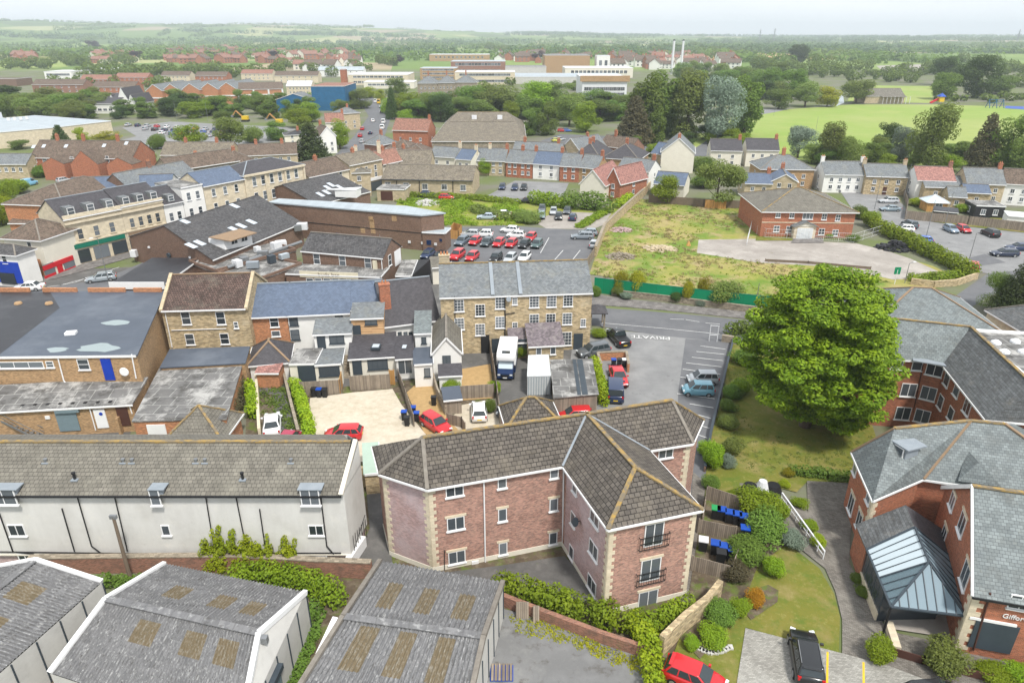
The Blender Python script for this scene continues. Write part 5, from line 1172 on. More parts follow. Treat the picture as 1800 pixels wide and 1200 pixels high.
def motorhome():
    P = G(891, 668, 0); L, W, H = 7.0, 2.3, 3.0; rz = R(-94); r = thing('motorhome', 'white and navy motorhome facing the camera in the mansion yard', 'motorhome', (P.x - .0, P.y + 2.9, .05), rz); Mi = mw(r)
    def T(p): return Mi @ Vector(p)
    def bx(c, d, nm, mt, bv=0, par=r):
        m = MB(); X, Y, Z = d[0] / 2, d[1] / 2, d[2] / 2
        vs = [T((c[0] + x, c[1] + y, c[2] + z)) for z in (-Z, Z) for x, y in ((-X, -Y), (X, -Y), (X, Y), (-X, Y))]; m.poly(vs, [[3, 2, 1, 0], [4, 5, 6, 7], [0, 1, 5, 4], [1, 2, 6, 5], [2, 3, 7, 6], [3, 0, 4, 7]])
        o = m.build(nm, mt, par)
        if bv: bevel(o, bv)
        return o
    bx((-.9, 0, 1.75), (5.2, W, 2.4), 'body', 'white_paint', .12); bx((-.9, 0, .75), (5.22, W + .02, .7), 'skirt', 'blue_dark', .05)
    m = MB(); m.poly([T(p) for p in [(1.7, -.95, 2.2), (1.7, .95, 2.2), (3.3, .95, .4), (3.3, -.95, .4), (3.3, -.9, 1.0), (3.3, .9, 1.0), (2.5, .95, 1.25), (2.5, -.95, 1.25), (1.7, -.95, .4), (1.7, .95, .4)]], [[8, 9, 2, 3], [3, 2, 5, 4], [4, 5, 6, 7], [7, 6, 1, 0], [0, 8, 3, 4, 7], [1, 6, 5, 2, 9]]); o = m.build('cab', 'blue_dark', r)
    m = MB(); m.poly([T(p) for p in [(2.52, -.85, 1.3), (2.52, .85, 1.3), (1.95, .85, 2.15), (1.95, -.85, 2.15), (2.42, -.85, 1.24), (2.42, .85, 1.24), (1.8, .85, 2.1), (1.8, -.85, 2.1)]], [[0, 1, 2, 3], [0, 3, 7, 4], [1, 5, 6, 2], [2, 6, 7, 3]]); m.build('windscreen', 'glass_bright', r)
    o = bx((1.75, 0, 2.6), (1.5, W - .1, .8), 'overcab', 'white_paint', .2); bx((1.5, 0, 3.02), (.7, 1.0, .06), 'roof_window', 'glass_car'); bx((-1.5, .5, 3.0), (.5, .5, .1), 'roof_vent', 'metal_white')
    bx((3.32, 0, .7), (.05, .9, .3), 'grille', 'plastic_black'); bx((3.34, 0, .48), (.04, .5, .12), 'number_plate', 'white_paint')
    for s in (-1, 1): bx((3.25, s * .72, .85), (.14, .32, .2), 'headlight', 'lamp_clear'); bx((2.3, s * 1.1, 1.5), (.2, .2, .35), 'door_mirror', 'plastic_black')
    for x in (2.55, -2.0):
        for s in (-1, 1): MB().tube(T((x, s * .85, .36)), T((x, s * 1.1, .36)), .36, n=14).build('wheel', 'tyre', r)
    bx((-.8, 1.16, 1.9), (1.0, .03, .6), 'side_window', 'glass_car'); bx((-.8, -1.16, 1.9), (1.0, .03, .6), 'side_window', 'glass_car')
motorhome()
# ---- garden divisions
fence('close boarded grey fence behind the two black bins on the gravel', [(530, 696), (600, 692)], 1.8); fence('orange timber gate panel at the foot of the steps', [(599, 692), (602, 678)], 1.8, 'fence_orange', t=.08)
fence('close boarded fence in front of the kitchen extension', [(617, 687), (686, 683)], 1.9); fence('short orange timber gate beside the garden room', [(686, 676), (694, 676)], 1.9, 'fence_orange')
fence('long weathered fence on the left of the orange gravel', [(696, 655), (712, 700), (728, 750)], 1.5)
wall('low rendered wall right of the orange gravel', [(762, 672), (770, 700), (784, 730)], 1.3, .2, 'stone_grey')
fence('long tall grey fence on the left of the motorhome yard', [(860, 612), (868, 660), (876, 720), (880, 760)], 1.9)
fence('grey panel fence behind the small grey shed', [(808, 702), (868, 698)], 1.7); fence('low grey fence enclosing the white hatchback space', [(786, 745), (812, 752), (818, 762)], 1.3)
wall('old stone party wall left of the garden path', [(500, 665), (512, 715), (526, 770)], 1.1, .3, 'stone_grey'); wall('tall overgrown stone wall beside the flat roofed store', [(432, 640), (420, 690), (408, 745)], 2.2, .4, 'stone_grey')
wall('pale stone wall on the left of the narrow yard', [(452, 670), (455, 720), (458, 770)], 1.2, .3, 'stone_cream'); wall('brick and stone wall end behind the gable of the rendered block', [(638, 856), (672, 852)], 2.2, .4, 'stone_rubble'); 
gp4 = [G2(q, 2.2) for q in ((641, 834), (668, 832), (656, 781), (638, 781))]; house('flat_roofed_link', 'low link with a pale green flat roof beside the gable end of the rendered block', None, None, 2.2, 4, 0, 'flat', 'stone_rubble', 'green_felt', cat='extension', plan=gp4)
lean('garden_shed', 'small garden shed with a grey felt roof by the yellow tub', (781, 703), (811, 700), 1.9, 2.2, 2.2, 'fence_wood', 'felt_blue', cat='shed')
wall('brick bin enclosure wall with red paint at the edge of the private car park', [(1056, 655), (1050, 634), (1100, 632), (1104, 655)], 1.15, .25, 'brick_orange', 'brick_enclosure', cop='stone_grey')
wall('dark rail wall dividing the parking bays from the lawn', [(1288, 604), (1266, 692), (1250, 760), (1238, 830)], .7, .18, 'brick_brown', 'boundary_wall', cop='grey_door')
wall('stone pier wall at the car park entrance', [(1268, 600), (1296, 604)], 1.0, .5, 'stone_grey')
wall('low rubble wall along the pavement under the green hoarding', [(1075, 519), (1150, 527), (1250, 540), (1340, 551)], .9, .35, 'stone_grey', 'boundary_wall', cop='stone_grey')
# sign frame on two posts
r = thing('sign_frame', 'empty white metal sign frame at the car park entrance', 'sign', G(1253, 601)[:]); a, b = G(1246, 600), G(1260, 601); m = MB()
for p in (a, b): m.tube(p, p + Vector((0, 0, 2.4)), .05, n=6)
for z in (1.0, 2.35): m.bar(a + Vector((0, 0, z)), b + Vector((0, 0, z)), .06)
m.build('frame', 'metal_white', r)
# green hoarding
hp = [(1044, 514), (1100, 521), (1180, 530), (1260, 540), (1340, 548), (1400, 552)]
r = thing('hoarding', 'long bright green painted hoarding along the waste plot', 'hoarding', G(*hp[0])[:]); m = MB(); P = [G2(p) for p in hp]
for i, (a, b) in enumerate(zip(P, P[1:])): m.bar((a[0], a[1], 1.25), (b[0], b[1], 1.25), .08, 2.5)
m.build('panels', 'green_paint', r); m = MB()
for a, b in zip(P, P[1:]): m.bar((a[0], a[1], 2.53), (b[0], b[1], 2.53), .12, .07)
m.build('top_rail', 'green_shop', r)
fence('brown slatted fence climbing beside the rear car park', [(1030, 474), (1044, 452), (1056, 425)], 1.8, 'fence_wood', 1.5)
wall('old stone wall between the rear car park and the waste plot', [(1046, 452), (1062, 410), (1080, 392), (1108, 366), (1130, 346)], 2.0, .5, 'stone_rubble', 'stone_wall', cop='stone_grey')
wall('brick wall running towards the white terrace', [(1130, 346), (1145, 328), (1155, 312)], 2.0, .4, 'stone_rubble', 'stone_wall')
fence('dark timber fence under the trees at the back of the waste plot', [(1140, 356), (1236, 364), (1318, 368)], 1.9, 'wood_pole'); fence('two pale new panels in the fence under the spreading tree', [(1239, 366), (1275, 368)], 2.0, 'fence_orange', t=.1)
fence('long grey fence at the back of the right hand car park', [(1592, 386), (1700, 396), (1820, 410)], 2.0)
fence('grey picket fence left of the grey parked cars', [(1586, 340), (1594, 362), (1590, 386)], 1.6)
wall('curved stone wall by the hedge at the road junction', [(1600, 500), (1640, 505), (1680, 502), (1716, 490)], 1.1, .4, 'stone_rubble', 'stone_wall')
# temporary fence panels on the waste plot
def heras(label, pts):
    r = thing('temporary_fence', label, 'fence', G(*pts[0])[:]); P = [G(*p) for p in pts]; m = MB()
    for a, b in zip(P, P[1:]):
        k = max(1, round((b - a).length / 3.4))
        for j in range(k + 1): q = a.lerp(b, j / k); m.tube(q, q + Vector((0, 0, 1.9)), .035, n=5)
        for z in (.2, 1.0, 1.9): m.bar(a + Vector((0, 0, z)), b + Vector((0, 0, z)), .035)
        for j in range(k * 8): q = a.lerp(b, j / (k * 8)); m.bar(q + Vector((0, 0, .2)), q + Vector((0, 0, 1.9)), .012)
    m.build('mesh', 'metal_white', r)
heras('temporary mesh fence in front of the red brick office', [(1330, 412), (1345, 418), (1420, 422), (1500, 427), (1548, 412)])
heras('temporary mesh fence on the left side of the red brick office', [(1312, 432), (1322, 395), (1328, 370)])
m_ = fence('row of short timber posts along the slab edge', [(1345, 460), (1420, 464), (1530, 474)], .5, 'wood_pole', 6, .05, 'post_rail')
# heaps
def heap(label, px, py, w, h, mat, name='rubble_heap'):
    P = G(px, py); rg = random.Random(px); r = thing(name, label, 'heap', P[:]); m = MB()
    for k in range(150):
        a = rg.uniform(0, 6.28); q = rg.random() ** .6; s = rg.uniform(.08, .32) * w / 4
        m.box((P.x + math.cos(a) * q * w / 2, P.y + math.sin(a) * q * w / 2.5, h * (1 - q) * rg.uniform(.6, 1)), (s * 1.6, s, s * .8), a)
    m.build('stones', mat, r)
heap('grey heap of rubble on the near left of the waste plot', 1091, 452, 5.5, .9, 'stone_grey'); heap('reddish heap of bricks beside the stone wall of the waste plot', 1092, 405, 5, .7, 'brick_pale'); heap('long low scatter of broken stone in the waste plot', 1160, 438, 6.5, .5, 'stone_ashlar')
heap('dark pile of soil at the end of the clipped hedge', 1572, 437, 7, 1.7, 'felt_black', 'soil_heap'); heap('pale heap of rubble in the overgrown plot behind the long brick hall', 750, 358, 7, 1, 'concrete_panel')
P = G(1210, 432); tag(MB().tube(P, P + Vector((0, 0, 1)), .5, .1, 8).build('traffic_cone', 'fence_orange'), 'orange cone standing alone on the waste plot', 'cone')
# ================================================================== RETIREMENT FLATS
XC = polyb('retirement_block', 'red brick retirement block with green grey slate hipped roof and lichened hips', [(29.1, 49.5), (27.7, 42.8), (33.1, 45.6), (38.2, 44.2), (46, 42.5), (48, 54)], 5.4,
    [(31.0, 47.6, 8.9), (37.9, 48.8, 8.9), (40.4, 48.3, 8.9)], [[0, 1, 2, 7, 6], [2, 3, 4, 8, 7], [4, 5, 8], [5, 0, 6, 7, 8]], 'brick_red', 'slate_green', caps=[(6, 7), (7, 8)], cat='flats')
m = MB(); V = XC.V
for i, j in ((7, 2), (8, 4), (6, 0)): m.bar(V[i] + Vector((0, 0, .04)), V[j] + Vector((0, 0, .04)), .3, .12)
XC.part('hip_tiles', m, 'ridge_tan')
XC.wp(0, [(1504, 822, .95, 1.2, 'c1'), (1528, 872, .95, 1.2, 'c1'), (1497, 885, 1.25, 1.7, 'c2'), (1511, 915, 1.2, 1.6, 'c2')], head='stone_cream')
m = MB(); c = Vector(XC.plan[1])
for q in range(14):
    for n, d in ((XC.nrm(0), (Vector(XC.plan[0]) - c).normalized()), (XC.nrm(1), (Vector(XC.plan[2]) - c).normalized())):
        L = .6 if q % 2 else .38; p = c + d * L / 2; m.box((p.x + n.x * .01, p.y + n.y * .01, .3 + .37 * q), (L, .07, .35), math.atan2(d.y, d.x))
XC.part('quoins', m, 'stone_cream')
P = G(1580, 798, 7.0); u = Vector((V[1] - V[0])).normalized(); m = MB(); P = P + Vector((.2, -.3, .6)); XC.part('dormer', MB().box((P.x, P.y, P.z - .2), (1.3, 1.3, 1.5), R(20)), 'lead_flash'); XC.part('dormer_roof', MB().box((P.x + .15, P.y, P.z + .62), (2.0, 1.7, .12), R(20)), 'lead_flash')
win(XC.root, Vector((P.x - .68, P.y - .25, P.z)), Vector((-.94, -.34, 0)), 1.0, 1.0, 'c1', sill=False)
MB().slab([(35.4, 44.9, 5.75), (38.3, 44.1, 5.75), (37.1, 47.2, 7.2), (36.9, 45.3, 7.2)], [[0, 3, 2], [1, 2, 3], [0, 1, 3]], .1).build('small_hip_roof', 'slate_green', XC.root)
# Gifford wing: gable facing left
gb, gf = Vector((34.2, 44.4)), Vector((29.8, 33.5)); ap = (gb + gf) / 2; dr = Vector((.965, -.26)).normalized(); LG = 16
GW = Bld('gabled_wing', 'red brick gabled wing with stone quoins, slate roof and lettering at the lower right', 'flats', [gf, gf + dr * LG, gb + dr * LG, gb]); ze, zr = 5.3, 9.4
m = MB(); m.prism(GW.plan, 0, ze, top=False); m.face([(gb.x, gb.y, ze), (gf.x, gf.y, ze), (ap.x, ap.y, zr)]); GW.part('wall', m, 'brick_red')
gu = (gf - gb).normalized(); o1, o2 = gf + gu * .35 - dr * .15, gb - gu * .35 - dr * .15; a0 = ap - dr * .15
V = [Vector((*o1, ze - .1)), Vector((*(o1 + dr * LG), ze - .1)), Vector((*(a0 + dr * LG), zr + .12)), Vector((*a0, zr + .12)), Vector((*(o2 + dr * LG), ze - .1)), Vector((*o2, ze - .1))]
GW.part('roof', MB().slab(V, [[0, 1, 2, 3], [3, 2, 4, 5]]), 'slate_green'); GW.part('ridge_tiles', MB().bar(V[3] + Vector((0, 0, .05)), V[2] + Vector((0, 0, .05)), .3, .12), 'lichen_ridge')
GW.part('bargeboard', MB().bar(V[0] - Vector((*dr * .03, 0.02)), V[3] - Vector((*dr * .03, 0.02)), .12, .22), 'white_paint'); GW.part('bargeboard', MB().bar(V[5] - Vector((*dr * .03, 0.02)), V[3] - Vector((*dr * .03, .02)), .12, .3), 'white_paint')
GW.part('gutter', MB().bar(V[0] - Vector((0, 0, .12)), V[1] - Vector((0, 0, .12)), .14, .14), 'black_pipe')
m = MB()
for q in range(14):
    for n, d in ((GW.nrm(3), -gu), (GW.nrm(0), dr)):
        L = .75 if q % 2 else .42; p = gf + d * L / 2; m.box((p.x + n.x * .01, p.y + n.y * .01, .2 + .37 * q), (L, .08, .35), math.atan2(d.y, d.x))
GW.part('quoins', m, 'stone_cream')
GW.wp(3, [(1675, 880, 1.2, 1.3, 'c2'), (1692, 920, 1.4, 1.6, 'c2'), (1660, 939, 1.1, 1.3, 'c2'), (1698, 1010, 1.5, 1.8, 'c2')], head='stone_cream')
GW.wp(0, [(1794, 1058, 1.3, 1.1, 'c2')]); GW.panel(0, 1745, 1118, 2.5, 2.3, 'grey_door', 'garage_door'); GW.panel(0, 1745, 1091, 2.7, .18, 'white_paint', 'door_head'); GW.pipe([(1740, 1040), (1710, 1140)], 0, .07, 'brown_door')
P = onplane(1776, 1083, GW.plan[0], GW.plan[1]) + GW.nrm(0) * .05; text(GW.root, 'Gifford Court', P + Vector((*dr, 0)) * .95, GW.nrm(0), .5, 'white_paint')
# glazed entrance
cz = 2.9; ca, cb, cc, cd, ce = G(1504, 921, cz), G(1523, 966, cz), G(1566, 1067, cz), G(1698, 1083, cz), G(1655, 928, cz); k1, k2 = G(1592, 887, 4.9), G(1633, 988, 4.9)
kk = k1.lerp(k2, .42); r = thing('glazed_entrance', 'glazed hipped entrance canopy with dark frames between the two red brick wings', 'conservatory', (cc.x, cc.y, 0))
m1 = ce.lerp(cd, .34)
MB().slab([ca, cb, kk, k1], [[0, 1, 2, 3]], .1).build('tiled_roof', 'slate_streak', r); MB().slab([ce, k1, kk, m1], [[0, 1, 2, 3]], .1).build('tiled_roof', 'slate_dark', r)
mid = cb.lerp(cc, .52); MB().slab([cb, mid, k2, kk], [[0, 1, 2, 3]], .04).build('bright_glazing', 'glass_bright', r)
MB().slab([mid, cc, k2], [[0, 1, 2]], .04).build('glazing', 'glass_clear', r); MB().slab([cc, cd, k2], [[0, 1, 2]], .04).build('glazing', 'glass_roof', r); MB().slab([cd, m1, kk, k2], [[0, 1, 2, 3]], .04).build('glazing', 'glass_roof', r)
m = MB(); U = Vector((0, 0, .04))
for a, b, w_ in ((cb, cc, .14), (cc, cd, .16), (cd, m1, .2), (cc, k2, .12), (cd, k2, .12), (kk, k2, .14), (cb, kk, .14), (m1, kk, .12), (mid, k2, .1)): m.bar(a + U, b + U, w_, .1)
for k in range(1, 5): m.bar(cb.lerp(mid, k / 5) + U, kk.lerp(k2, k / 5) + U, .05, .06)
for k in range(1, 4): m.bar(mid.lerp(cc, k / 4) + U, k2.lerp(cc, k / 4) + U, .05, .06)
def onhip(t):                                                    # glazing bars of the front hip run square to the gutter
    p = cc.lerp(cd, t); e = (cd - cc).normalized(); s2 = (k2 - cc).dot(e) / (cd - cc).length
    return p, (cc.lerp(k2, t / s2) if t < s2 else cd.lerp(k2, (1 - t) / (1 - s2)))
for k in range(1, 8): p, q = onhip(k / 8); m.bar(p + U, q + U, .05, .06)
for k in range(1, 7): m.bar(cd.lerp(m1, k / 7) + U, k2.lerp(kk, k / 7) + U, .05, .06)
m.build('glazing_bars', 'grey_door', r)
m = MB()
for p in (cc, cd): m.tube((p.x, p.y, 0), (p.x, p.y, cz), .09, n=8)
m.build('posts', 'black_pipe', r)
w0, w1 = cb + Vector((.1, 0, 0)), cb.lerp(cc, .72) + Vector((.1, 0, 0)); m = MB(); m.bar((w0.x, w0.y, .4), (w1.x, w1.y, .4), .25, .8); m.build('base_wall', 'stone_cream', r)
m = MB(); m.bar((w0.x, w0.y, 1.85), (w1.x, w1.y, 1.85), .05, 2.05); m.build('side_glazing', 'glass', r); m = MB()
for k in range(6): q = w0.lerp(w1, k / 5); m.bar((q.x, q.y, .8), (q.x, q.y, 2.85), .08)
m.build('mullions', 'grey_door', r)
b0, b1 = Vector((ca.x + .25, ca.y, 0)), Vector((w0.x, w0.y, 0)); MB().bar((b0.x, b0.y, 1.4), (b1.x, b1.y, 1.4), .25, 2.8).build('brick_side', 'brick_red', r)
q1_, q2_ = w1 + Vector((0, 0, 0)), w1 + Vector((4.2, .1, 0)); MB().bar((q1_.x, q1_.y, 1.35), (q2_.x, q2_.y, 1.35), .12, 2.6).build('entrance_doors', 'glass', r)
MB().box((w1.x + .3, w1.y - 1.6, .3), (.5, 2.3, .5), R(-14)).build('planter', 'stone_cream', r)
# rear three storey wing
ol = [(35.5, 62.9), (41.6, 62.0), (42.9, 61.1), (40.5, 50.5), (47.4, 49.2), (50.4, 66.6), (36.2, 69.6)]
RW = polyb('retirement_block', 'three storey red brick retirement wing with grey slate roof behind the chestnut tree', ol, 8, [(39.6, 66, 11), (46.5, 63.7, 11), (43.9, 50.2, 11)], [[0, 1, 2, 8, 7], [2, 3, 9, 8], [3, 4, 9], [4, 5, 8, 9], [5, 6, 7, 8], [6, 0, 7]], 'brick_red', 'slate_streak', caps=[(7, 8), (8, 9)], cat='flats')
RW.part('slate_face', MB().slab([RW.V[i] + Vector((0, 0, .02)) for i in (0, 1, 2, 8, 7)], [[0, 1, 2, 3, 4]], .01), 'slate_green')
RW.part('valley_lead', MB().box((42.2, 61.6, 8.1), (3.6, 1.3, .1), R(-25)), 'lead_flash')
RW.wp(0, [(1612, 642, 1.0, 1.1, 'c1'), (1577, 640, 1.1, 1.1, 'c1'), (1597, 685, 1.5, 1.5, 'c2'), (1587, 726, 1.5, 1.5, 'c2')]); RW.wp(1, [(1643, 649, 1.5, 1.4, 'c2'), (1632, 691, 1.4, 1.5, 'c2'), (1621, 731, 1.4, 1.5, 'c2')])
RW.wp(2, [(1665, 667, 1.2, 1.3, 'c1'), (1682, 686, 1.2, 1.2, 'c1'), (1701, 714, 1.4, 1.5, 'c2'), (1654, 706, 1.2, 1.4, 'c1'), (1672, 727, 1.2, 1.3, 'c1')])
RW.pipe([(1622, 640), (1601, 742)], 0, .07, 'brown_door')
house('slate_roofed_wing', 'long pale slate hipped roof of the far retirement wing behind the chestnut', None, None, 5.4, 13, 8.6, 'hip', 'brick_red', 'slate_green', cat='flats', plan=[(43.5, 76.5), (58.6, 74), (60.4, 87), (45.5, 89.5)], ridge='ridge_tan')
fr3 = house('flat_roofed_link', 'flat felt roofed link block with domed rooflights behind the slate wing', None, None, 6.8, 8, 0, 'flat', 'brick_red', 'felt_grey', cat='extension', plan=[(49.8, 50), (62, 48), (64, 70), (52.4, 72)], par=.3)
for px, py in ((1750, 604), (1765, 620), (1784, 602), (1798, 620)):
    P = G(px, py, 6.9); m = MB(); m.tube((P.x, P.y, 6.95), (P.x, P.y, 7.15), .55, .5, 12); m.tube((P.x, P.y, 7.15), (P.x, P.y, 7.35), .5, .2, 12); fr3.part('dome_light', m, 'metal_white')
house('stone_annexe', 'cream stone annexe with a streaked slate roof at the right edge', (1737, 545), (1830, 600), 3.2, 12, 6.5, 'hip', 'stone_cream', 'slate_streak', cat='building')
# washing: dark greenhouse pod, planters, bin stores
r = thing('garden_igloo', 'black plastic clad round cover with a white top on the lawn edge', 'garden cover', G(1337, 866)[:]); P = G(1337, 866); m = MB()
for k, (dx, dz) in enumerate(((-1.05, .5), (1.05, .5))): m.tube((P.x + dx, P.y, 0), (P.x + dx, P.y, .9), .95, .55, 12)
m.build('cover', 'plastic_black', r); MB().tube((P.x, P.y - .1, 0), (P.x, P.y - .1, 1.4), .8, .35, 10).build('top', 'metal_white', r)
r = thing('handrail_wall', 'long white metal handrail along the garden path', 'handrail', G(1376, 890)[:]); a, b = G(1372, 880), G(1446, 984); m = MB(); m.bar(a + Vector((0, 0, .9)), b + Vector((0, 0, .9)), .12, .08)
for k in range(9): q = a.lerp(b, k / 8); m.bar(q, q + Vector((0, 0, .9)), .07)
m.bar(a + Vector((0, 0, .45)), b + Vector((0, 0, .45)), .05); m.build('rail', 'metal_white', r)
fence('timber bin store fence furthest from the camera', [(1240, 880), (1298, 900)], 1.6); fence('timber bin store fence between the two groups of bins', [(1232, 935), (1240, 880)], 1.6); fence('middle timber fence of the bin store', [(1226, 938), (1290, 952)], 1.5); fence('near timber bin store fence with white top rail', [(1214, 1004), (1282, 1022), (1296, 985)], 1.5)
k = 0
for px, py, lid, lab in [(1256, 912, 'plastic_green', 'recycling bin with a green lid at the left of the far bin row'), (1266, 914, 'plastic_blue', 'blue lidded bin second in the far bin row'), (1280, 919, 'plastic_blue', 'blue lidded bin third in the far bin row'), (1293, 922, 'plastic_blue', 'blue lidded bin fourth in the far bin row'), (1305, 926, 'plastic_blue', 'blue lidded bin at the right end of the far bin row'), (1307, 947, 'plastic_blue', 'blue bin standing alone at the right of the store'),
                         (1234, 968, 'metal_white', 'pale lidded bin at the left of the near bin store'), (1255, 974, 'plastic_blue', 'blue lidded bin left of the near bin row'), (1270, 979, 'plastic_blue', 'blue lidded bin in the middle of the near row'), (1285, 985, 'plastic_blue', 'blue lidded bin at the right of the near row'), (1265, 990, 'plastic_black', 'black bin in front of the near row of blue lids')]:
    bin_(px, py, lid, lab, R(-15), 1.15, .68)
for px, py, lid, lab in [(553, 697, 'plastic_black', 'black bin left of the blue lidded bin by the grey fence'), (562, 698, 'plastic_blue', 'blue lidded bin in front of the grey fence'), (572, 698, 'plastic_black', 'black bin right of the blue lidded bin by the grey fence'), (711, 738, 'plastic_blue', 'blue lidded bin left of the party fence'), (716, 748, 'plastic_black', 'grey lidded bin nearest the camera at the party fence'), (727, 730, 'plastic_blue', 'far blue lidded bin right of the party fence'), (733, 740, 'plastic_blue', 'near blue lidded bin right of the party fence'), (763, 712, 'plastic_black', 'dark green bin beyond the red hatchback'),
                         (1078, 645, 'plastic_blue', 'blue bin in the brick enclosure'), (1088, 645, 'plastic_black', 'black bin in the brick enclosure'), (1097, 645, 'metal_white', 'white bin in the brick enclosure')]: bin_(px, py, lid, lab, 0)
# telegraph pole and its stay
r = thing('telegraph_pole', 'leaning wooden telegraph pole in front of the rendered block', 'telegraph pole', G(232, 1026)[:]); P = G(232, 1026); T_ = onplane(199, 908, (P.x - 5, P.y), (P.x + 5, P.y)); MB().tube(P, T_, .15, .11, 8).build('pole', 'wood_pole', r); MB().box(T_[:], (.5, .2, .3)).build('junction_box', 'steel', r)
# pallets, bits in the yard
r = thing('pallet', 'blue edged pallet loaded with boards in the yard', 'pallet', G(882, 1185)[:]); P = G(882, 1185); m = MB()
for k in range(6): m.box((P.x - .6 + .24 * k, P.y, .25), (.18, 1.3, .03), 0)
m.build('boards', 'fence_wood', r); MB().box((P.x, P.y, .1), (1.5, 1.2, .16)).build('base', 'plastic_blue', r)
for px, py, rz, lab in ((918, 1083, .2, 'left weathered board leaning on the ivy wall'), (942, 1090, .1, 'right weathered board leaning on the ivy wall')):
    P = G(px, py); tag(MB().bar((P.x, P.y - .3, 0), (P.x, P.y + .1, 1.3), .9 if px < 930 else .45, .05).build('timber_board', 'fence_wood'), lab, 'board')
P = G(850, 1170); r = thing('sack', 'black plastic sack leaning against the warehouse wall', 'sack', P[:]); MB().tube(P, P + Vector((0, 0, 1.4)), .35, .1, 10).build('sack_body', 'plastic_black', r)
# ================================================================== MIDDLE GROUND
H1 = house('brick_hall', 'big brown brick hall with a dark tiled roof, skylights and a white dormer', (373, 457), (530, 392), 4.5, 25, 8.3, 'gable', 'brick_brown', 'tile_charcoal', plan=[(-48.8, 106.9), (-41, 130.8), (-61.7, 144.8), (-69.5, 120.9)], cat='hall', ridge='tile_charcoal', ov=.2)
skyl(H1, [(324, 389), (336, 432), (351, 427), (411, 403), (424, 397), (442, 390), (412, 362)], 1.1, 1.9, 'skylight', 4.5, 8.3)
P = G(412, 424, 5.8); H1.part('dormer', MB().slab([(P.x - 3.4, P.y - 1.9, 7.05), (P.x + .5, P.y - 2.8, 6.65), (P.x + 3.1, P.y + 2.5, 6.65), (P.x - .2, P.y + 3.6, 7.05)], [[0, 1, 2, 3]], .15), 'ridge_tan')
A_ = Vector((P.x - 1.2, P.y - 2.6, 0)); B__ = Vector((P.x + 2.6, P.y + 3.4, 0)); m = MB(); A_, B__ = A_.lerp(B__, .08), A_.lerp(B__, .86); m.prism([(A_.x, A_.y), (B__.x, B__.y), (B__.x - 3, B__.y + 1.0), (A_.x - 3, A_.y + 1.0)], 4.6, 6.6); H1.part('dormer_walls', m, 'white_paint')
d_ = (B__ - A_).normalized(); nd = Vector((d_.y, -d_.x, 0))
for t in (.35, .72): win(H1.root, A_.lerp(B__, t) + Vector((0, 0, 5.9)) + nd * .03, nd, 1.3, .9, 'c2', sill=False)
P = H1.wallpt(3, .5, 3.2, .15); H1.part('round_vent', MB().tube(P, P + H1.nrm(3) * .3, .45, n=12), 'grey_door')
for t, u in ((.25, 3.6), (.75, 3.9)): P = H1.wallpt(3, t, u, .1); H1.part('wall_lamp', MB().box(P[:], (.35, .35, .3)), 'metal_white')
P = H1.wallpt(3, .06, 1.8, .6); H1.part('condenser_unit', MB().box(P[:], (1, 1, 1.2)), 'metal_white')
H2 = house('brick_hall', 'second brown brick hall with five rooflights behind the long brick wall building', (557, 360), (650, 337), 4.2, 21, 7.3, 'gable', 'brick_brown', 'tile_charcoal', cat='hall', ridge='tile_charcoal', ov=.2)
skyl(H2, [(563, 342), (574, 338), (576, 330), (582, 325), (597, 329)], 1.0, 2.2, 'skylight', 4.2, 7.3)
P = G(612, 342, 5.4); H2.part('dormer', MB().slab([(P.x - 5, P.y + .5, 6.5), (P.x + 2, P.y - .8, 6.6), (P.x + 2.6, P.y + 3, 6.5)], [[0, 1, 2]], .2), 'metal_white'); H2.part('dormer_wall', MB().prism([(P.x - 3, P.y + .3), (P.x + 2, P.y - .8), (P.x + 2.4, P.y + 2.5)], 4.8, 6.5), 'white_paint')
a, b, c = G(474, 357, 6.7), G(740, 380, 6.7), G(780, 376, 6.7); d = Vector((b.x - a.x, b.y - a.y)).normalized(); n = Vector((-d.y, d.x)); pl = [(a.x, a.y), (b.x, b.y), (c.x, c.y), (c.x - 8, c.y + 5.5), (a.x + n.x * 3.2, a.y + n.y * 3.2)]
LW = Bld('long_brick_hall', 'long windowless brown brick hall with a pale metal roof edge beside the rear car park', 'hall', pl); LW.part('wall', MB().prism(pl, 0, 6.7, top=False), 'brick_brown'); LW.part('roof', MB().prism(inset(pl, -.2), 6.7, 6.95), 'metal_roof')
for px, py, w_, h_ in ((652, 385, 1.0, 1.0), (654, 394, 1.0, 1.8), (693, 384, 1.0, 1.0), (638, 405, 1.0, 1.0), (656, 406, 1.0, 1.0)): LW.panel(0, px, py, w_, h_, 'brick_buff', 'patched_brick', .03)
LW.part('band', MB().bar(LW.wallpt(0, .25, 3.4, .03), LW.wallpt(0, 1, 3.4, .03), .06, .12), 'black_pipe'); LW.panel(0, 594, 413, .8, .8, 'blue_dark', 'sign'); 
for px, py in ((720, 425), (743, 427), (766, 429)): LW.panel(0, px, py, .5, .45, 'metal_white', 'wall_lamp', .2)
e = house('flat_roofed_annexe', 'small brick annexe with a pale metal roof against the end of the long hall', (742, 409), (782, 411), 3.6, 4, 0, 'flat', 'brick_brown', 'metal_roof', cat='annexe'); e.panel(0, 754, 426, .9, .9, 'blue_dark', 'sign'); e.panel(0, 775, 422, .5, .5, 'blue_dark', 'small_sign')
for k, (px, mt) in enumerate(((619, 'plastic_green'), (640, 'metal_white'), (660, 'metal_roof'))):
    P = G(px, 434, 0); tag(MB().box((P.x, P.y + .5, .8), (3.2, 1.3, 1.6), R(-20)).build('waste_skip', mt), ['green', 'white', 'grey'][k] + ' trade waste container along the long brick hall', 'skip')
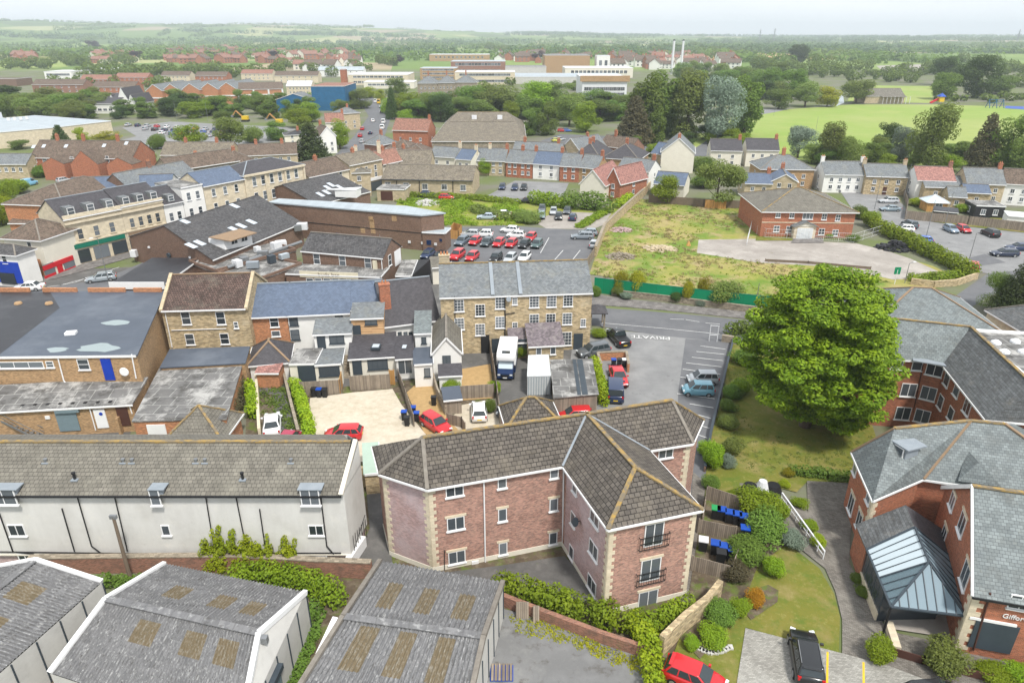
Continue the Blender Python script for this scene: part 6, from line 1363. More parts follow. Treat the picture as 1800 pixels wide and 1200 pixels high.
BU = house('bar_building', 'brown brick bar with a grey tiled gable roof, sash windows and a cream name fascia', (530, 441), (672.5, 454), 5.0, 7.0, 7.2, 'gable', 'brick_brown', 'tile_charcoal', cat='bar', ridge='ridge_grey', ov=.15)
BU.wp(0, [(557, 455, 1.2, 1.8), (602, 458, 1.2, 1.8), (647, 462, 1.2, 1.8)], style='s'); BU.wp(1, [(685, 457, 1.1, 1.8)], style='s'); BU.panel(1, 699, 452, 2.4, 2.6, 'white_paint', 'blank_sign', .06); BU.panel(0, 660, 466, .7, 1.6, 'cream_paint', 'hanging_sign', .3); BU.pipe([(671, 456), (673, 482)], 0, .07, 'white_paint')
P = G(578, 477, 2.9); bx_ = house('bar_frontage', 'single storey bar frontage under the two storey brick gable', (502, 482), (668, 488), 3.0, 5, 0, 'flat', 'brick_brown', 'felt_grey', cat='bar')
bx_.panel(0, 578, 483, 9.6, 1.0, 'cream_paint', 'fascia', .12); q = onplane(578, 483, bx_.plan[0], bx_.plan[1]) + bx_.nrm(0) * .14; text(bx_.root, 'buda bar', q, bx_.nrm(0), 1.0, 'wood_pole')
bx_.wp(0, [(545, 494, 1.2, 1), (560, 494, 1.2, 1), (575, 494, 1.2, 1), (590, 494, 1.2, 1), (604, 494, 1.2, 1)], sill=False, style='c1')
fl = house('flat_roofed_store', 'cluttered flat roofed brick block between the two brown halls', (380, 480), (520, 442), 3.4, 8, 0, 'flat', 'brick_brown', 'felt_grey', cat='outbuilding', par=.5, trim='brick_brown')
fl2 = house('flat_roofed_store', 'low flat roofed block with a white side wall left of the bar', (447, 497), (530, 466), 3.2, 8, 0, 'flat', 'brick_brown', 'felt_grey', cat='outbuilding', par=.4, trim='brick_brown')
rg = random.Random(5)
for k, (px, py, mt) in enumerate(((486, 436, 'metal_white'), (495, 432, 'metal_white'), (532, 402, 'metal_white'), (523, 405, 'steel'), (453, 443, 'metal_white'), (463, 452, 'steel'), (500, 455, 'metal_roof'), (478, 460, 'grey_door'), (430, 462, 'steel'), (418, 468, 'metal_white'), (445, 470, 'lead_flash'))):
    P = G(px, py, 3.6); fl.part('condenser_unit', MB().box((P.x, P.y, 4.1), (rg.uniform(.9, 2), rg.uniform(.8, 1.4), rg.uniform(.8, 1.3)), rg.uniform(0, 1)), mt)
m = MB()
for k in range(5): P = G(400 + k * 26, 470 - k * 9, 3.9); Q = G(426 + k * 26, 461 - k * 9, 4.1); m.tube(P, Q, .28, n=8)
fl.part('duct', m, 'steel')
cb_ = house('canopy_block', 'black felt flat roofed block with a deep white fascia at the high street corner', (195, 500), (290, 500), 3.6, 13, 0, 'flat', 'brick_brown', 'felt_black', cat='outbuilding'); cb_.part('fascia', MB().bar(cb_.wallpt(0, -.02, 3.5, .2), cb_.wallpt(0, 1, 3.5, .2), .15, 1.1), 'white_paint')
gp_ = house('car_port', 'open car port with a stained concrete roof beside the bar gable', None, None, 2.6, 5, 0, 'flat', 'black_pipe', 'felt_grey', cat='car port', plan=[G2((695, 486), 2.6), G2((722, 486), 2.6), G2((757, 455), 2.6), G2((708, 458), 2.6)])
house('cream_outbuilding', 'cream rendered lean-to behind the stone mansion chimney', (760, 470), (790, 468), 3, 3, 3.8, 'mono', 'render_cream', 'tile_block', cat='outbuilding'); fence('orange timber enclosure in the rear car park', [(789, 420), (806, 421), (812, 410), (798, 406), (789, 420)], 1.8, 'fence_orange', 1.2)
# ---- high street
s0 = house('corner_shop', 'white shop with a deep blue shopfront at the left edge of the street', (-30, 444), (27, 448), 5.6, 3.6, 6.6, 'hip', 'render_white', 'tile_charcoal', cat='shop', sides=False)
s0.panel(0, 8, 478, 6.4, 3.6, 'blue_paint', 'shopfront'); s0.wp(0, [(8, 455, .9, 1.5, 's')]); s0.panel(0, 15, 489, 3.0, 1.9, 'glass', 'shop_window', .18); s0.wp(1, [], 1, 1)
s1_ = house('corner_shop', 'white two storey shop with a brown hipped roof and red shopfront on the street corner', (5, 417), (70, 421), 6.6, 8.0, 8.8, 'hip', 'render_cream', 'tile_brown', cat='shop', ov=.4)
s1_.panel(1, 102, 462, 6.6, .8, 'red_paint', 'fascia', .15); s1_.panel(1, 87, 475, 2.2, 2.4, 'glass', 'shop_window'); s1_.panel(1, 122, 466, 2.4, 2.4, 'glass', 'shop_window'); s1_.panel(1, 105, 470, 1.1, 2.5, 'red_paint', 'door'); s1_.panel(1, 88, 484, 2.4, .5, 'red_paint', 'stall_riser', .14); s1_.panel(1, 123, 473, 2.6, .5, 'red_paint', 'stall_riser', .14)
s1_.wp(0, [(53, 434, .8, 1.7, 's')]); s1_.panel(0, 55, 470, 4.6, 3.2, 'brick_orange', 'brick_facing', .05); s1_.panel(0, 57, 478, 3.2, 1.6, 'grey_door', 'billboard', .1)
DR = Vector((.552, .834)); ND = Vector((-.834, .552))
def street(name, label, t0, t1, ze, zr, depth, roof, wm, tl, **k):
    base = Vector((-78.6, 117.6)); A = base + DR * t0; Bq = base + DR * t1; pl = [tuple(A), tuple(Bq), tuple(Bq + ND * depth), tuple(A + ND * depth)]
    k.setdefault('cat', 'shop'); return house(name, label, None, None, ze, depth, zr, roof, wm, tl, plan=pl, **k)
def shopf(B, col, word=None, z=3.0, n=3, glass='glass'):
    L = B.L; m = MB(); nn = B.nrm(0); rz = B.root.rotation_euler.z
    P = B.wallpt(0, .5, z + .35, .15); B.part('fascia', MB().box(P[:], (L * .92, .25, .75), rz), col)
    for k in range(n): P = B.wallpt(0, (k + .5) / n, 1.45, .05); B.part('shop_window', MB().box(P[:], (L * .8 / n, .12, 2.3), rz), glass)
    if word: text(B.root, word, B.wallpt(0, .5, z + .35, .3), nn, .55, 'white_paint')
k_ = dict(ov=.25, chims=())
c1_ = street('street_terrace', 'cream street building with a slate mansard and five white dormers above a green shopfront', 0, 10.2, 8.5, 11.2, 9, 'gable', 'stone_cream', 'slate_dark', ridge='lead_flash'); shopf(c1_, 'green_shop', None)
c2_ = street('street_terrace', 'cream street building with dark shopfronts beside the white narrow house', 10.25, 18.4, 8.8, 11.4, 9, 'gable', 'stone_cream', 'slate_dark', ridge='lead_flash'); shopf(c2_, 'ridge_tan', None)
c1_.wg(0, [5.4, 7.3][:1], 3, 1.0, 1.9, 's', frame='stone_cream'); c2_.wg(0, [5.4], 4, .9, 1.8, 's', frame='stone_cream')
for B, n_ in ((c1_, 3), (c2_, 4)):
    B.part('cornice', MB().bar(B.wallpt(0, 0, 7.6, .2), B.wallpt(0, 1, 7.6, .2), .4, .35), 'stone_cream'); B.part('string_course', MB().bar(B.wallpt(0, 0, 3.95, .08), B.wallpt(0, 1, 3.95, .08), .2, .25), 'stone_cream')
    B.part('parapet', MB().bar(B.wallpt(0, 0, 8.6, .1), B.wallpt(0, 1, 8.6, .1), .35, .9), 'stone_cream')
    for j in range(n_ - (n_ == 4) * 1 + 0):
        t = (j + .5) / (n_ - (n_ == 4) * 1); P = B.wallpt(0, t, 9.6, -1.0); B.part('dormer', MB().box(P[:], (1.5, 1.9, 1.5), B.root.rotation_euler.z), 'slate_grey'); win(B.root, P + B.nrm(0) * .97, B.nrm(0), 1.2, 1.3, 's', sill=False)
w1_ = street('street_house', 'narrow white street house with one dormer in its dark slate roof', 18.5, 22.6, 7.6, 10.2, 9, 'gable', 'render_white', 'slate_dark', ridge='lead_flash'); w1_.wg(0, [4.9], 2, .9, 1.7, 's'); shopf(w1_, 'white_paint', None, n=1); P = w1_.wallpt(0, .45, 8.5, -.9); w1_.part('dormer', MB().box(P[:], (1.5, 1.8, 1.4), w1_.root.rotation_euler.z), 'slate_grey'); win(w1_.root, P + w1_.nrm(0) * .92, w1_.nrm(0), 1.1, 1.1, 's', sill=False)
w2_ = street('street_house', 'tall white street house with a red fascia between cream neighbours', 22.7, 27.5, 10, 0, 9, 'flat', 'render_white', 'felt_grey'); w2_.wg(0, [5.0, 8.2], 2, .9, 1.6, 's'); shopf(w2_, 'red_paint', None, n=1)
w3_ = street('street_house', 'cream street house over a navy blue shopfront', 27.6, 37.4, 9.6, 11.8, 9, 'gable', 'stone_cream', 'slate_blue', ridge='lead_flash'); w3_.wg(0, [5.0, 8.0], 3, .9, 1.6, 's'); shopf(w3_, 'blue_dark', None, n=3)
w4_ = street('street_terrace', 'ornate ashlar street terrace with tall sash windows and pilasters', 37.5, 54, 10.2, 12, 10, 'hip', 'stone_cream', 'slate_dark', ridge='lead_flash'); w4_.wg(0, [5.2, 8.6], 6, 1.0, 2.0, 's')
for t in (0.01, .33, .66, .99): w4_.part('pilaster', MB().box(w4_.wallpt(0, t, 6.4, .12)[:], (.5, .25, 7.6), w4_.root.rotation_euler.z), 'stone_cream')
w4_.part('cornice', MB().bar(w4_.wallpt(0, 0, 10.1, .25), w4_.wallpt(0, 1, 10.1, .25), .5, .4), 'stone_cream')
for k, (t0, t1, ze, zr, wm, tl, lab) in enumerate([(55, 68, 7.2, 9.8, 'stone_cream', 'tile_brown', 'cream street house with a plain brown tiled roof just beyond the ornate terrace'), (68.2, 80, 8, 10, 'stone_ashlar', 'stone_tile', 'weathered stone street house with a parapet up the hill of the high street'), (80.2, 90, 6.6, 9.2, 'render_cream', 'tile_red', 'cream street house with a red brown roof before the dark yew'), (90.2, 97, 6, 8.6, 'render_white', 'tile_brown', 'small white street house beside the dark yew')]):
    w_ = street('street_house', lab, t0, t1, ze, zr, 9, 'gable', wm, tl, chims=((.5, 1.2),)); w_.wg(0, [4.4, 6.2] if ze > 7 else [4.2], 3, .9, 1.3, 's'); shopf(w_, ['blue_shed', 'white_paint', 'green_shop', 'grey_door'][k], None, n=2)
house('metal_roofed_range', 'long pale blue slate range behind the street buildings', (118, 338), (300, 330), 6.8, 9, 9, 'gable', 'render_white', 'slate_blue', cat='building'); chimb = None
house('slate_range', 'slate roofed range with a brick chimney behind the ornate terrace', (225, 330), (345, 305), 7.4, 8, 10, 'gable', 'brick_brown', 'slate_grey', cat='building', chims=((.5, 1.6),), cmat='brick_old')
house('brown_roofed_range', 'brown tiled range behind the cream street houses', (300, 300), (420, 282), 7.5, 8, 10, 'gable', 'stone_grey', 'tile_brown', cat='building')
rb = house('brick_warehouse', 'orange brick warehouse with a large brown hipped roof left of the shops', (6, 358), (112, 362), 6.6, 22, 9.4, 'hip', 'brick_orange', 'tile_brown', cat='warehouse')
house('brick_outbuilding', 'low orange brick shed beside the lime shrubs at the left edge', (16, 392), (62, 392), 3, 8, 4.4, 'gable', 'brick_orange', 'tile_brown', cat='outbuilding')
rt = house('red_brick_terrace', 'long red brick terrace with chimneys and skylights near the supermarket', (52, 277), (232, 279), 5.4, 12, 9.4, 'gable', 'brick_red', 'tile_brown', cat='terrace', chims=((.18, 1.9), (.44, 1.9), (.78, 1.9)), ov=.2)
skyl(rt, [(59, 258), (77, 257), (116, 257), (183, 256), (222, 252)], 1.0, 1.3, 'skylight', 5.4, 9.4)
rt.wp(0, [(62, 282, .9, 1.2), (79, 283, 1.3, 1.8), (103, 286, 1.5, 1.3), (127, 281, 1.0, 1.8), (189, 280, 1.0, 1.8), (192, 296, 1.0, 1.6)], style='s')
for u, w_, z in ((7, 6.5, 6.2), (15.5, 8, 8.2), (26, 7.5, 6.4)):
    pl_ = [tuple(rt.at(u, -5, 0)[:2]), tuple(rt.at(u + w_, -5, 0)[:2]), tuple(rt.at(u + w_, .2, 0)[:2]), tuple(rt.at(u, .2, 0)[:2])]; m = MB(); m.prism(pl_, 0, 4.6, top=False); a, b, c, d = [Vector((*p, 4.6)) for p in pl_]; m.face([a, b, a.lerp(b, .5) + Vector((0, 0, z - 4.6))]); rt.part('wing', m, 'brick_red')
    rt.part('wing_roof', MB().slab([a, b, c, d, a.lerp(b, .5) + Vector((0, 0, z - 4.5)), d.lerp(c, .5) + Vector((0, 0, z - 4.5))], [[0, 4, 5, 3], [4, 1, 2, 5]], .15), 'tile_brown')
house('stone_cottage', 'stone cottage with a slate roof and small dormer at the left edge', (-30, 288), (46, 288), 4.4, 7, 6.6, 'gable', 'stone_ashlar', 'slate_grey', wz=[2.8], wn=5); 
for a, b, lab, wm, tl, zr in (((282, 272), (405, 272), 'row of stone cottages with stone tiled roof behind the supermarket yard', 'stone_ashlar', 'stone_tile', 7.8), ((419, 274), (522, 270), 'stone cottages with brown tiles left of the dark yew', 'stone_ashlar', 'tile_brown', 7.4)):
    house('stone_cottages', lab, a, b, 4.8, 9, zr, 'gable', wm, tl, wz=[3.4], wn=6, chims=((.3, 1.4), (.75, 1.4)))
house('low_red_roof', 'low cottage with an orange red tiled roof in front of the stone cottages', (331, 279), (402, 279), 3.6, 5, 5, 'gable', 'stone_ashlar', 'tile_red', wz=[2.2], wn=4)
house('brown_cottages', 'brown tiled cottages in front of the stone row', (290, 298), (400, 292), 4.4, 8, 7, 'gable', 'stone_grey', 'tile_brown', chims=((.5, 1.3),))
house('brown_cottages', 'jumble of brown roofed cottages above the street terrace', (396, 288), (450, 282), 5.5, 9, 8, 'hip', 'render_cream', 'tile_brown', chims=((.5, 1.3),))
# ---- stone buildings behind the second hall
sl_ = house('stone_range', 'long low stone range with white windows and a dark fascia facing the overgrown plot', (671, 314), (831, 317), 3.9, 12, 6.4, 'gable', 'stone_ashlar', 'stone_tile', trim='grey_door', cat='building', ov=.4); sl_.wp(0, [(682, 325), (714, 326.5), (747, 328), (781, 329), (814, 330)], 1.5, 1.5, 'g2')
for x in (697, 737, 796): sl_.pipe([(x, 318), (x + .5, 341)], 0, .1)
e = house('stone_garage', 'small stone outbuilding with a brown double door and lead flat roof', (662, 333), (711, 334), 2.9, 6, 0, 'flat', 'stone_ashlar', 'felt_grey', cat='garage'); e.panel(0, 680, 344, 3.0, 2.2, 'brown_door', 'garage_door')
house('stone_house', 'square stone house with a grey hipped roof behind the second hall', (560, 306), (650, 303), 6, 12, 8.4, 'hip', 'stone_ashlar', 'tile_block', wz=[2.4, 4.6], wn=3, chims=((.5, 1.4),))
house('stone_house', 'tall stone house with two big chimney stacks behind the low stone range', (621, 291), (664, 291), 6.2, 8, 8.4, 'gable', 'stone_ashlar', 'tile_block', wz=[4.6], wn=2, chims=((.02, 2.4), (.98, 3.6)), cmat='stone_cream')
house('stone_hall', 'plain stone hall with a wide stone tiled roof behind the low stone range', (672, 290), (757, 290), 5.6, 10, 8.6, 'gable', 'stone_ashlar', 'stone_tile')
bo = [(-27.6, 240), (5, 240), (5, 300), (-27.6, 300)]; bn = polyb('great_barn', 'great stone barn with a huge brown stepped tiled roof in front of the trees', bo, 4.8, [(-24, 262, 8.6), (1.6, 262, 8.6), (-24, 278, 8.6), (1.6, 278, 8.6), (-22.5, 262.5, 8.7), (.2, 262.5, 8.7), (-20.6, 271, 11.3), (-2, 271, 11.3)], [[0, 1, 5, 4], [1, 2, 7, 5], [3, 0, 4, 6], [2, 3, 6, 7], [8, 9, 11, 10], [5, 7, 11, 9], [6, 4, 8, 10], [7, 6, 10, 11]], 'stone_grey', 'stone_tile', caps=[(10, 11)], cat='barn')
for x in (-14, -4.5): bn.part('skylight', MB().box((x, 265, 10.0), (1.8, 1, 1.4)), 'metal_white')
# ---- terrace row in the middle
def row(items, ze=4.4, depth=8, zr=7.2, group=None):
    for it in items:
        (x0, y0), (x1, y1), wm, tl, lab = it[:5]; k = it[5] if len(it) > 5 else {}
        B = house(k.pop('name', 'terraced_house'), lab, (x0, y0), (x1, y1), k.pop('ze', ze), k.pop('depth', depth), k.pop('zr', zr), k.pop('roof', 'gable'), wm, tl, wz=k.pop('wz', [1.5, 3.4]), wn=k.pop('wn', 2), ww=.9, wh=1.1, cmat=k.pop('cmat', 'brick_red'), chims=k.pop('chims', ((.95, 1.5),)), **k)
row([((754, 274), (800, 277), 'render_cream', 'slate_grey', 'cream terraced house at the left end of the middle row', dict(cmat='stone_cream', chims=((.98, 1.8),), ze=5)),
     ((801, 279), (828, 281), 'render_cream', 'slate_blue', 'cream terraced house with a blue slate dormer roof', dict(cmat='stone_cream', ze=5)), ((828, 281), (858, 282), 'stone_ashlar', 'slate_grey', 'stone terraced house with a pale chimney in the middle row', dict(cmat='stone_cream')),
     ((859, 282), (888, 283), 'stone_ashlar', 'slate_grey', 'stone terraced house next to the red brick pair'), ((889, 284), (912, 285.5), 'brick_red', 'slate_grey', 'left half of the red brick terraced pair'), ((912, 285.5), (936, 287), 'brick_red', 'slate_grey', 'right half of the red brick terraced pair'),
     ((937, 287), (983, 290), 'render_white', 'slate_blue', 'bright white terraced house in the middle of the row'), ((984, 291), (1018, 293), 'brick_red', 'slate_grey', 'red brick terraced house right of the white one'), ((1018, 293), (1050, 296), 'brick_buff', 'slate_grey', 'buff brick terraced house left of the pink roofed pair'),
     ((1085, 296), (1141, 302), 'render_white', 'slate_grey', 'long white terraced house beside the lane at the right end of the row', dict(wn=3, ze=4.8))])
row([((1005, 276), (1055, 279), 'brick_buff', 'slate_dark', 'large dark slate roofed house behind the middle terrace', dict(roof='hip', depth=16, zr=8.5, ze=5, chims=((.5, 1.6), (0, 1.6)))), ((1060, 277), (1122, 281), 'brick_buff', 'slate_dark', 'dark slate roofed house with orange chimneys behind the terrace', dict(roof='hip', depth=14, zr=8.3, ze=5, chims=((.5, 1.6),))),
     ((900, 268), (985, 272), 'stone_grey', 'slate_grey', 'grey slate cottages behind the red brick pair', dict(chims=((.2, 1.5), (.9, 1.5)))), ((1053, 255), (1108, 262), 'brick_old', 'tile_brown', 'brown roofed cottage among the trees by the lane', dict(chims=((.3, 2),)))])
row([((985, 263), (1021, 268), 'stone_ashlar', 'slate_grey', 'stone gabled house by the lane with parked cars', dict(roof='gablex', depth=14, zr=8, ze=4.2, chims=((.6, 1.2),)))])
pk = house('pink_roofed_house', 'modern stone and brick house with crossing pink tiled roofs beside the hedge', (1020, 322), (1063, 326), 4.2, 15, 7.6, 'gablex', 'render_cream', 'tile_pink', ridge='tile_pink'); pk2 = house('pink_roofed_house', 'brick gabled wing of pink roofed houses with white bay windows', (1066, 318), (1090, 322), 4.6, 12, 8, 'gablex', 'brick_red', 'tile_pink', ridge='tile_pink', wz=[1.6, 3.6], wn=1)
row([((1163, 267), (1221, 269), 'render_cream', 'slate_grey', 'big cream gabled house by the poplars', dict(roof='gablex', depth=14, zr=10, ze=6, chims=((.1, 1.2),), wz=None)), ((1145, 268), (1172, 272), 'stone_ashlar', 'slate_blue', 'small stone cottage with a slate roof in front of the big cream gable', dict(depth=7)),
     ((1250, 264), (1305, 265), 'render_cream', 'slate_dark', 'cream house with a plain dark roof right of the white poplar', dict(depth=8, zr=8, ze=5.2, name='house')), ((1313, 263), (1370, 264), 'render_cream', 'slate_dark', 'cream detached house with blue windows and a grey roof', dict(depth=8, zr=8, ze=5.2, name='house', wn=3)),
     ((1338, 297), (1432, 298), 'brick_buff', 'slate_grey', 'buff brick semi-detached pair with a hipped slate roof', dict(roof='hip', depth=11, zr=8, ze=5.2, wn=4, name='semi_detached_house', chims=((.5, 2),))), ((1310, 322), (1358, 323), 'stone_ashlar', 'slate_blue', 'low stone house with a blue slate roof left of the small gable', dict(depth=8, zr=5.4, ze=3.6, wz=[2.2], name='house')),
     ((1358, 318), (1402, 320), 'stone_ashlar', 'slate_blue', 'small stone gabled house with dark windows', dict(roof='gablex', depth=9, zr=5.9, ze=4.2, wz=[1.6, 3.2], name='house')), ((1150, 322), (1203, 326), 'render_cream', 'slate_blue', 'cream single storey house with rooflights in a blue slate roof', dict(depth=9, zr=5.6, ze=3.4, wz=None, name='house', chims=()))])
row([((1450, 306), (1524, 307), 'render_white', 'slate_grey', 'white house with eight windows and parked cars in front', dict(wn=4, ze=4.8, zr=7.4, name='house', chims=((.02, 1.5), (.98, 1.5)), cmat='render_white')), ((1523, 309), (1598, 311), 'stone_rubble', 'slate_grey', 'detached stone house with a small arched porch', dict(wn=3, ze=4.8, zr=7.2, name='house', chims=((.02, 1.4), (.98, 1.4)), cmat='stone_ashlar', door=(.5, 'brown_door'))),
     ((1613, 316), (1680, 318), 'render_white', 'tile_pink', 'white house with a mauve tiled roof and ruined brick stack', dict(wn=3, ze=5, zr=7.6, name='house', cmat='brick_old')), ((1700, 322), (1768, 324), 'stone_ashlar', 'slate_grey', 'stone house with a wide grey slate roof in the right terrace', dict(wn=3, ze=5, zr=8, name='house')), ((1768, 322), (1840, 326), 'render_white', 'tile_brown', 'white end house with a red brown roof at the right edge', dict(wn=3, ze=5.2, zr=8, name='house')),
     ((1626, 328), (1700, 330), 'stone_rubble', 'slate_grey', 'stone rear extension with two windows in front of the mauve roofed house', dict(wn=2, ze=3.8, zr=5.8, wz=[2.2], name='extension', chims=())), ((1697, 338), (1742, 340), 'stone_rubble', 'slate_blue', 'low stone extension with a pale slate roof', dict(wn=1, ze=3.4, zr=4.8, wz=[1.8], name='extension', chims=(), depth=6)), ((1668, 345), (1700, 347), 'stone_rubble', 'slate_grey', 'small stone wing below the mauve roofed house', dict(wn=1, ze=3.0, zr=4.6, wz=[1.6], name='extension', chims=(), depth=7))])
house('black_garden_room', 'black timber clad flat roofed garden room behind the grey fence', (1716, 362), (1768, 364), 2.6, 6, 0, 'flat', 'felt_black', 'felt_grey', cat='garden room', wz=[1.3], wn=2); house('garden_building', 'white flat roofed garage at the right edge beyond the fence', (1772, 380), (1840, 386), 2.4, 5, 0, 'flat', 'render_white', 'metal_white', cat='garage')
cs = house('octagonal_conservatory', 'timber and glass conservatory with a pale blue glass roof', (1632, 355), (1667, 356), 2.3, 4.2, 3.5, 'hip', 'fence_orange', 'glass_bright', cat='conservatory', ridge='metal_white'); cs.wp(0, [(1650, 363, 1.6, 1.8, 'c2')], sill=False)
house('garden_shed', 'dark felt roofed shed between the conservatory and the fence', (1642, 370), (1684, 374), 1.7, 3, 2.0, 'mono', 'black_pipe', 'felt_black', cat='shed')
# ---- red brick office
OF = house('brick_office', 'two storey red brick office with a hipped tiled roof and white gabled porch', (1342, 371), (1505, 372.5), 5.4, 17, 8.3, 'hip', 'brick_red', 'tile_block', cat='office', ridge='lichen_ridge', ov=.5)
OF.wp(0, [(1368, 377, 1.0, 1.3, 's2'), (1392, 378, 1.0, 1.3, 's2'), (1449, 381, 1.0, 1.3, 's2'), (1473, 383, 1.0, 1.3, 's2'), (1420, 380, 2.1, 1.3, 'c3'), (1365, 402, 1.2, 1.3, 's2'), (1387, 403, 1.2, 1.3, 's2'), (1444, 407, 1.2, 1.3, 's2'), (1468, 409, 1.2, 1.3, 's2')])
OF.part('string_course', MB().bar(OF.wallpt(0, 0, 3.1, .03), OF.wallpt(0, 1, 3.1, .03), .1, .16), 'stone_cream')
P = OF.wallpt(0, .46, 0, .6); OF.part('porch_wall', MB().box((P.x, P.y, 1.3), (4.4, 1.2, 2.6)), 'stone_cream'); OF.part('porch_roof', MB().slab([(P.x - 2.6, P.y - 1, 2.6), (P.x + 2.6, P.y - 1, 2.6), (P.x, P.y - 1, 3.7), (P.x - 2.6, P.y + .8, 2.6), (P.x + 2.6, P.y + .8, 2.6), (P.x, P.y + .8, 3.7)], [[0, 2, 5, 3], [2, 1, 4, 5]], .12), 'slate_grey')
m = MB().face([(P.x - 2.3, P.y - .7, 2.6), (P.x + 2.3, P.y - .7, 2.6), (P.x, P.y - .7, 3.5)]); OF.part('porch_gable', m, 'render_cream'); win(OF.root, Vector((P.x, P.y - .62, 1.2)), Vector((0, -1, 0)), 3.2, 2.2, 'c4', sill=False, glass='glass_white')
# ================================================================== FAR TOWN
def far(name, label, x0, x1, yb, h, depth, zr=0, roof='flat', wm='render_white', tl='metal_roof', y2=None, **k):
    k.setdefault('cat', 'building'); a, b = G(x0, yb), G(x1, y2 or yb); d = (b - a).to_2d().normalized(); n = Vector((-d.y, d.x)) * depth
    return house(name, label, None, None, h, depth, zr, roof, wm, tl, plan=[(a.x, a.y), (b.x, b.y), (b.x + n.x, b.y + n.y), (a.x + n.x, a.y + n.y)], **k)
sm_ = far('supermarket', 'pale blue roofed supermarket with cream walls at the left', -80, 97, 270, 5.6, 70, wm='stone_cream', tl='metal_roof', y2=252); far('supermarket_wing', 'further cream walled supermarket wing with a pale roof', 95, 200, 250, 5.2, 50, wm='stone_cream', tl='metal_roof', y2=236); P = sm_.at(22, 60, 6.5); sm_.part('plant_screen', MB().box(P[:], (24, 5, 3.2)), 'metal_white')
for k in range(4): sm_.part('roof_vent', MB().tube(sm_.at(30 + k * 2.2, 40, 5.6), sm_.at(30 + k * 2.2, 40, 6.8), .7, n=10), 'metal_white')
mills = [(262, 291), (291, 322), (324, 356), (356, 388), (388, 420)]
for k, (x0, x1) in enumerate(mills):
    B = far('mill_bay', ['first', 'second', 'third', 'fourth', 'fifth'][k] + ' gable from the left of the red brick mill with white bands', x0, x1 - 1, 188 - k * 1.2, 8.6, 40, 12, 'gablex', 'brick_orange', 'slate_grey', cat='mill', ov=.1)
    B.part('band', MB().bar(B.wallpt(0, 0, 4.8, .1), B.wallpt(0, 1, 4.8, .1), .4, .6), 'white_paint')
B = far('mill_range', 'long brown roofed red brick mill range with white bands right of the gables', 421, 500, 183, 8, 30, 11, 'gable', 'brick_orange', 'tile_brown', cat='mill', y2=181); B.part('band', MB().bar(B.wallpt(0, 0, 5, .1), B.wallpt(0, 1, 5, .1), .4, .6), 'white_paint')
for t in (.01, .35, .68, .99): B.part('pilaster', MB().box(B.wallpt(0, t, 4, .15)[:], (.9, .4, 8)), 'white_paint')
far('blue_shed', 'tall dark blue clad warehouse by the road into town', 551, 609, 195, 12.5, 30, wm='blue_shed', tl='tile_red', cat='warehouse'); far('blue_shed', 'low blue shed with a gabled front left of the tall blue warehouse', 488, 550, 196, 6, 16, 9, 'gablex', 'blue_shed', 'slate_grey', cat='warehouse')
B = far('brick_tower', 'slim red brick tower beside the blue warehouse', 603, 612, 182, 19, 5, wm='brick_red', tl='brick_red', cat='tower')
for args in [('office_block', 'long cream office block with bands of windows near the red tower', 613, 718, 150, 10, 40, 'stone_cream', 'metal_white', 2, 12), ('cream_block', 'lower cream flat roofed block beside the office block', 640, 728, 156, 6, 20, 'render_cream', 'metal_white', 1, 10),
             ('brick_mill', 'long red brick factory with white window bands', 739, 802, 140, 12, 30, 'brick_buff', 'metal_roof', 3, 14), ('brick_mill', 'red brick factory with a pale teal roof behind the white works', 793, 888, 132, 16, 40, 'brick_old', 'metal_roof', 2, 14), ('white_works', 'white rendered works building with small windows', 800, 905, 149, 12, 30, 'stone_cream', 'metal_white', 2, 16),
             ('brick_mill', 'pale roofed brick works in front of the distant wood', 755, 860, 108, 12, 40, 'brick_buff', 'metal_white', 1, 12), ('tan_hall', 'large tan coloured hall with a dark flat roof', 957, 1036, 129, 22, 60, 'brick_buff', 'felt_grey', 0, 0), ('white_tower', 'stepped white factory tower with a square cut outline', 1048, 1071, 130, 22, 20, 'render_white', 'metal_white', 1, 2), ('white_works', 'long white factory range right of the tan hall', 993, 1112, 137, 11, 40, 'render_cream', 'metal_white', 1, 14),
             ('grey_works', 'grey roofed works with plant on the roof between the white factories', 888, 960, 137, 12, 40, 'concrete_panel', 'felt_grey', 0, 0), ('low_works', 'very long low pale works roof behind the round trees', 900, 1100, 148, 7, 60, 'concrete_panel', 'metal_roof', 0, 0), ('white_school', 'white flat roofed school with dark glazing at the upper left', 80, 128, 139, 8, 30, 'render_white', 'metal_white', 1, 8), ('white_school', 'long low white building at the upper left', 140, 205, 128, 5, 20, 'render_white', 'metal_white', 0, 0),
             ('brown_block', 'brown roofed building at the far left edge', -40, 31, 152, 7, 20, 'brick_brown', 'tile_brown', 0, 0)]:
    nm, lab, x0, x1, yb, h, dp, wm, tl, nr, nc = args; h *= .8; far(nm, lab, x0, x1, yb, h, dp, wm=wm, tl=tl, wz=[h * (i + .6) / nr for i in range(nr)] if nr else None, wn=nc, ww=3 if nc else 1, wh=h / (nr + 1) * .6 if nr else 1, wstyle='c2', sides=False, cat='factory' if 'work' in nm or 'mill' in nm else 'building')
B = far('curved_roof_works', 'big works with a curved buff fascia and a grid of blue glazing behind the willow', 1022, 1100, 185, 15, 40, wm='metal_white', tl='metal_white', cat='factory', wz=[3, 6, 9], wn=9, ww=4.2, wh=2, wstyle='g', sides=False); B.part('fascia', MB().bar(B.wallpt(0, -.05, 14.6, .4), B.wallpt(0, 1.05, 14.6, .4), 1, 3.2), 'brick_buff')
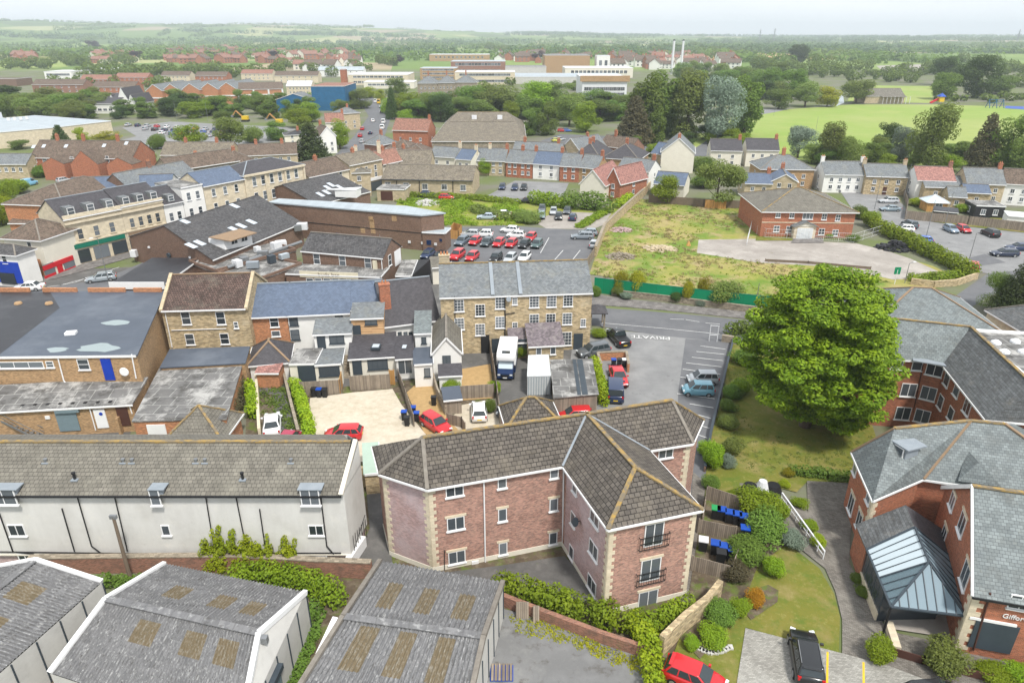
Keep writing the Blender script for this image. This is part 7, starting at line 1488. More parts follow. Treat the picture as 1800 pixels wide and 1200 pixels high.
for k, (x0, x1) in enumerate(((735, 770), (770, 800), (800, 838))): far('mansion_range', ['left', 'middle', 'right'][k] + ' range of the old grey stone mansion beyond the round trees', x0, x1 - 1, 172 - k, 9, 18, 13, 'hip', 'stone_grey', 'slate_grey', cat='mansion', wz=[3, 6], wn=4, chims=((.5, 3),))
far('school', 'dark slate roofed school with white gables by the supermarket trees', 118, 208, 200, 5, 30, 9, 'gable', 'render_white', 'slate_dark', cat='school', wz=[2], wn=8, ww=2); 
for k, (x, w_, z) in enumerate(((195, 13, 8.5), (210, 22, 12), (229, 13, 8.5))): far('school_gable', ['small left', 'tall middle', 'small right'][k] + ' white gable of the slate roofed school', x, x + w_, 197, 4.5, 20, z, 'gablex', 'render_white', 'slate_dark', cat='school')
for k, (x0, x1, yb, wm, tl, lab) in enumerate([(144, 200, 154, 'brick_red', 'tile_red', 'red roofed block left of the pair above the mill'), (205, 262, 150, 'brick_red', 'tile_red', 'second red roofed block above the mill'), (285, 335, 146, 'stone_cream', 'tile_brown', 'brown roofed block above the first mill gable'), (345, 400, 147, 'brick_red', 'tile_brown', 'brown roofed brick block above the third mill gable'), (425, 480, 142, 'stone_cream', 'tile_red', 'cream block with a pinkish roof above the mill range'), (484, 560, 146, 'stone_cream', 'tile_brown', 'wide cream block with a pale brown roof left of the tower'), (60, 150, 165, 'brick_old', 'tile_brown', 'brown brick block above the far left trees'), (165, 240, 170, 'brick_red', 'tile_brown', 'brick houses left of the red mill'), (505, 548, 168, 'stone_cream', 'metal_white', 'cream hall right of the red mill range'), (560, 640, 135, 'render_white', 'metal_roof', 'pale hall beyond the blue warehouse')]):
    far('apartment_range', lab, x0, x1, yb, 6, 12, 9, 'gable', wm, tl, wz=[2, 4.5], wn=6, sides=False)
B = far('sports_pavilion', 'cricket pavilion with a grey roof and an open verandah by the park', 1519, 1588, 182, 4.2, 14, 8, 'gable', 'stone_ashlar', 'tile_block', cat='pavilion'); m = MB()
for k in range(8): m.tube(B.at(10 + k * 2.3, -2, 0), B.at(10 + k * 2.3, -2, 4), .15, n=6)
B.part('verandah_posts', m, 'white_paint'); B.part('verandah_roof', MB().slab([B.at(9, -2.4, 3.8), B.at(B.L, -2.4, 3.8), B.at(B.L, 0, 4.6), B.at(9, 0, 4.6)], [[0, 1, 2, 3]]), 'tile_block')
# buildings along the road leading away
row([((640, 252), (668, 255), 'brick_old', 'slate_grey', 'slate roofed shop house at the near end of the road into town', dict(ze=6, zr=8.5, roof='hip')), ((690, 228), (752, 230), 'brick_red', 'tile_red', 'red brick house with two white dormers beside the road', dict(ze=6.5, zr=10, wn=3)), ((680, 260), (720, 262), 'render_white', 'tile_brown', 'white walled house with a brown hipped roof near the road', dict(roof='hip', ze=5)), ((706, 272), (752, 272), 'render_white', 'tile_brown', 'white walled brown roofed house left of the middle terrace', dict(roof='hip', ze=5, depth=12)), ((668, 278), (712, 278), 'render_white', 'slate_dark', 'slate roofed house with a brick chimney and blue dormer', dict(roof='hip', ze=5.5, chims=((.5, 2.2),))),
     ((572, 215), (605, 214), 'render_cream', 'tile_red', 'red roofed house on the left of the road into town', dict(ze=6, zr=9)), ((596, 200), (632, 198), 'stone_ashlar', 'slate_grey', 'slate roofed stone block at the bend of the road into town', dict(ze=7, zr=9, roof='hip')), ((562, 240), (590, 238), 'render_white', 'tile_brown', 'white gabled house under the bright green street tree', dict(ze=6, zr=9, roof='gablex')), ((520, 262), (545, 262), 'render_white', 'slate_grey', 'white gabled house left of the dark yew', dict(ze=5, zr=7.6, roof='gablex')), ((500, 238), (545, 236), 'render_cream', 'felt_black', 'small cream building with a black roof by the car park trees', dict(ze=4, zr=5, roof='hip'))])
# chimneys, pylons
for k, x in enumerate((1180, 1196)):
    P = G(x, 131); r = thing('factory_chimney', ('left' if not k else 'right') + ' one of the two slim white factory chimneys on the skyline', 'chimney', P[:]); MB().tube(P, P + Vector((0, 0, 32)), 1.3, 1.1, 14).build('stack', 'metal_white', r); MB().tube(P + Vector((0, 0, 32)), P + Vector((0, 0, 33.2)), 1.2, 1.1, 14).build('cap', 'grey_door', r)
for k, (x, y, h) in enumerate(((1334, 78, 58), (1359, 78, 62), (1786, 80, 55))):
    P = G(x, y); r = thing('pylon', ['leftmost lattice pylon on the hazy horizon', 'second lattice pylon on the hazy horizon', 'lattice pylon on the horizon near the right edge'][k], 'pylon', P[:]); m = MB(); s = 5
    for i in range(4):
        a = i * math.pi / 2 + .78; m.bar(P + Vector((math.cos(a) * s, math.sin(a) * s, 0)), P + Vector((math.cos(a) * .5, math.sin(a) * .5, h)), .8)
    for z in (.6, .75, .88): m.bar(P + Vector((-7, 0, h * z)), P + Vector((7, 0, h * z)), .8)
    m.build('lattice', 'steel', r)
# red roofed estates far away: individually placed little houses
def estate():
    rg = random.Random(11); proto = {}
    for ci, (wm, tl) in enumerate((('brick_red', 'tile_red'), ('brick_red', 'tile_brown'), ('render_cream', 'tile_red'), ('render_white', 'tile_brown'))):
        m = MB().prism([(-5, -4), (5, -4), (5, 4), (-5, 4)], 0, 5, top=False); m.face([(-5, 4, 5), (-5, -4, 5), (-5, 0, 8)]); m.face([(5, -4, 5), (5, 4, 5), (5, 0, 8)])
        q = MB().slab([(-5.2, -4.4, 4.9), (5.2, -4.4, 4.9), (5.2, 0, 8.2), (-5.2, 0, 8.2), (5.2, 4.4, 4.9), (-5.2, 4.4, 4.9)], [[0, 1, 2, 3], [3, 2, 4, 5]], .2)
        c = MB().box((3, .3, 8.6), (1, .8, 1.8)); w_ = MB()
        for x in (-3, 0, 3):
            for z in (1.6, 3.8): w_.box((x, -4.03, z), (1.1, .1, 1.1)); w_.box((x, 4.03, z), (1.1, .1, 1.1))
        L = []
        for nm, b, mt in (('wall', m, wm), ('roof', q, tl), ('chimney', c, 'brick_red'), ('windows', w_, 'glass')): o = b.build(nm, mt); L.append((nm, o.data)); bpy.data.objects.remove(o)
        proto[ci] = L
    zones = [((170, 236), (98, 112), 20, (0, 2), 'cluster at the upper left'), ((296, 440), (88, 112), 62, (0, 1), 'estate left of centre'), ((440, 620), (92, 112), 34, (0, 1, 2), 'rows left of the factory'), ((20, 60), (104, 112), 5, (0,), 'far left fields'),
             ((1080, 1290), (98, 125), 44, (0, 1, 3), 'estate round the factory chimneys'), ((860, 1080), (98, 112), 30, (1, 3), 'rows behind the tan hall'), ((530, 640), (112, 128), 12, (2, 3), 'rows near the office block'), ((1160, 1320), (103, 112), 10, (3, 2), 'rows before the brown field')]
    for (x0, x1), (ya, yb), n, cs_, g in zones:
        for k in range(n):
            px, py = rg.uniform(x0, x1), rg.uniform(ya, yb); P = G(px, py); ci = rg.choice(cs_); r = thing('house', ('small red roofed house in the ', 'small brown roofed brick house in the ', 'small cream walled house in the ', 'small white walled house in the ')[ci] + g, 'house', (P.x, P.y, 0), rg.choice((0, .3, 1.4, -.4, 1.2)), g)
            s = rg.uniform(1, 1.7); r.scale = (s * rg.uniform(1, 1.6), s, s * rg.uniform(.85, 1.1))
            for nm, d in proto[ci]:
                o = bpy.data.objects.new(nm, d); COL.objects.link(o); o.parent = r
estate()
# ================================================================== VEGETATION
def T(kind, mat, x, yb, yt, wpx, label, lod=1, group=None, **k):
    P = G(x, yb); d = ray(x, yt); h = CAMH + d.z * P.y / d.y; dep = P.y * CP + (CAMH) * SP; wd = wpx * dep / FPX
    return tree(kind, mat, label, x, yb, max(1.2, h), wd, lod=lod, group=group, **k)
def chestnut():
    P = G(1446, 742) + Vector((-2.3, -.9, 0)); rg = random.Random(4); B = []
    for i in range(300):
        while True:
            v = Vector((rg.gauss(0, 1), rg.gauss(0, 1), rg.gauss(0, 1))).normalized()
            if v.z > -.92: break
        r = rg.uniform(.74, 1.0); s = rg.uniform(.65, 1.25)
        wob = 1 + .07 * math.sin(v.x * 5) + .06 * math.cos(v.z * 6 + 1)
        B.append((v.x * 6.9 * r * wob, v.y * 7.6 * r * wob, 8.9 + v.z * 8.2 * r * wob, s * 1.3, s * 1.3, s * .55))
    for i in range(20): a = rg.uniform(0, 6.28); q = rg.uniform(0, 5); B.append((math.cos(a) * q, math.sin(a) * q, rg.uniform(5, 13), 2.2, 2.2, 1.6))
    r = thing('chestnut_tree', 'huge bright green horse chestnut standing on the lawn beside the red brick flats', 'tree', P[:])
    me = leafmesh('crown', B, 125000, .17, 'leaf_chestnut', 7, flat=.9); o = bpy.data.objects.new('crown', me); COL.objects.link(o); o.parent = r
    m = MB(); rg = random.Random(2); m.tube(P, P + Vector((.2, 0, 4.5)), .62, .45, 12, cap=False)
    for k in range(9):
        a = k * .7; e = P + Vector((math.cos(a) * rg.uniform(3, 5.5), math.sin(a) * rg.uniform(3, 5.5), rg.uniform(8, 12.5))); b_ = P + Vector((.2, 0, rg.uniform(3, 4.5))); mid = b_.lerp(e, .5) + Vector((0, 0, .8)); m.tube(b_, mid, .24, .16, 8, cap=False); m.tube(mid, e, .16, .05, 7, cap=False)
    m.build('trunk', 'bark', r, True)
chestnut()
# trees one can point to
for a in [('tall', 'leaf_mid', 1130, 245, 128, 62, 'left poplar of the tall dense group beside the lane'), ('tall', 'leaf_mid', 1165, 240, 122, 66, 'middle poplar of the tall dense group beside the lane'), ('tall', 'leaf_olive', 1205, 246, 126, 62, 'right poplar of the tall dense group beside the lane'),
          ('cone', 'leaf_brown', 1113, 254, 165, 62, 'brownish conifer standing in front of the poplars'), ('tall', 'leaf_mid', 1150, 252, 188, 34, 'slim green tree between the brown conifer and the white poplar'), ('round', 'leaf_silver', 1262, 252, 133, 80, 'large silvery white poplar behind the cream gabled house'), ('tall', 'leaf_mid', 1308, 238, 130, 50, 'green poplar on the right of the silvery one'),
          ('round', 'leaf_bright', 1030, 232, 178, 56, 'yellow green tree left of the brown conifer'), ('round', 'leaf_mid', 963, 238, 180, 46, 'dark round tree behind the lane cars'), ('round', 'leaf_bright', 897, 212, 177, 40, 'small bright round tree just above the great barn'), ('round', 'leaf_mid', 930, 238, 190, 44, 'round tree at the right end of the great barn'),
          ('round', 'leaf_olive', 1000, 222, 162, 60, 'broad olive tree behind the barn end'), ('round', 'leaf_bright', 940, 200, 138, 90, 'broad yellow green crown in the middle of the tree belt'), ('round', 'leaf_olive', 870, 205, 142, 80, 'broad olive crown above the barn ridge'), ('round', 'leaf_mid', 830, 205, 148, 60, 'mid green crown left of the barn ridge'), ('round', 'leaf_mid', 985, 192, 140, 60, 'rounded crown before the works roof'), ('round', 'leaf_dark', 775, 214, 163, 54, 'dark green tree left of the barn'),
          ('round', 'leaf_bright', 722, 208, 158, 48, 'yellow green tree beside the road into town'), ('cone', 'leaf_dark', 690, 210, 150, 22, 'slim dark conifer beside the road into town'), ('round', 'leaf_mid', 697, 175, 134, 42, 'round green tree before the old mansion'), ('round', 'leaf_bright', 712, 222, 190, 36, 'low bright tree behind the red house with dormers'), ('round', 'leaf_lime', 650, 172, 152, 30, 'pale lime street tree near the cream office block'), ('round', 'leaf_lime', 668, 176, 156, 22, 'small lime tree at the bend of the road'),
          ('round', 'leaf_mid', 1040, 168, 138, 44, 'tree in front of the works glazing'), ('round', 'leaf_mid', 1062, 200, 160, 40, 'round tree right of the curved works'), ('round', 'leaf_mid', 1390, 175, 118, 54, 'tree on the left bank of the river meadow'), ('round', 'leaf_gold', 1453, 188, 144, 44, 'yellow tree by the river bend'), ('round', 'leaf_olive', 1505, 182, 136, 60, 'willow right of the river'), ('round', 'leaf_mid', 1368, 192, 155, 52, 'dark round tree on the far edge of the park'), ('round', 'leaf_olive', 1415, 188, 140, 52, 'olive tree between the park and the river'), ('round', 'leaf_mid', 1340, 170, 116, 60, 'tall tree above the park car park'),
          ('tall', 'leaf_dark', 1400, 112, 76, 34, 'dark clump of tall trees standing above the meadows'), ('round', 'leaf_mid', 1660, 175, 125, 58, 'large dense green tree right of the pavilion'), ('round', 'leaf_dark', 1712, 172, 92, 78, 'huge dark tree behind the dense green one'), ('round', 'leaf_dark', 1655, 150, 97, 48, 'dark tree left of the huge one at the park edge'), ('round', 'leaf_mid', 1760, 165, 130, 70, 'broad tree by the playground'),
          ('round', 'leaf_silver', 1402, 278, 219, 56, 'silvery tree behind the semi-detached pair'), ('tall', 'leaf_olive', 1455, 290, 215, 44, 'thin airy tree left of the dark round park tree'), ('round', 'leaf_dark', 1554, 262, 212, 46, 'dark round tree at the near edge of the park'), ('round', 'leaf_silver', 1580, 285, 222, 46, 'pale green tree right of the dark round park tree'), ('round', 'leaf_olive', 1628, 298, 180, 84, 'big olive willow at the near edge of the park'), ('cone', 'leaf_brown', 1722, 296, 195, 52, 'brown conifer left of the green mass at the right edge'), ('round', 'leaf_mid', 1765, 300, 195, 80, 'large green tree left of the right edge above the terrace'), ('round', 'leaf_olive', 1800, 305, 225, 70, 'broad olive tree at the right edge above the terrace'),
          ('round', 'leaf_olive', 1490, 298, 240, 50, 'olive shrubby tree behind the white terrace house'), ('round', 'leaf_mid', 1450, 292, 262, 36, 'round green tree beside the slate semi roof'), ('round', 'leaf_bright', 1556, 298, 268, 40, 'bright green tree behind the stone house'), ('round', 'leaf_mid', 1530, 290, 248, 46, 'green tree behind the white house chimneys'), ('round', 'leaf_bright', 1668, 300, 270, 50, 'bright tree behind the mauve roof'), ('round', 'leaf_bright', 1606, 312, 290, 22, 'little bright tree between stone house and white house'),
          ('wide', 'leaf_olive', 1258, 362, 272, 106, 'wide spreading open tree at the back of the waste plot'), ('round', 'leaf_bright', 1168, 356, 304, 62, 'round bright green tree at the back left of the waste plot'), ('round', 'leaf_bright', 1148, 275, 250, 34, 'bright tree left of the big cream gable'), ('round', 'leaf_mid', 1118, 260, 238, 30, 'green tree behind the brown roofed cottage'),
          ('cone', 'leaf_conifer', 550, 290, 213, 62, 'dark yew standing above the high street roofs'), ('round', 'leaf_bright', 598, 262, 208, 40, 'bright green street tree leaning over the white houses'), ('cone', 'leaf_dark', 109, 256, 218, 30, 'dark conifer behind the red brick terrace'), ('round', 'leaf_lime', 148, 250, 222, 30, 'lime green tree behind the red brick terrace'), ('round', 'leaf_gold', 190, 250, 230, 50, 'flat yellow shrub tree behind the red brick terrace'), ('round', 'leaf_bright', 335, 262, 216, 56, 'bright green tree beside the car park wall'), ('round', 'leaf_olive', 408, 262, 200, 62, 'big olive tree beside the car park'), ('round', 'leaf_mid', 392, 220, 194, 34, 'green tree beyond the big olive one'), ('round', 'leaf_mid', 490, 246, 212, 50, 'green tree right of the car park digger'), ('round', 'leaf_bright', 525, 225, 188, 50, 'bright tree above the car park digger'), ('round', 'leaf_bright', 548, 215, 176, 46, 'bright tree left of the dark blue warehouse'),
          ('round', 'leaf_lime', 788, 292, 275, 34, 'lime bush tree before the cream terraced house'), ('round', 'leaf_bright', 852, 308, 278, 30, 'bright small tree by the stone range end'), ('round', 'leaf_bright', 868, 306, 290, 20, 'small bush tree right of the bright one by the stone range'), ('round', 'leaf_bright', 15, 355, 312, 50, 'lime green tree at the left edge behind the cottage'), ('round', 'leaf_lime', 5, 395, 335, 60, 'bright yellow green tree at the left edge'), ('round', 'leaf_mid', 38, 262, 246, 40, 'green tree between cottage and supermarket')]: T(*a)
# right edge conifers by the road
for a in [('round', 'leaf_mid', 1745, 545, 478, 58, 'round dark green tree by the road at the right edge'), ('cone', 'leaf_conifer', 1790, 560, 440, 90, 'big dark conifer at the right edge by the road')]: T(*a, lod=2)
# belts of trees, each tree its own object
FARB = []
def belt(n, x0, x1, yb0, yb1, hp, mats, group, seed, lod=0, kinds=('round', 'round', 'tall'), w=1.1):
    rg = random.Random(seed)
    for k in range(n):
        f = (k + rg.uniform(.2, .8)) / n; x = x0 + (x1 - x0) * f; yb = rg.uniform(yb0, yb1); h = rg.uniform(*hp)
        kd, mt = rg.choice(kinds), rg.choice(mats); wp_ = h * w * rg.uniform(.8, 1.3)
        if lod == 0: P = G(x, yb); s = h * .42 * P.y / FPX; FARB.append((P.x, P.y, s * 1.1, wp_ * .5 * P.y / FPX, wp_ * .5 * P.y / FPX, s)); continue
        T(kd, mt, x, yb, yb - h, wp_, ('slim ' if kd == 'tall' else 'rounded ') + mt[5:].replace('mid', 'mid green').replace('bright', 'bright green').replace('far', 'dull green') + ' tree at the ' + ('left of', 'middle of', 'right of')[int(f * 2.99)] + ' the ' + group, lod, group)
G1 = ('leaf_mid', 'leaf_mid', 'leaf_dark', 'leaf_olive', 'leaf_bright'); G2_ = ('leaf_mid', 'leaf_dark', 'leaf_far', 'leaf_far', 'leaf_olive')
belt(26, -10, 190, 190, 214, (26, 42), ('leaf_mid', 'leaf_dark', 'leaf_olive', 'leaf_mid', 'leaf_olive'), 'wood behind the supermarket', 1, 1)
belt(34, 200, 640, 186, 210, (24, 38), G1, 'belt before the brick mill', 2, 1)
belt(26, 140, 500, 130, 142, (16, 24), G2_, 'tree belt behind the red brick mill', 3); belt(16, 90, 300, 140, 160, (14, 22), G1, 'trees among the brick blocks at the upper left', 33)
belt(22, 0, 240, 104, 124, (12, 20), G2_, 'trees round the upper left fields', 4); belt(16, 480, 700, 108, 136, (12, 20), G2_ + ('leaf_purple',), 'trees between the estate and the office block', 5)
belt(10, 735, 1090, 150, 168, (12, 20), G1, 'small trees before the white works', 6); belt(34, 680, 1110, 190, 214, (28, 44), ('leaf_mid', 'leaf_olive', 'leaf_bright', 'leaf_mid'), 'belt behind the barn', 66, 1)
belt(26, 1195, 1380, 135, 178, (24, 38), ('leaf_mid', 'leaf_olive', 'leaf_mid', 'leaf_dark'), 'wood left of the park', 7, 1); belt(20, 1290, 1480, 120, 150, (16, 26), G2_, 'wood beyond the river', 8)
belt(22, 1480, 1640, 122, 146, (12, 22), G2_, 'scrubby trees in the river meadows', 9); belt(20, 1640, 1840, 110, 160, (16, 30), G2_, 'trees behind the playground', 10); belt(12, 1640, 1830, 172, 182, (10, 16), G2_, 'hedge trees on the far side of the park', 12)
belt(26, 1420, 1840, 268, 296, (20, 42), ('leaf_mid', 'leaf_olive', 'leaf_mid', 'leaf_bright'), 'thicket behind the right terrace', 13, 1); belt(10, 1205, 1330, 240, 262, (14, 30), G1, 'trees behind the cream houses', 14, 1)
belt(30, 850, 1300, 88, 98, (10, 15), ('leaf_far', 'leaf_mid'), 'wood beyond the factory', 15, w=1.5)
for k, (x, y) in enumerate(((481, 108), (241, 108), (165, 90), (698, 116), (946, 108), (790, 158))): T('round', 'leaf_purple', x, y, y - 22, 26, ['round dark copper beech above the mill range', 'small dark tree above the pale houses', 'dark copper tree in the upper left hedges', 'dark copper beech left of the red works', 'dark copper tree above the tan hall', 'dark tree by the old mansion'][k], 0)
# far countryside
def countryside():
    rg = random.Random(21); B = []; C_ = []
    for k in range(270):
        y = rg.uniform(980, 6500) if rg.random() < .7 else rg.uniform(980, 3000); x = rg.uniform(-.95, .95) * y; a = rg.choice((rg.gauss(0, .25), rg.gauss(1.4, .3))); L = rg.uniform(150, 600)
        for j in range(int(L / 16)):
            px, py = x + math.cos(a) * j * 16, y + math.sin(a) * j * 16
            if py > 950: s = rg.uniform(5, 10); B.append((px + rg.uniform(-3, 3), py + rg.uniform(-3, 3), hillz(px, py) + s * .6, s * 1.2, s * 1.2, s * .9))
    for k in range(60):
        y = rg.uniform(1500, 6800); x = rg.uniform(-.95, .95) * y; w_, d_ = rg.uniform(80, 420), rg.uniform(40, 140)
        if k in (0, 1, 2): y, x, w_, d_ = 1500 + k * 130, 60 + k * 350, 420, 60
        for j in range(int(w_ * d_ / 320)):
            px, py = x + rg.uniform(-w_, w_), y + rg.uniform(-d_, d_)
            s = rg.uniform(7, 12); C_.append((px, py, hillz(px, py) + s * .6, s * 1.1, s * 1.1, s))
    for nm, bl, q, mt, lab in (('hedgerows', B, 22, 'leaf_mid', 'far hedgerow trees dividing the hazy fields'), ('woodland', C_, 22, 'leaf_far', 'far woods fading into the haze on the low hills'), ('far_trees', FARB, 420, 'leaf_mid', 'small far trees among the outlying buildings and meadows')):
        me = leafmesh('foliage', bl, len(bl) * q, 3.6 if q < 99 else 1.1, mt, 5); o = bpy.data.objects.new(nm, me); COL.objects.link(o); o['kind'] = 'stuff'; o['label'] = lab
countryside()
def weeds(nm, lab, poly, n, s, mt, seed, size=.16):
    rg = random.Random(seed); P = [G2(p) for p in poly]; xs, ys = [p[0] for p in P], [p[1] for p in P]; B = []
    while len(B) < n:
        x, y = rg.uniform(min(xs), max(xs)), rg.uniform(min(ys), max(ys)); ins = False
        for i in range(len(P)):
            (x1, y1), (x2, y2) = P[i - 1], P[i]
            if (y1 > y) != (y2 > y) and x < (x2 - x1) * (y - y1) / (y2 - y1) + x1: ins = not ins
        if ins and math.sin(x * .5 + seed) + math.sin(y * .37 + x * .2) + rg.uniform(-1, 1) > 0: q = s * rg.uniform(.4, 1.3); B.append((x, y, q * .3, q, q, q * .5))
    me = leafmesh('foliage', B, n * 14, size, mt, seed); o = bpy.data.objects.new(nm, me); COL.objects.link(o); o['kind'] = 'stuff'; o['label'] = lab
weeds('weeds', 'yellowing weeds over the waste plot', [(1040, 484), (1066, 402), (1125, 352), (1318, 364), (1330, 395), (1225, 415), (1225, 446), (1470, 474), (1560, 496), (1340, 528)], 900, .3, 'leaf_bright', 1, .11)
weeds('dry_grass', 'dead straw coloured grass over the waste plot', [(1040, 484), (1066, 402), (1125, 352), (1318, 364), (1330, 395), (1225, 415), (1225, 446), (1470, 474), (1560, 496), (1340, 528)], 1300, .4, 'leaf_straw', 4, .12)
weeds('scrub', 'bright scrub over the overgrown plot', [(690, 352), (860, 350), (945, 360), (930, 392), (880, 397), (780, 396)], 900, .9, 'leaf_bright', 2, .22)
weeds('lawn_tufts', 'rough tufts in the lawn by the chestnut', [(1288, 608), (1500, 640), (1535, 765), (1490, 845), (1330, 845), (1255, 760)], 1400, .22, 'leaf_olive', 3, .07)
weeds('yard_weeds', 'weeds along the edges of the yard', [(884, 1075), (1000, 1105), (1140, 1165), (1130, 1195), (1010, 1135), (900, 1110)], 260, .28, 'leaf_gold', 6, .08)
weeds('garden_weeds', 'weeds among the back gardens', [(470, 670), (530, 690), (540, 770), (400, 770), (430, 680)], 300, .4, 'leaf_mid', 7, .12)
# ---- hedges, ivy and shrubs near the camera
hedge('thick ivy hedge spilling over the brick wall below the flats', [(892, 1040), (940, 1062), (1000, 1078), (1060, 1095), (1120, 1110)], 1.9, 1.8, 'leaf_bright', 'ivy_hedge', size=.13); hedge('bright ivy climbing the end of the low wall near the red car', [(1118, 1108), (1140, 1150), (1150, 1220)], 1.5, 1.8, 'leaf_lime', 'ivy_hedge', size=.12)
hedge('ivy on top of the curved rubble wall', [(1130, 1120), (1170, 1102), (1205, 1080)], 1.0, 1.9, 'leaf_bright', 'ivy_hedge', size=.11)
hedge('tall clipped hedge running along the right hand car park', [(1540, 404), (1580, 424), (1640, 454), (1700, 486)], 3.2, 2.6, 'leaf_bright', size=.22); hedge('low clipped hedge on the curved wall at the junction', [(1606, 494), (1650, 492), (1705, 484)], 2.4, 1.3, 'leaf_bright', size=.2)
hedge('lime green hedge along the left side of the gravel yard', [(521, 684), (530, 712), (540, 745), (546, 775)], 1.3, 1.6, 'leaf_lime', size=.13); hedge('ivy covered wall between the grey garage and the red cars', [(1043, 652), (1052, 680), (1060, 712)], 1.3, 2.1, 'leaf_lime', 'ivy_hedge', size=.14)
hedge('lime green climber on the wall left of the white saloon', [(441, 690), (446, 715), (444, 735)], 1.2, 1.8, 'leaf_lime', 'ivy_hedge', size=.14); hedge('brown leafless climber on the old stone wall', [(424, 690), (416, 720), (410, 745)], 1.6, 2.6, 'leaf_brown', 'climber', size=.1)
hedge('hedge behind the gravel parking beside the pink roofed house', [(942, 358), (965, 362), (1000, 366)], 4, 3.2, 'leaf_bright', size=.25); hedge('dark dense trees hiding the pink roofed house base', [(1005, 366), (1040, 368), (1062, 372)], 5, 4.2, 'leaf_mid', size=.3); hedge('lime hedge at the top of the stone wall by the waste plot', [(1092, 366), (1108, 356)], 3, 2.4, 'leaf_lime', size=.25)
hedge('clipped hedge along the lawn under the retirement block', [(1395, 834), (1440, 838), (1490, 846)], 1.1, 1.0, 'leaf_mid', size=.12); hedge('ivy clad brick wall behind the middle warehouse', [(430, 1022), (500, 1026), (556, 1040), (590, 1060)], 1.8, 1.7, 'leaf_bright', 'ivy_hedge', size=.13); hedge('weeds and ivy in the gap between the two warehouses', [(560, 1060), (548, 1120), (520, 1180), (505, 1240)], 1.2, .5, 'leaf_mid', 'weeds', size=.12); hedge('low shrubs behind the first warehouse', [(185, 1026), (225, 1030), (262, 1030)], 1.2, .9, 'leaf_mid', size=.12)
hedge('green hedge along the front of the narrow back yard', [(1286, 590), (1300, 585), (1330, 588)], 2.2, 1.8, 'leaf_mid', size=.2); hedge('flowering shrub bed under the green hoarding', [(1270, 533), (1300, 537), (1345, 542)], 2.6, 1.6, 'leaf_olive', 'shrub_bed', size=.18); hedge('rough hedge between the houses and the waste ground', [(840, 372), (880, 384), (935, 392)], 4, 1.6, 'leaf_olive', size=.25)
hedge('bramble bank beside the overgrown plot', [(720, 345), (790, 348), (850, 352), (905, 358)], 3.5, 1.2, 'leaf_bright', 'brambles', size=.22); hedge('weedy bank below the stone wall', [(1020, 400), (1045, 385), (1068, 372)], 2.4, 1, 'leaf_bright', 'brambles', size=.2)
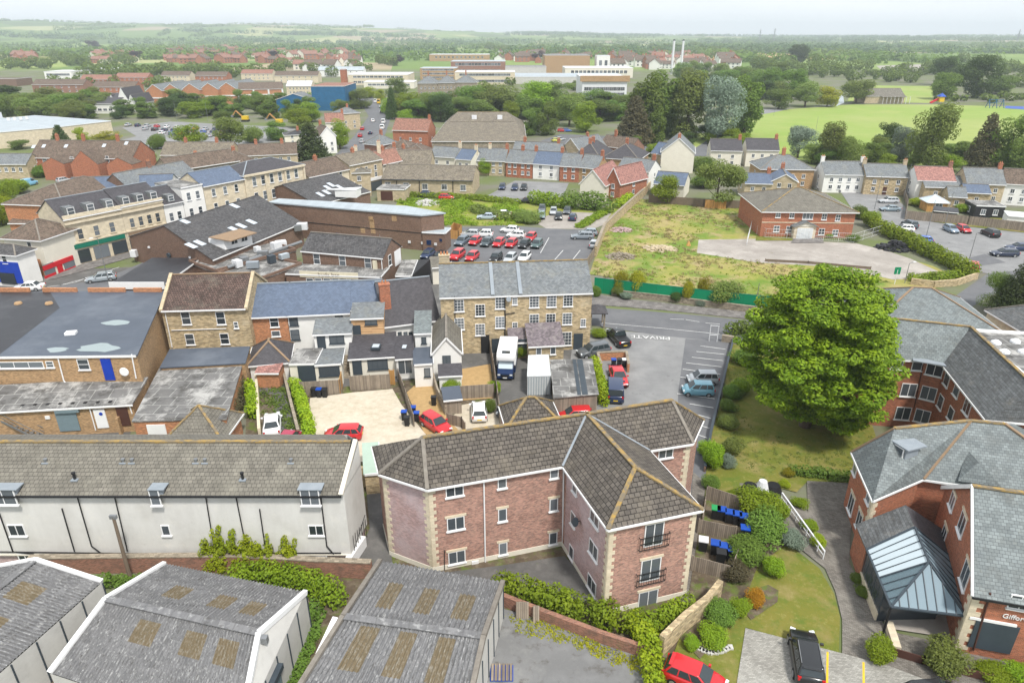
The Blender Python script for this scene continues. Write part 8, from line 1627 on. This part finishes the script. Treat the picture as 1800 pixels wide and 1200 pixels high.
# tall yellow shrub against the rendered block
def sprays():
    P = G(448, 1000); rg = random.Random(9); B = []
    for k in range(64):
        x = rg.uniform(-3.8, 3.4); h = rg.uniform(1.6, 4.3) * (1 if abs(x + 1) < 2 else .75)
        for j in range(5): t = (j + .5) / 5; B.append((x + rg.uniform(-.15, .15), rg.uniform(-.4, .4), h * t, .32 * (1.1 - t * .6), .28, .42))
    r = thing('yellow_shrub', 'tall lime yellow shrub with upright sprays against the rendered block', 'shrub', P[:]); me = leafmesh('foliage', B, 19000, .1, 'leaf_lime', 3); o = bpy.data.objects.new('foliage', me); COL.objects.link(o); o.parent = r; m = MB()
    for k in range(9): m.tube(P + Vector((-2.5 + k * .6, 0, 0)), P + Vector((-2.6 + k * .62, 0, 2.4)), .03, .015, 5)
    m.build('stems', 'bark', r)
sprays()
for (m_, x, yb, h, w_, lab) in [('leaf_mid', 1286, 700, 1.9, 2.6, 'clipped ball bush on the lawn edge opposite the pale blue car'), ('leaf_mid', 1280, 722, 1.6, 2.2, 'second ball bush down the lawn edge'), ('leaf_olive', 1278, 752, 1.8, 2.4, 'third ball bush down the lawn edge'), ('leaf_olive', 1285, 795, 1.9, 2.6, 'round olive bush on the lawn edge above the bins'), ('leaf_bright', 1252, 822, 3.2, 2.6, 'tall bright green bush beside the parking bays'), ('leaf_silver', 1278, 822, 1.6, 1.8, 'silvery bush behind the tall bright one'), ('leaf_mid', 1248, 858, 1.5, 2, 'green bush by the bin store fence'),
                           ('leaf_bright', 1300, 690, 2.0, 3, 'low green shrub under the chestnut near the bays'), ('leaf_mid', 1305, 640, 2.6, 4, 'dark shrub at the upper left of the lawn'), ('leaf_bright', 1240, 800, 1.6, 2.2, 'bright bush at the foot of the parking bays'),
                           ('leaf_bright', 1325, 905, 2.6, 4.2, 'big bright rounded shrub behind the bins'), ('leaf_bright', 1362, 908, 2.0, 2.6, 'rounded bright shrub left of the handrail'), ('leaf_mid', 1345, 945, 2.6, 4.4, 'big mid green shrub beside the bins'), ('leaf_silver', 1390, 960, 1.6, 2.4, 'silvery shrub beside the path'), ('leaf_mid', 1310, 985, 2.4, 3.6, 'dark green shrub below the bins'), ('leaf_bright', 1358, 1010, 1.8, 2.0, 'round bright shrub near the orange bush'), ('leaf_brown', 1290, 1020, 1.8, 2.6, 'brown bare shrub at the bin store corner'), ('leaf_mid', 1330, 890, 2.0, 3.4, 'green shrub above the bin store'), ('leaf_bright', 1290, 885, 1.4, 2.6, 'ivy mound over the far bin store fence'),
                           ('leaf_orange', 1326, 1062, 1.5, 1.7, 'bright orange rounded bush'), ('leaf_bright', 1299, 1080, 1.4, 1.9, 'bright green ball bush left of the orange bush'), ('leaf_mid', 1262, 1092, 1.6, 2.6, 'leafy bush at the curved rubble wall'), ('leaf_bright', 1250, 1130, 1.5, 2.4, 'bush ringed by white stones'), ('leaf_bright', 1215, 1140, 1.1, 1.4, 'small bush left of the white stones'),
                           ('leaf_bright', 1422, 930, .9, 1.8, 'shrub on the right of the handrail'), ('leaf_bright', 1404, 890, .9, 1.8, 'shrub at the head of the handrail'), ('leaf_lime', 1437, 958, 1.2, 1.6, 'lime shrub at the foot of the handrail'), ('leaf_gold', 1385, 836, 1.0, 1.4, 'golden ball bush on the lawn'), ('leaf_lime', 1378, 856, .8, 1.2, 'small lime bush below the golden one'), ('leaf_mid', 1515, 1045, .9, 1.6, 'dark green strip shrub left of the glazed entrance'), ('leaf_mid', 1508, 1022, .8, 1.4, 'strip shrub nearer the brick wall of the entrance'),
                           ('leaf_bright', 1543, 1160, 1.9, 2.4, 'bright green bush by the rail fence'), ('leaf_olive', 1652, 1175, 2.2, 3.3, 'big olive bush in front of the glazed entrance'), ('leaf_bright', 1745, 1190, 1.0, 2.6, 'low bushes below the garage doors'), ('leaf_bright', 1790, 1195, 1.2, 2.4, 'bushes at the lower right corner'),
                           ('leaf_gold', 1090, 517, 4.2, 2.6, 'left yellow green conifer before the hoarding'), ('leaf_gold', 1117, 519, 4.6, 3.2, 'second golden conifer before the hoarding'), ('leaf_silver', 1100, 526, 1.2, 2.6, 'silver shrub below the golden conifers'), ('leaf_olive', 1085, 520, 1.8, 2.4, 'olive shrub left of the golden conifers'), ('leaf_dark', 1190, 531, 2, 2.6, 'dark bush left of the pointed golden conifer'), ('leaf_gold', 1206, 532, 4.0, 2.3, 'pointed golden conifer before the hoarding'), ('leaf_gold', 1232, 532, 5.0, 2.2, 'twisted golden conifer before the hoarding'), ('leaf_silver', 1232, 537, 1.1, 2.2, 'silver shrub right of the pointed golden conifer'), ('leaf_olive', 1270, 536, 4.4, 6, 'large grey green shrub before the hoarding'), ('leaf_mid', 1048, 522, 2.2, 2, 'green bush at the end of the stone mansion'),
                           ('leaf_bright', 793, 690, 1.8, 2.4, 'bright green bush in front of the white gabled cottage'), ('leaf_bright', 870, 690, 1.6, 2, 'bush beside the motorhome fence'), ('leaf_mid', 862, 725, 2, 1.6, 'bush behind the white hatchback'), ('leaf_bright', 918, 628, 2.0, 2.4, 'green bush between the motorhome and the mansion'), ('leaf_bright', 1052, 592, 1.2, 3, 'weedy bush beside the porch'), ('leaf_bright', 476, 668, 1.2, 1.6, 'green bush by the old pink shed'), ('leaf_mid', 285, 600, 2.6, 1.2, 'ivy patch at the corner of the buff store'), ('leaf_brown', 243, 715, 2.4, 1.4, 'bare brown creeper at the corner of the lean-to'),
                           ('leaf_bright', 1528, 398, 3.6, 5.2, 'dome shaped clipped bush by the red brick office'), ('leaf_mid', 1512, 385, 3.4, 5, 'dark clipped bush behind the dome shaped one'), ('leaf_gold', 1340, 408, 2, 2.6, 'orange yellow shrub left of the office door'), ('leaf_mid', 1498, 424, 1.4, 3, 'grey green shrub right of the office'), ('leaf_mid', 1380, 412, 1.0, 3, 'low shrub left of the office porch'), ('leaf_bright', 1455, 416, 1.0, 3, 'low shrub right of the office porch'), ('leaf_lime', 1120, 335, 2.4, 4, 'lime bush in the lane left of the waste plot'), ('leaf_olive', 925, 390, 2.6, 8, 'sprawling grey green shrub by the gravel parking'), ('leaf_bright', 1690, 374, 2.2, 4, 'bright garden bush beside the black garden room'), ('leaf_lime', 1608, 362, 2.2, 3.6, 'lime garden bush left of the conservatory'),
                           ('leaf_mid', 262, 998, .7, 1.2, 'small bush at the foot of the rendered wall, left'), ('leaf_mid', 338, 996, .7, 1.4, 'small bush at the foot of the rendered wall, right'), ('leaf_lime', 500, 1000, 1.0, 2.6, 'low lime shrub spreading over the brick wall')]: bush(m_, lab, x, yb, h, w_)
for m_, x, yb, h, w_, lab in [('leaf_mid', 70, 312, 4, 7, 'garden trees below the stone cottage'), ('leaf_bright', 262, 290, 5, 7, 'bright garden tree right of the red brick terrace'), ('leaf_mid', 278, 262, 6, 8, 'garden tree behind the stone cottages, left'), ('leaf_olive', 446, 252, 7, 9, 'garden tree behind the stone cottages, right'), ('leaf_bright', 210, 308, 3.5, 6, 'low garden tree behind the slate range'), ('leaf_mid', 538, 250, 7, 8, 'tree behind the dark yew'), ('leaf_bright', 820, 262, 5, 5, 'small tree at the foot of the barn'), ('leaf_mid', 1110, 330, 4, 6, 'garden tree by the pink roofed brick wing'), ('leaf_mid', 1235, 300, 4.5, 8, 'garden trees left of the cream houses'), ('leaf_bright', 1320, 330, 3.5, 6, 'garden tree left of the low stone house'), ('leaf_mid', 1235, 330, 4, 8, 'garden trees behind the spreading tree'), ('leaf_olive', 1600, 330, 3, 4, 'garden tree between the stone and mauve roofed houses'), ('leaf_bright', 30, 340, 4, 8, 'lime garden tree by the pale blue van')]: bush(m_, lab, x, yb, h, w_, name='garden_tree', cat='tree')
rg = random.Random(3); r = thing('rockery_edge', 'ring of white stones round the bush by the red car', 'stones', G(1250, 1145)[:]); m = MB()
for k in range(12): P = G(1222 + k * 5.6, 1140 + 9 * math.sin(k / 11 * 3.14)); m.box((P.x, P.y, .12), (.36, .3, .26), k)
m.build('stones', 'concrete_panel', r)
fence('brown post and rail fence by the big olive bush', [(1560, 1150), (1620, 1168), (1740, 1200)], .7, 'brown_door', 1.6, .06)
# ================================================================== VEHICLES
for a in [('hatch', RED, 'bright red hatchback parked on the cream gravel behind the rendered block', 603, 760, 183), ('hatch', RED, 'red hatchback nosed diagonally beside the party fence', 766, 743, -48), ('hatch', WHITE, 'white hatchback seen from behind beside the small grey shed', 842, 720, 94), ('saloon', WHITE, 'white saloon seen from behind in the narrow back yard', 478, 743, 107), ('small', (.35, .01, .05), 'dark pink car behind the ridge of the rendered block', 508, 772, 80),
          ('van', NAVY, 'dark blue van parked by the ivy wall', 1081, 685, 84), ('saloon', RED, 'red saloon behind the dark blue van', 1087, 660, -88), ('pickup', BLACK, 'black pickup at the entrance of the private car park', 1087, 592, 103), ('suv', GREY, 'dark grey car angled beside the mansion garden', 1043, 616, 203), ('small', SILVER, 'silver people carrier in the parking bays', 1235, 664, 178), ('small', (.18, .4, .5), 'pale blue hatchback in the parking bays', 1227, 683, 176), ('hatch', RED, 'red car roof just above the flats ridge', 1010, 728, 185), ('suv', (.03, .04, .06), 'dark off-roader partly hidden by the turret roof', 908, 722, 178),
          ('suv', BLACK, 'black car seen from behind on the paved bays', 1417, 1152, 76), ('hatch', RED, 'glossy red car at the bottom edge near the rockery', 1222, 1188, -28), ('hatch', BLACK, 'black car just entering the bottom edge', 1645, 1222, 5), ('saloon', WHITE, 'white coupe on the street outside the blue shop', 50, 503, 188), ('estate', (.3, .34, .37), 'silver grey car turning at the street corner', 177, 487, 205)]: car(*a)
rear = [(752, 446, NAVY, 'hatch', 'navy car at the left end of the front row of the rear car park'), (774, 450, BLACK, 'hatch', 'black car second in the front row of the rear car park'), (804, 448, RED, 'suv', 'tall red car in the front row of the rear car park'), (830, 450, RED, 'hatch', 'low red hatchback in the front row of the rear car park'), (872, 452, BLACK, 'small', 'small black car in the front row right of the gap'), (897, 453, SILVER, 'hatch', 'silver car in the front row beside the small black one'), (922, 451, WHITE, 'hatch', 'white car at the right end of the front row'),
        (812, 423, (.1, .13, .16), 'estate', 'slate blue car at the left end of the middle row'), (835, 423, RED, 'hatch', 'first red car from the left in the middle row'), (856, 425, (.05, .07, .08), 'hatch', 'dark car between two red ones in the middle row'), (877, 426, RED, 'hatch', 'second red car from the left in the middle row'), (899, 427, RED, 'hatch', 'third red car from the left in the middle row'), (922, 428, BLACK, 'hatch', 'black car second from the right in the middle row'), (944, 428, (.06, .1, .1), 'hatch', 'dark green car at the right end of the middle row'), (933, 416, RED, 'hatch', 'red car behind the dark green one in the rear car park')]
for x, y, c, kd, l in rear: car(kd, c, l, x, y, -108, simple=True, group='cars in the rear car park')
for x, y, c, kd, hd, l in [(827, 410, SILVER, 'hatch', 170, 'silver car behind the middle row on the left'), (850, 410, WHITE, 'hatch', 175, 'white car behind the middle row on the left'), (896, 403, WHITE, 'hatch', 165, 'white hatchback alone at the top of the rear car park'), (907, 412, WHITE, 'hatch', 170, 'white car behind the third red car'), (953, 366, GREY, 'hatch', -95, 'dark car at the back left of the gravel parking'), (952, 378, (.2, .27, .33), 'hatch', -95, 'blue grey car at the front left of the gravel parking'), (973, 371, SILVER, 'hatch', -95, 'silver car at the back of the gravel parking'), (982, 380, BLACK, 'small', -93, 'small black car in the gravel parking'), (997, 370, GREY, 'hatch', -100, 'dark grey car at the back right of the gravel parking'), (1007, 381, NAVY, 'hatch', 80, 'navy car at the right of the gravel parking'),
                      (1024, 414, (.2, .23, .26), 'estate', 178, 'grey estate parked along the stone wall'), (1034, 408, (.25, .3, .34), 'hatch', 175, 'bluish car behind the grey estate'), (1045, 428, SILVER, 'hatch', 75, 'pale car tucked beside the slatted fence'), (926, 352, BLACK, 'saloon', 175, 'black saloon beside the long hedge'), (905, 329, NAVY, 'hatch', -95, 'navy car by the brick wall behind the plot'), (921, 329, BLACK, 'hatch', -95, 'black car by the brick wall behind the plot'), (883, 328, NAVY, 'hatch', -95, 'blue car left of the pair by the brick wall'), (752, 341, NAVY, 'hatch', 0, 'dark car against the long stone range'), (785, 346, RED, 'hatch', 0, 'red car against the long stone range'), (856, 380, (.35, .42, .48), 'saloon', 178, 'silver saloon in the overgrown plot'), (882, 375, WHITE, 'saloon', 178, 'white saloon in the overgrown plot'),
                      (1451, 330, WHITE, 'hatch', 178, 'white car outside the white house'), (1485, 333, BLACK, 'estate', 178, 'black estate outside the white house'), (1562, 352, SILVER, 'estate', 176, 'silver estate by the picket fence'), (1565, 366, (.2, .26, .3), 'saloon', 176, 'grey saloon by the picket fence'), (1599, 394, (.06, .08, .1), 'suv', 90, 'dark car by the fence at the left of the right hand car park'), (1589, 401, WHITE, 'hatch', 170, 'white car half hidden by the clipped hedge'), (1672, 402, (.2, .26, .33), 'hatch', -92, 'blue grey hatchback in the right hand car park'), (1694, 402, RED, 'hatch', -92, 'red hatchback in the right hand car park'), (1741, 409, BLACK, 'suv', 88, 'black car seen from behind in the right hand car park'), (1766, 444, (.02, .03, .06), 'estate', 175, 'dark navy car at the right of the right hand car park'), (1792, 434, NAVY, 'estate', 175, 'blue estate behind the dark navy car'), (1620, 421, BLUE, 'hatch', 165, 'bright blue car roof behind the hedge'),
                      (1712, 468, RED, 'small', 60, 'red car roof at the end of the clipped hedge'), (1204, 226, WHITE, 'van', 80, 'white van under the poplars'), (1207, 240, RED, 'hatch', 80, 'red car under the poplars'), (1215, 236, SILVER, 'hatch', 80, 'silver car under the poplars'), (985, 244, SILVER, 'hatch', 30, 'silver car in the lane behind the stone gable'), (978, 246, (.6, .6, .1), 'hatch', 30, 'yellow car in the lane behind the stone gable'), (988, 229, RED, 'hatch', 0, 'red car under the belt trees'), (997, 229, BLUE, 'hatch', 0, 'blue car under the belt trees'), (50, 322, (.2, .45, .65), 'van', 80, 'pale blue van behind the stone cottage'), (112, 316, SILVER, 'hatch', 60, 'silver car below the red brick terrace')]: car(kd, c, l, x, y, hd, simple=True)
rg = random.Random(8); cols = [RED, BLUE, WHITE, SILVER, BLACK, GREY, NAVY, SILVER, WHITE]
names_ = ['red', 'blue', 'white', 'silver', 'black', 'grey', 'navy', 'pale silver', 'clean white']
for k in range(34):
    row_ = k // 12; x = 225 + (k % 12) * 17 + row_ * 30; y = 219 + row_ * 7 + (k % 12) * .9; i = rg.randrange(9)
    P = G(x, y, .7); car(rg.choice(('hatch', 'saloon', 'estate')), cols[i], names_[i] + ' car in the ' + ('back', 'middle', 'front')[row_] + ' row of the busy car park', x, y, 95, simple=True, group='cars in the busy car park')
for k, (x, y, c, kd) in enumerate([(656, 212, WHITE, 'hatch'), (672, 224, WHITE, 'van'), (674, 214, WHITE, 'van'), (671, 196, GREY, 'hatch'), (669, 188, (.1, .2, .2), 'hatch'), (660, 178, WHITE, 'van'), (666, 180, (.8, .5, .02), 'bigvan'), (637, 226, RED, 'hatch'), (633, 238, RED, 'hatch'), (651, 233, NAVY, 'hatch'), (636, 248, SILVER, 'hatch'), (626, 160, SILVER, 'van')]):
    car(kd, c, ['white car going up the road into town', 'lower white van at the right of the road into town', 'upper white van at the right of the road into town', 'grey car on the road into town', 'teal car on the road into town', 'white van at the top of the road', 'large yellow and white lorry at the top of the road', 'upper red car by the shops', 'lower red car by the shops', 'navy car crossing at the road junction', 'silver car nearest the roofs on the road into town', 'silver van at the far bend of the road'][k], x, y, 95, simple=True)
# digger in the far car park
def digger(x, y, lab):
    P = G(x, y); r = thing('excavator', lab, 'digger', P[:]); MB().box((P.x, P.y, .5), (3.4, 2.4, .8)).build('tracks', 'plastic_black', r); MB().box((P.x, P.y, 1.8), (2.8, 2.2, 1.6)).build('body', 'plate_yellow', r); m = MB(); a, b, c = P + Vector((-1, 0, 2)), P + Vector((-4, 0, 5)), P + Vector((-6, 0, 2.5)); m.bar(a, b, .5); m.bar(b, c, .4); m.build('arm', 'fence_orange', r); MB().box(c[:], (1, 1, .9)).build('bucket', 'steel', r)
digger(492, 220, 'orange excavator in the yard left of the blue shed'); digger(432, 214, 'small orange excavator among the trees of the yard')
# lamps and posts
for a in [('slim street lamp at the corner of the high street', 192, 500, 8, 4.2), ('leaning dark post beside the right hand hedge', 1702, 462, 5.5, 0), ('slim lamp column in the right hand car park', 1627, 420, 8, 0), ('lamp column near the grey fence', 1661, 395, 7, 0), ('lamp column left of the grey parked cars', 1537, 368, 8, 0), ('lamp column by the picket fence', 1588, 352, 9, 0), ('white pole in front of the green hoarding', 1325, 560, 5.5, 0), ('lamp at the junction beside the hedge wall', 1590, 498, 3.5, .3), ('lamp column in the upper left car park', 312, 214, 9, 0), ('second lamp column in the upper left car park', 366, 214, 9, 0), ('lamp column right of the supermarket', 174, 211, 8, 0), ('tall pole by the lane behind the terrace', 1145, 322, 7, 0), ('telegraph pole behind the brick chimney of the bar', 672, 470, 6, 0), ('mast in the park near the paths', 1360, 204, 8, 0), ('dark lamp post on the path in the park', 1433, 236, 7, 0)]: pole(a[0], a[1], a[2], a[3], .07, arm=1.0 if a[4] else 0, ang=a[4], mat='steel')
# white signs, green post at the junction, playground
r = thing('for_sale_board', 'green and white board at the hoarding end', 'sign', G(1580, 500)[:]); P = G(1572, 500); MB().tube(P, P + Vector((0, 0, 2.6)), .06, n=6).build('post', 'white_paint', r); MB().box((P.x, P.y, 2.4), (1.0, .08, 1.2)).build('board', 'green_paint', r)
r = thing('swing_frame', 'blue climbing frame of the playground in the park', 'climbing frame', G(1748, 190)[:]); P = G(1748, 190); m = MB()
for s in (-1, 0, 1):
    for q in (-1, 1): m.bar(P + Vector((s * 4, q * 2, 0)), P + Vector((s * 4, 0, 4.5)), .25)
m.bar(P + Vector((-4, 0, 4.5)), P + Vector((4, 0, 4.5)), .25); m.bar(P + Vector((-4, 0, 2.4)), P + Vector((4, 0, 3.6)), .2); m.build('frame', 'blue_shed', r)
r = thing('slide_tower', 'yellow and blue slide tower at the edge of the park', 'slide', G(1652, 182)[:]); P = G(1652, 182); MB().box((P.x, P.y, 2.5), (3, 3, 3)).build('tower', 'plate_yellow', r); MB().slab([(P.x - 2, P.y - 2, 4), (P.x + 2, P.y - 2, 4), (P.x + 2, P.y + 2, 4), (P.x - 2, P.y + 2, 4), (P.x, P.y, 6)], [[0, 1, 4], [1, 2, 4], [2, 3, 4], [3, 0, 4]]).build('roof', 'plastic_blue', r); MB().bar((P.x - 1.5, P.y, 2.6), (P.x - 6, P.y, .3), 1).build('slide', 'red_paint', r)
# ================================================================== AIR
def haze():
    m = bpy.data.materials.new('haze'); m.use_nodes = True; t = m.node_tree; t.nodes.clear()
    o = t.nodes.new('ShaderNodeOutputMaterial'); v = t.nodes.new('ShaderNodeVolumePrincipled')
    v.inputs['Color'].default_value = (.86, .95, 1, 1); v.inputs['Density'].default_value = 1.8e-4; v.inputs['Anisotropy'].default_value = 0
    t.links.new(v.outputs[0], o.inputs['Volume']); MATS['haze'] = m
    b = MB().box((0, 3800, 74), (19800, 8500, 152)); ob = b.build('haze', 'haze'); ob['kind'] = 'stuff'
haze()
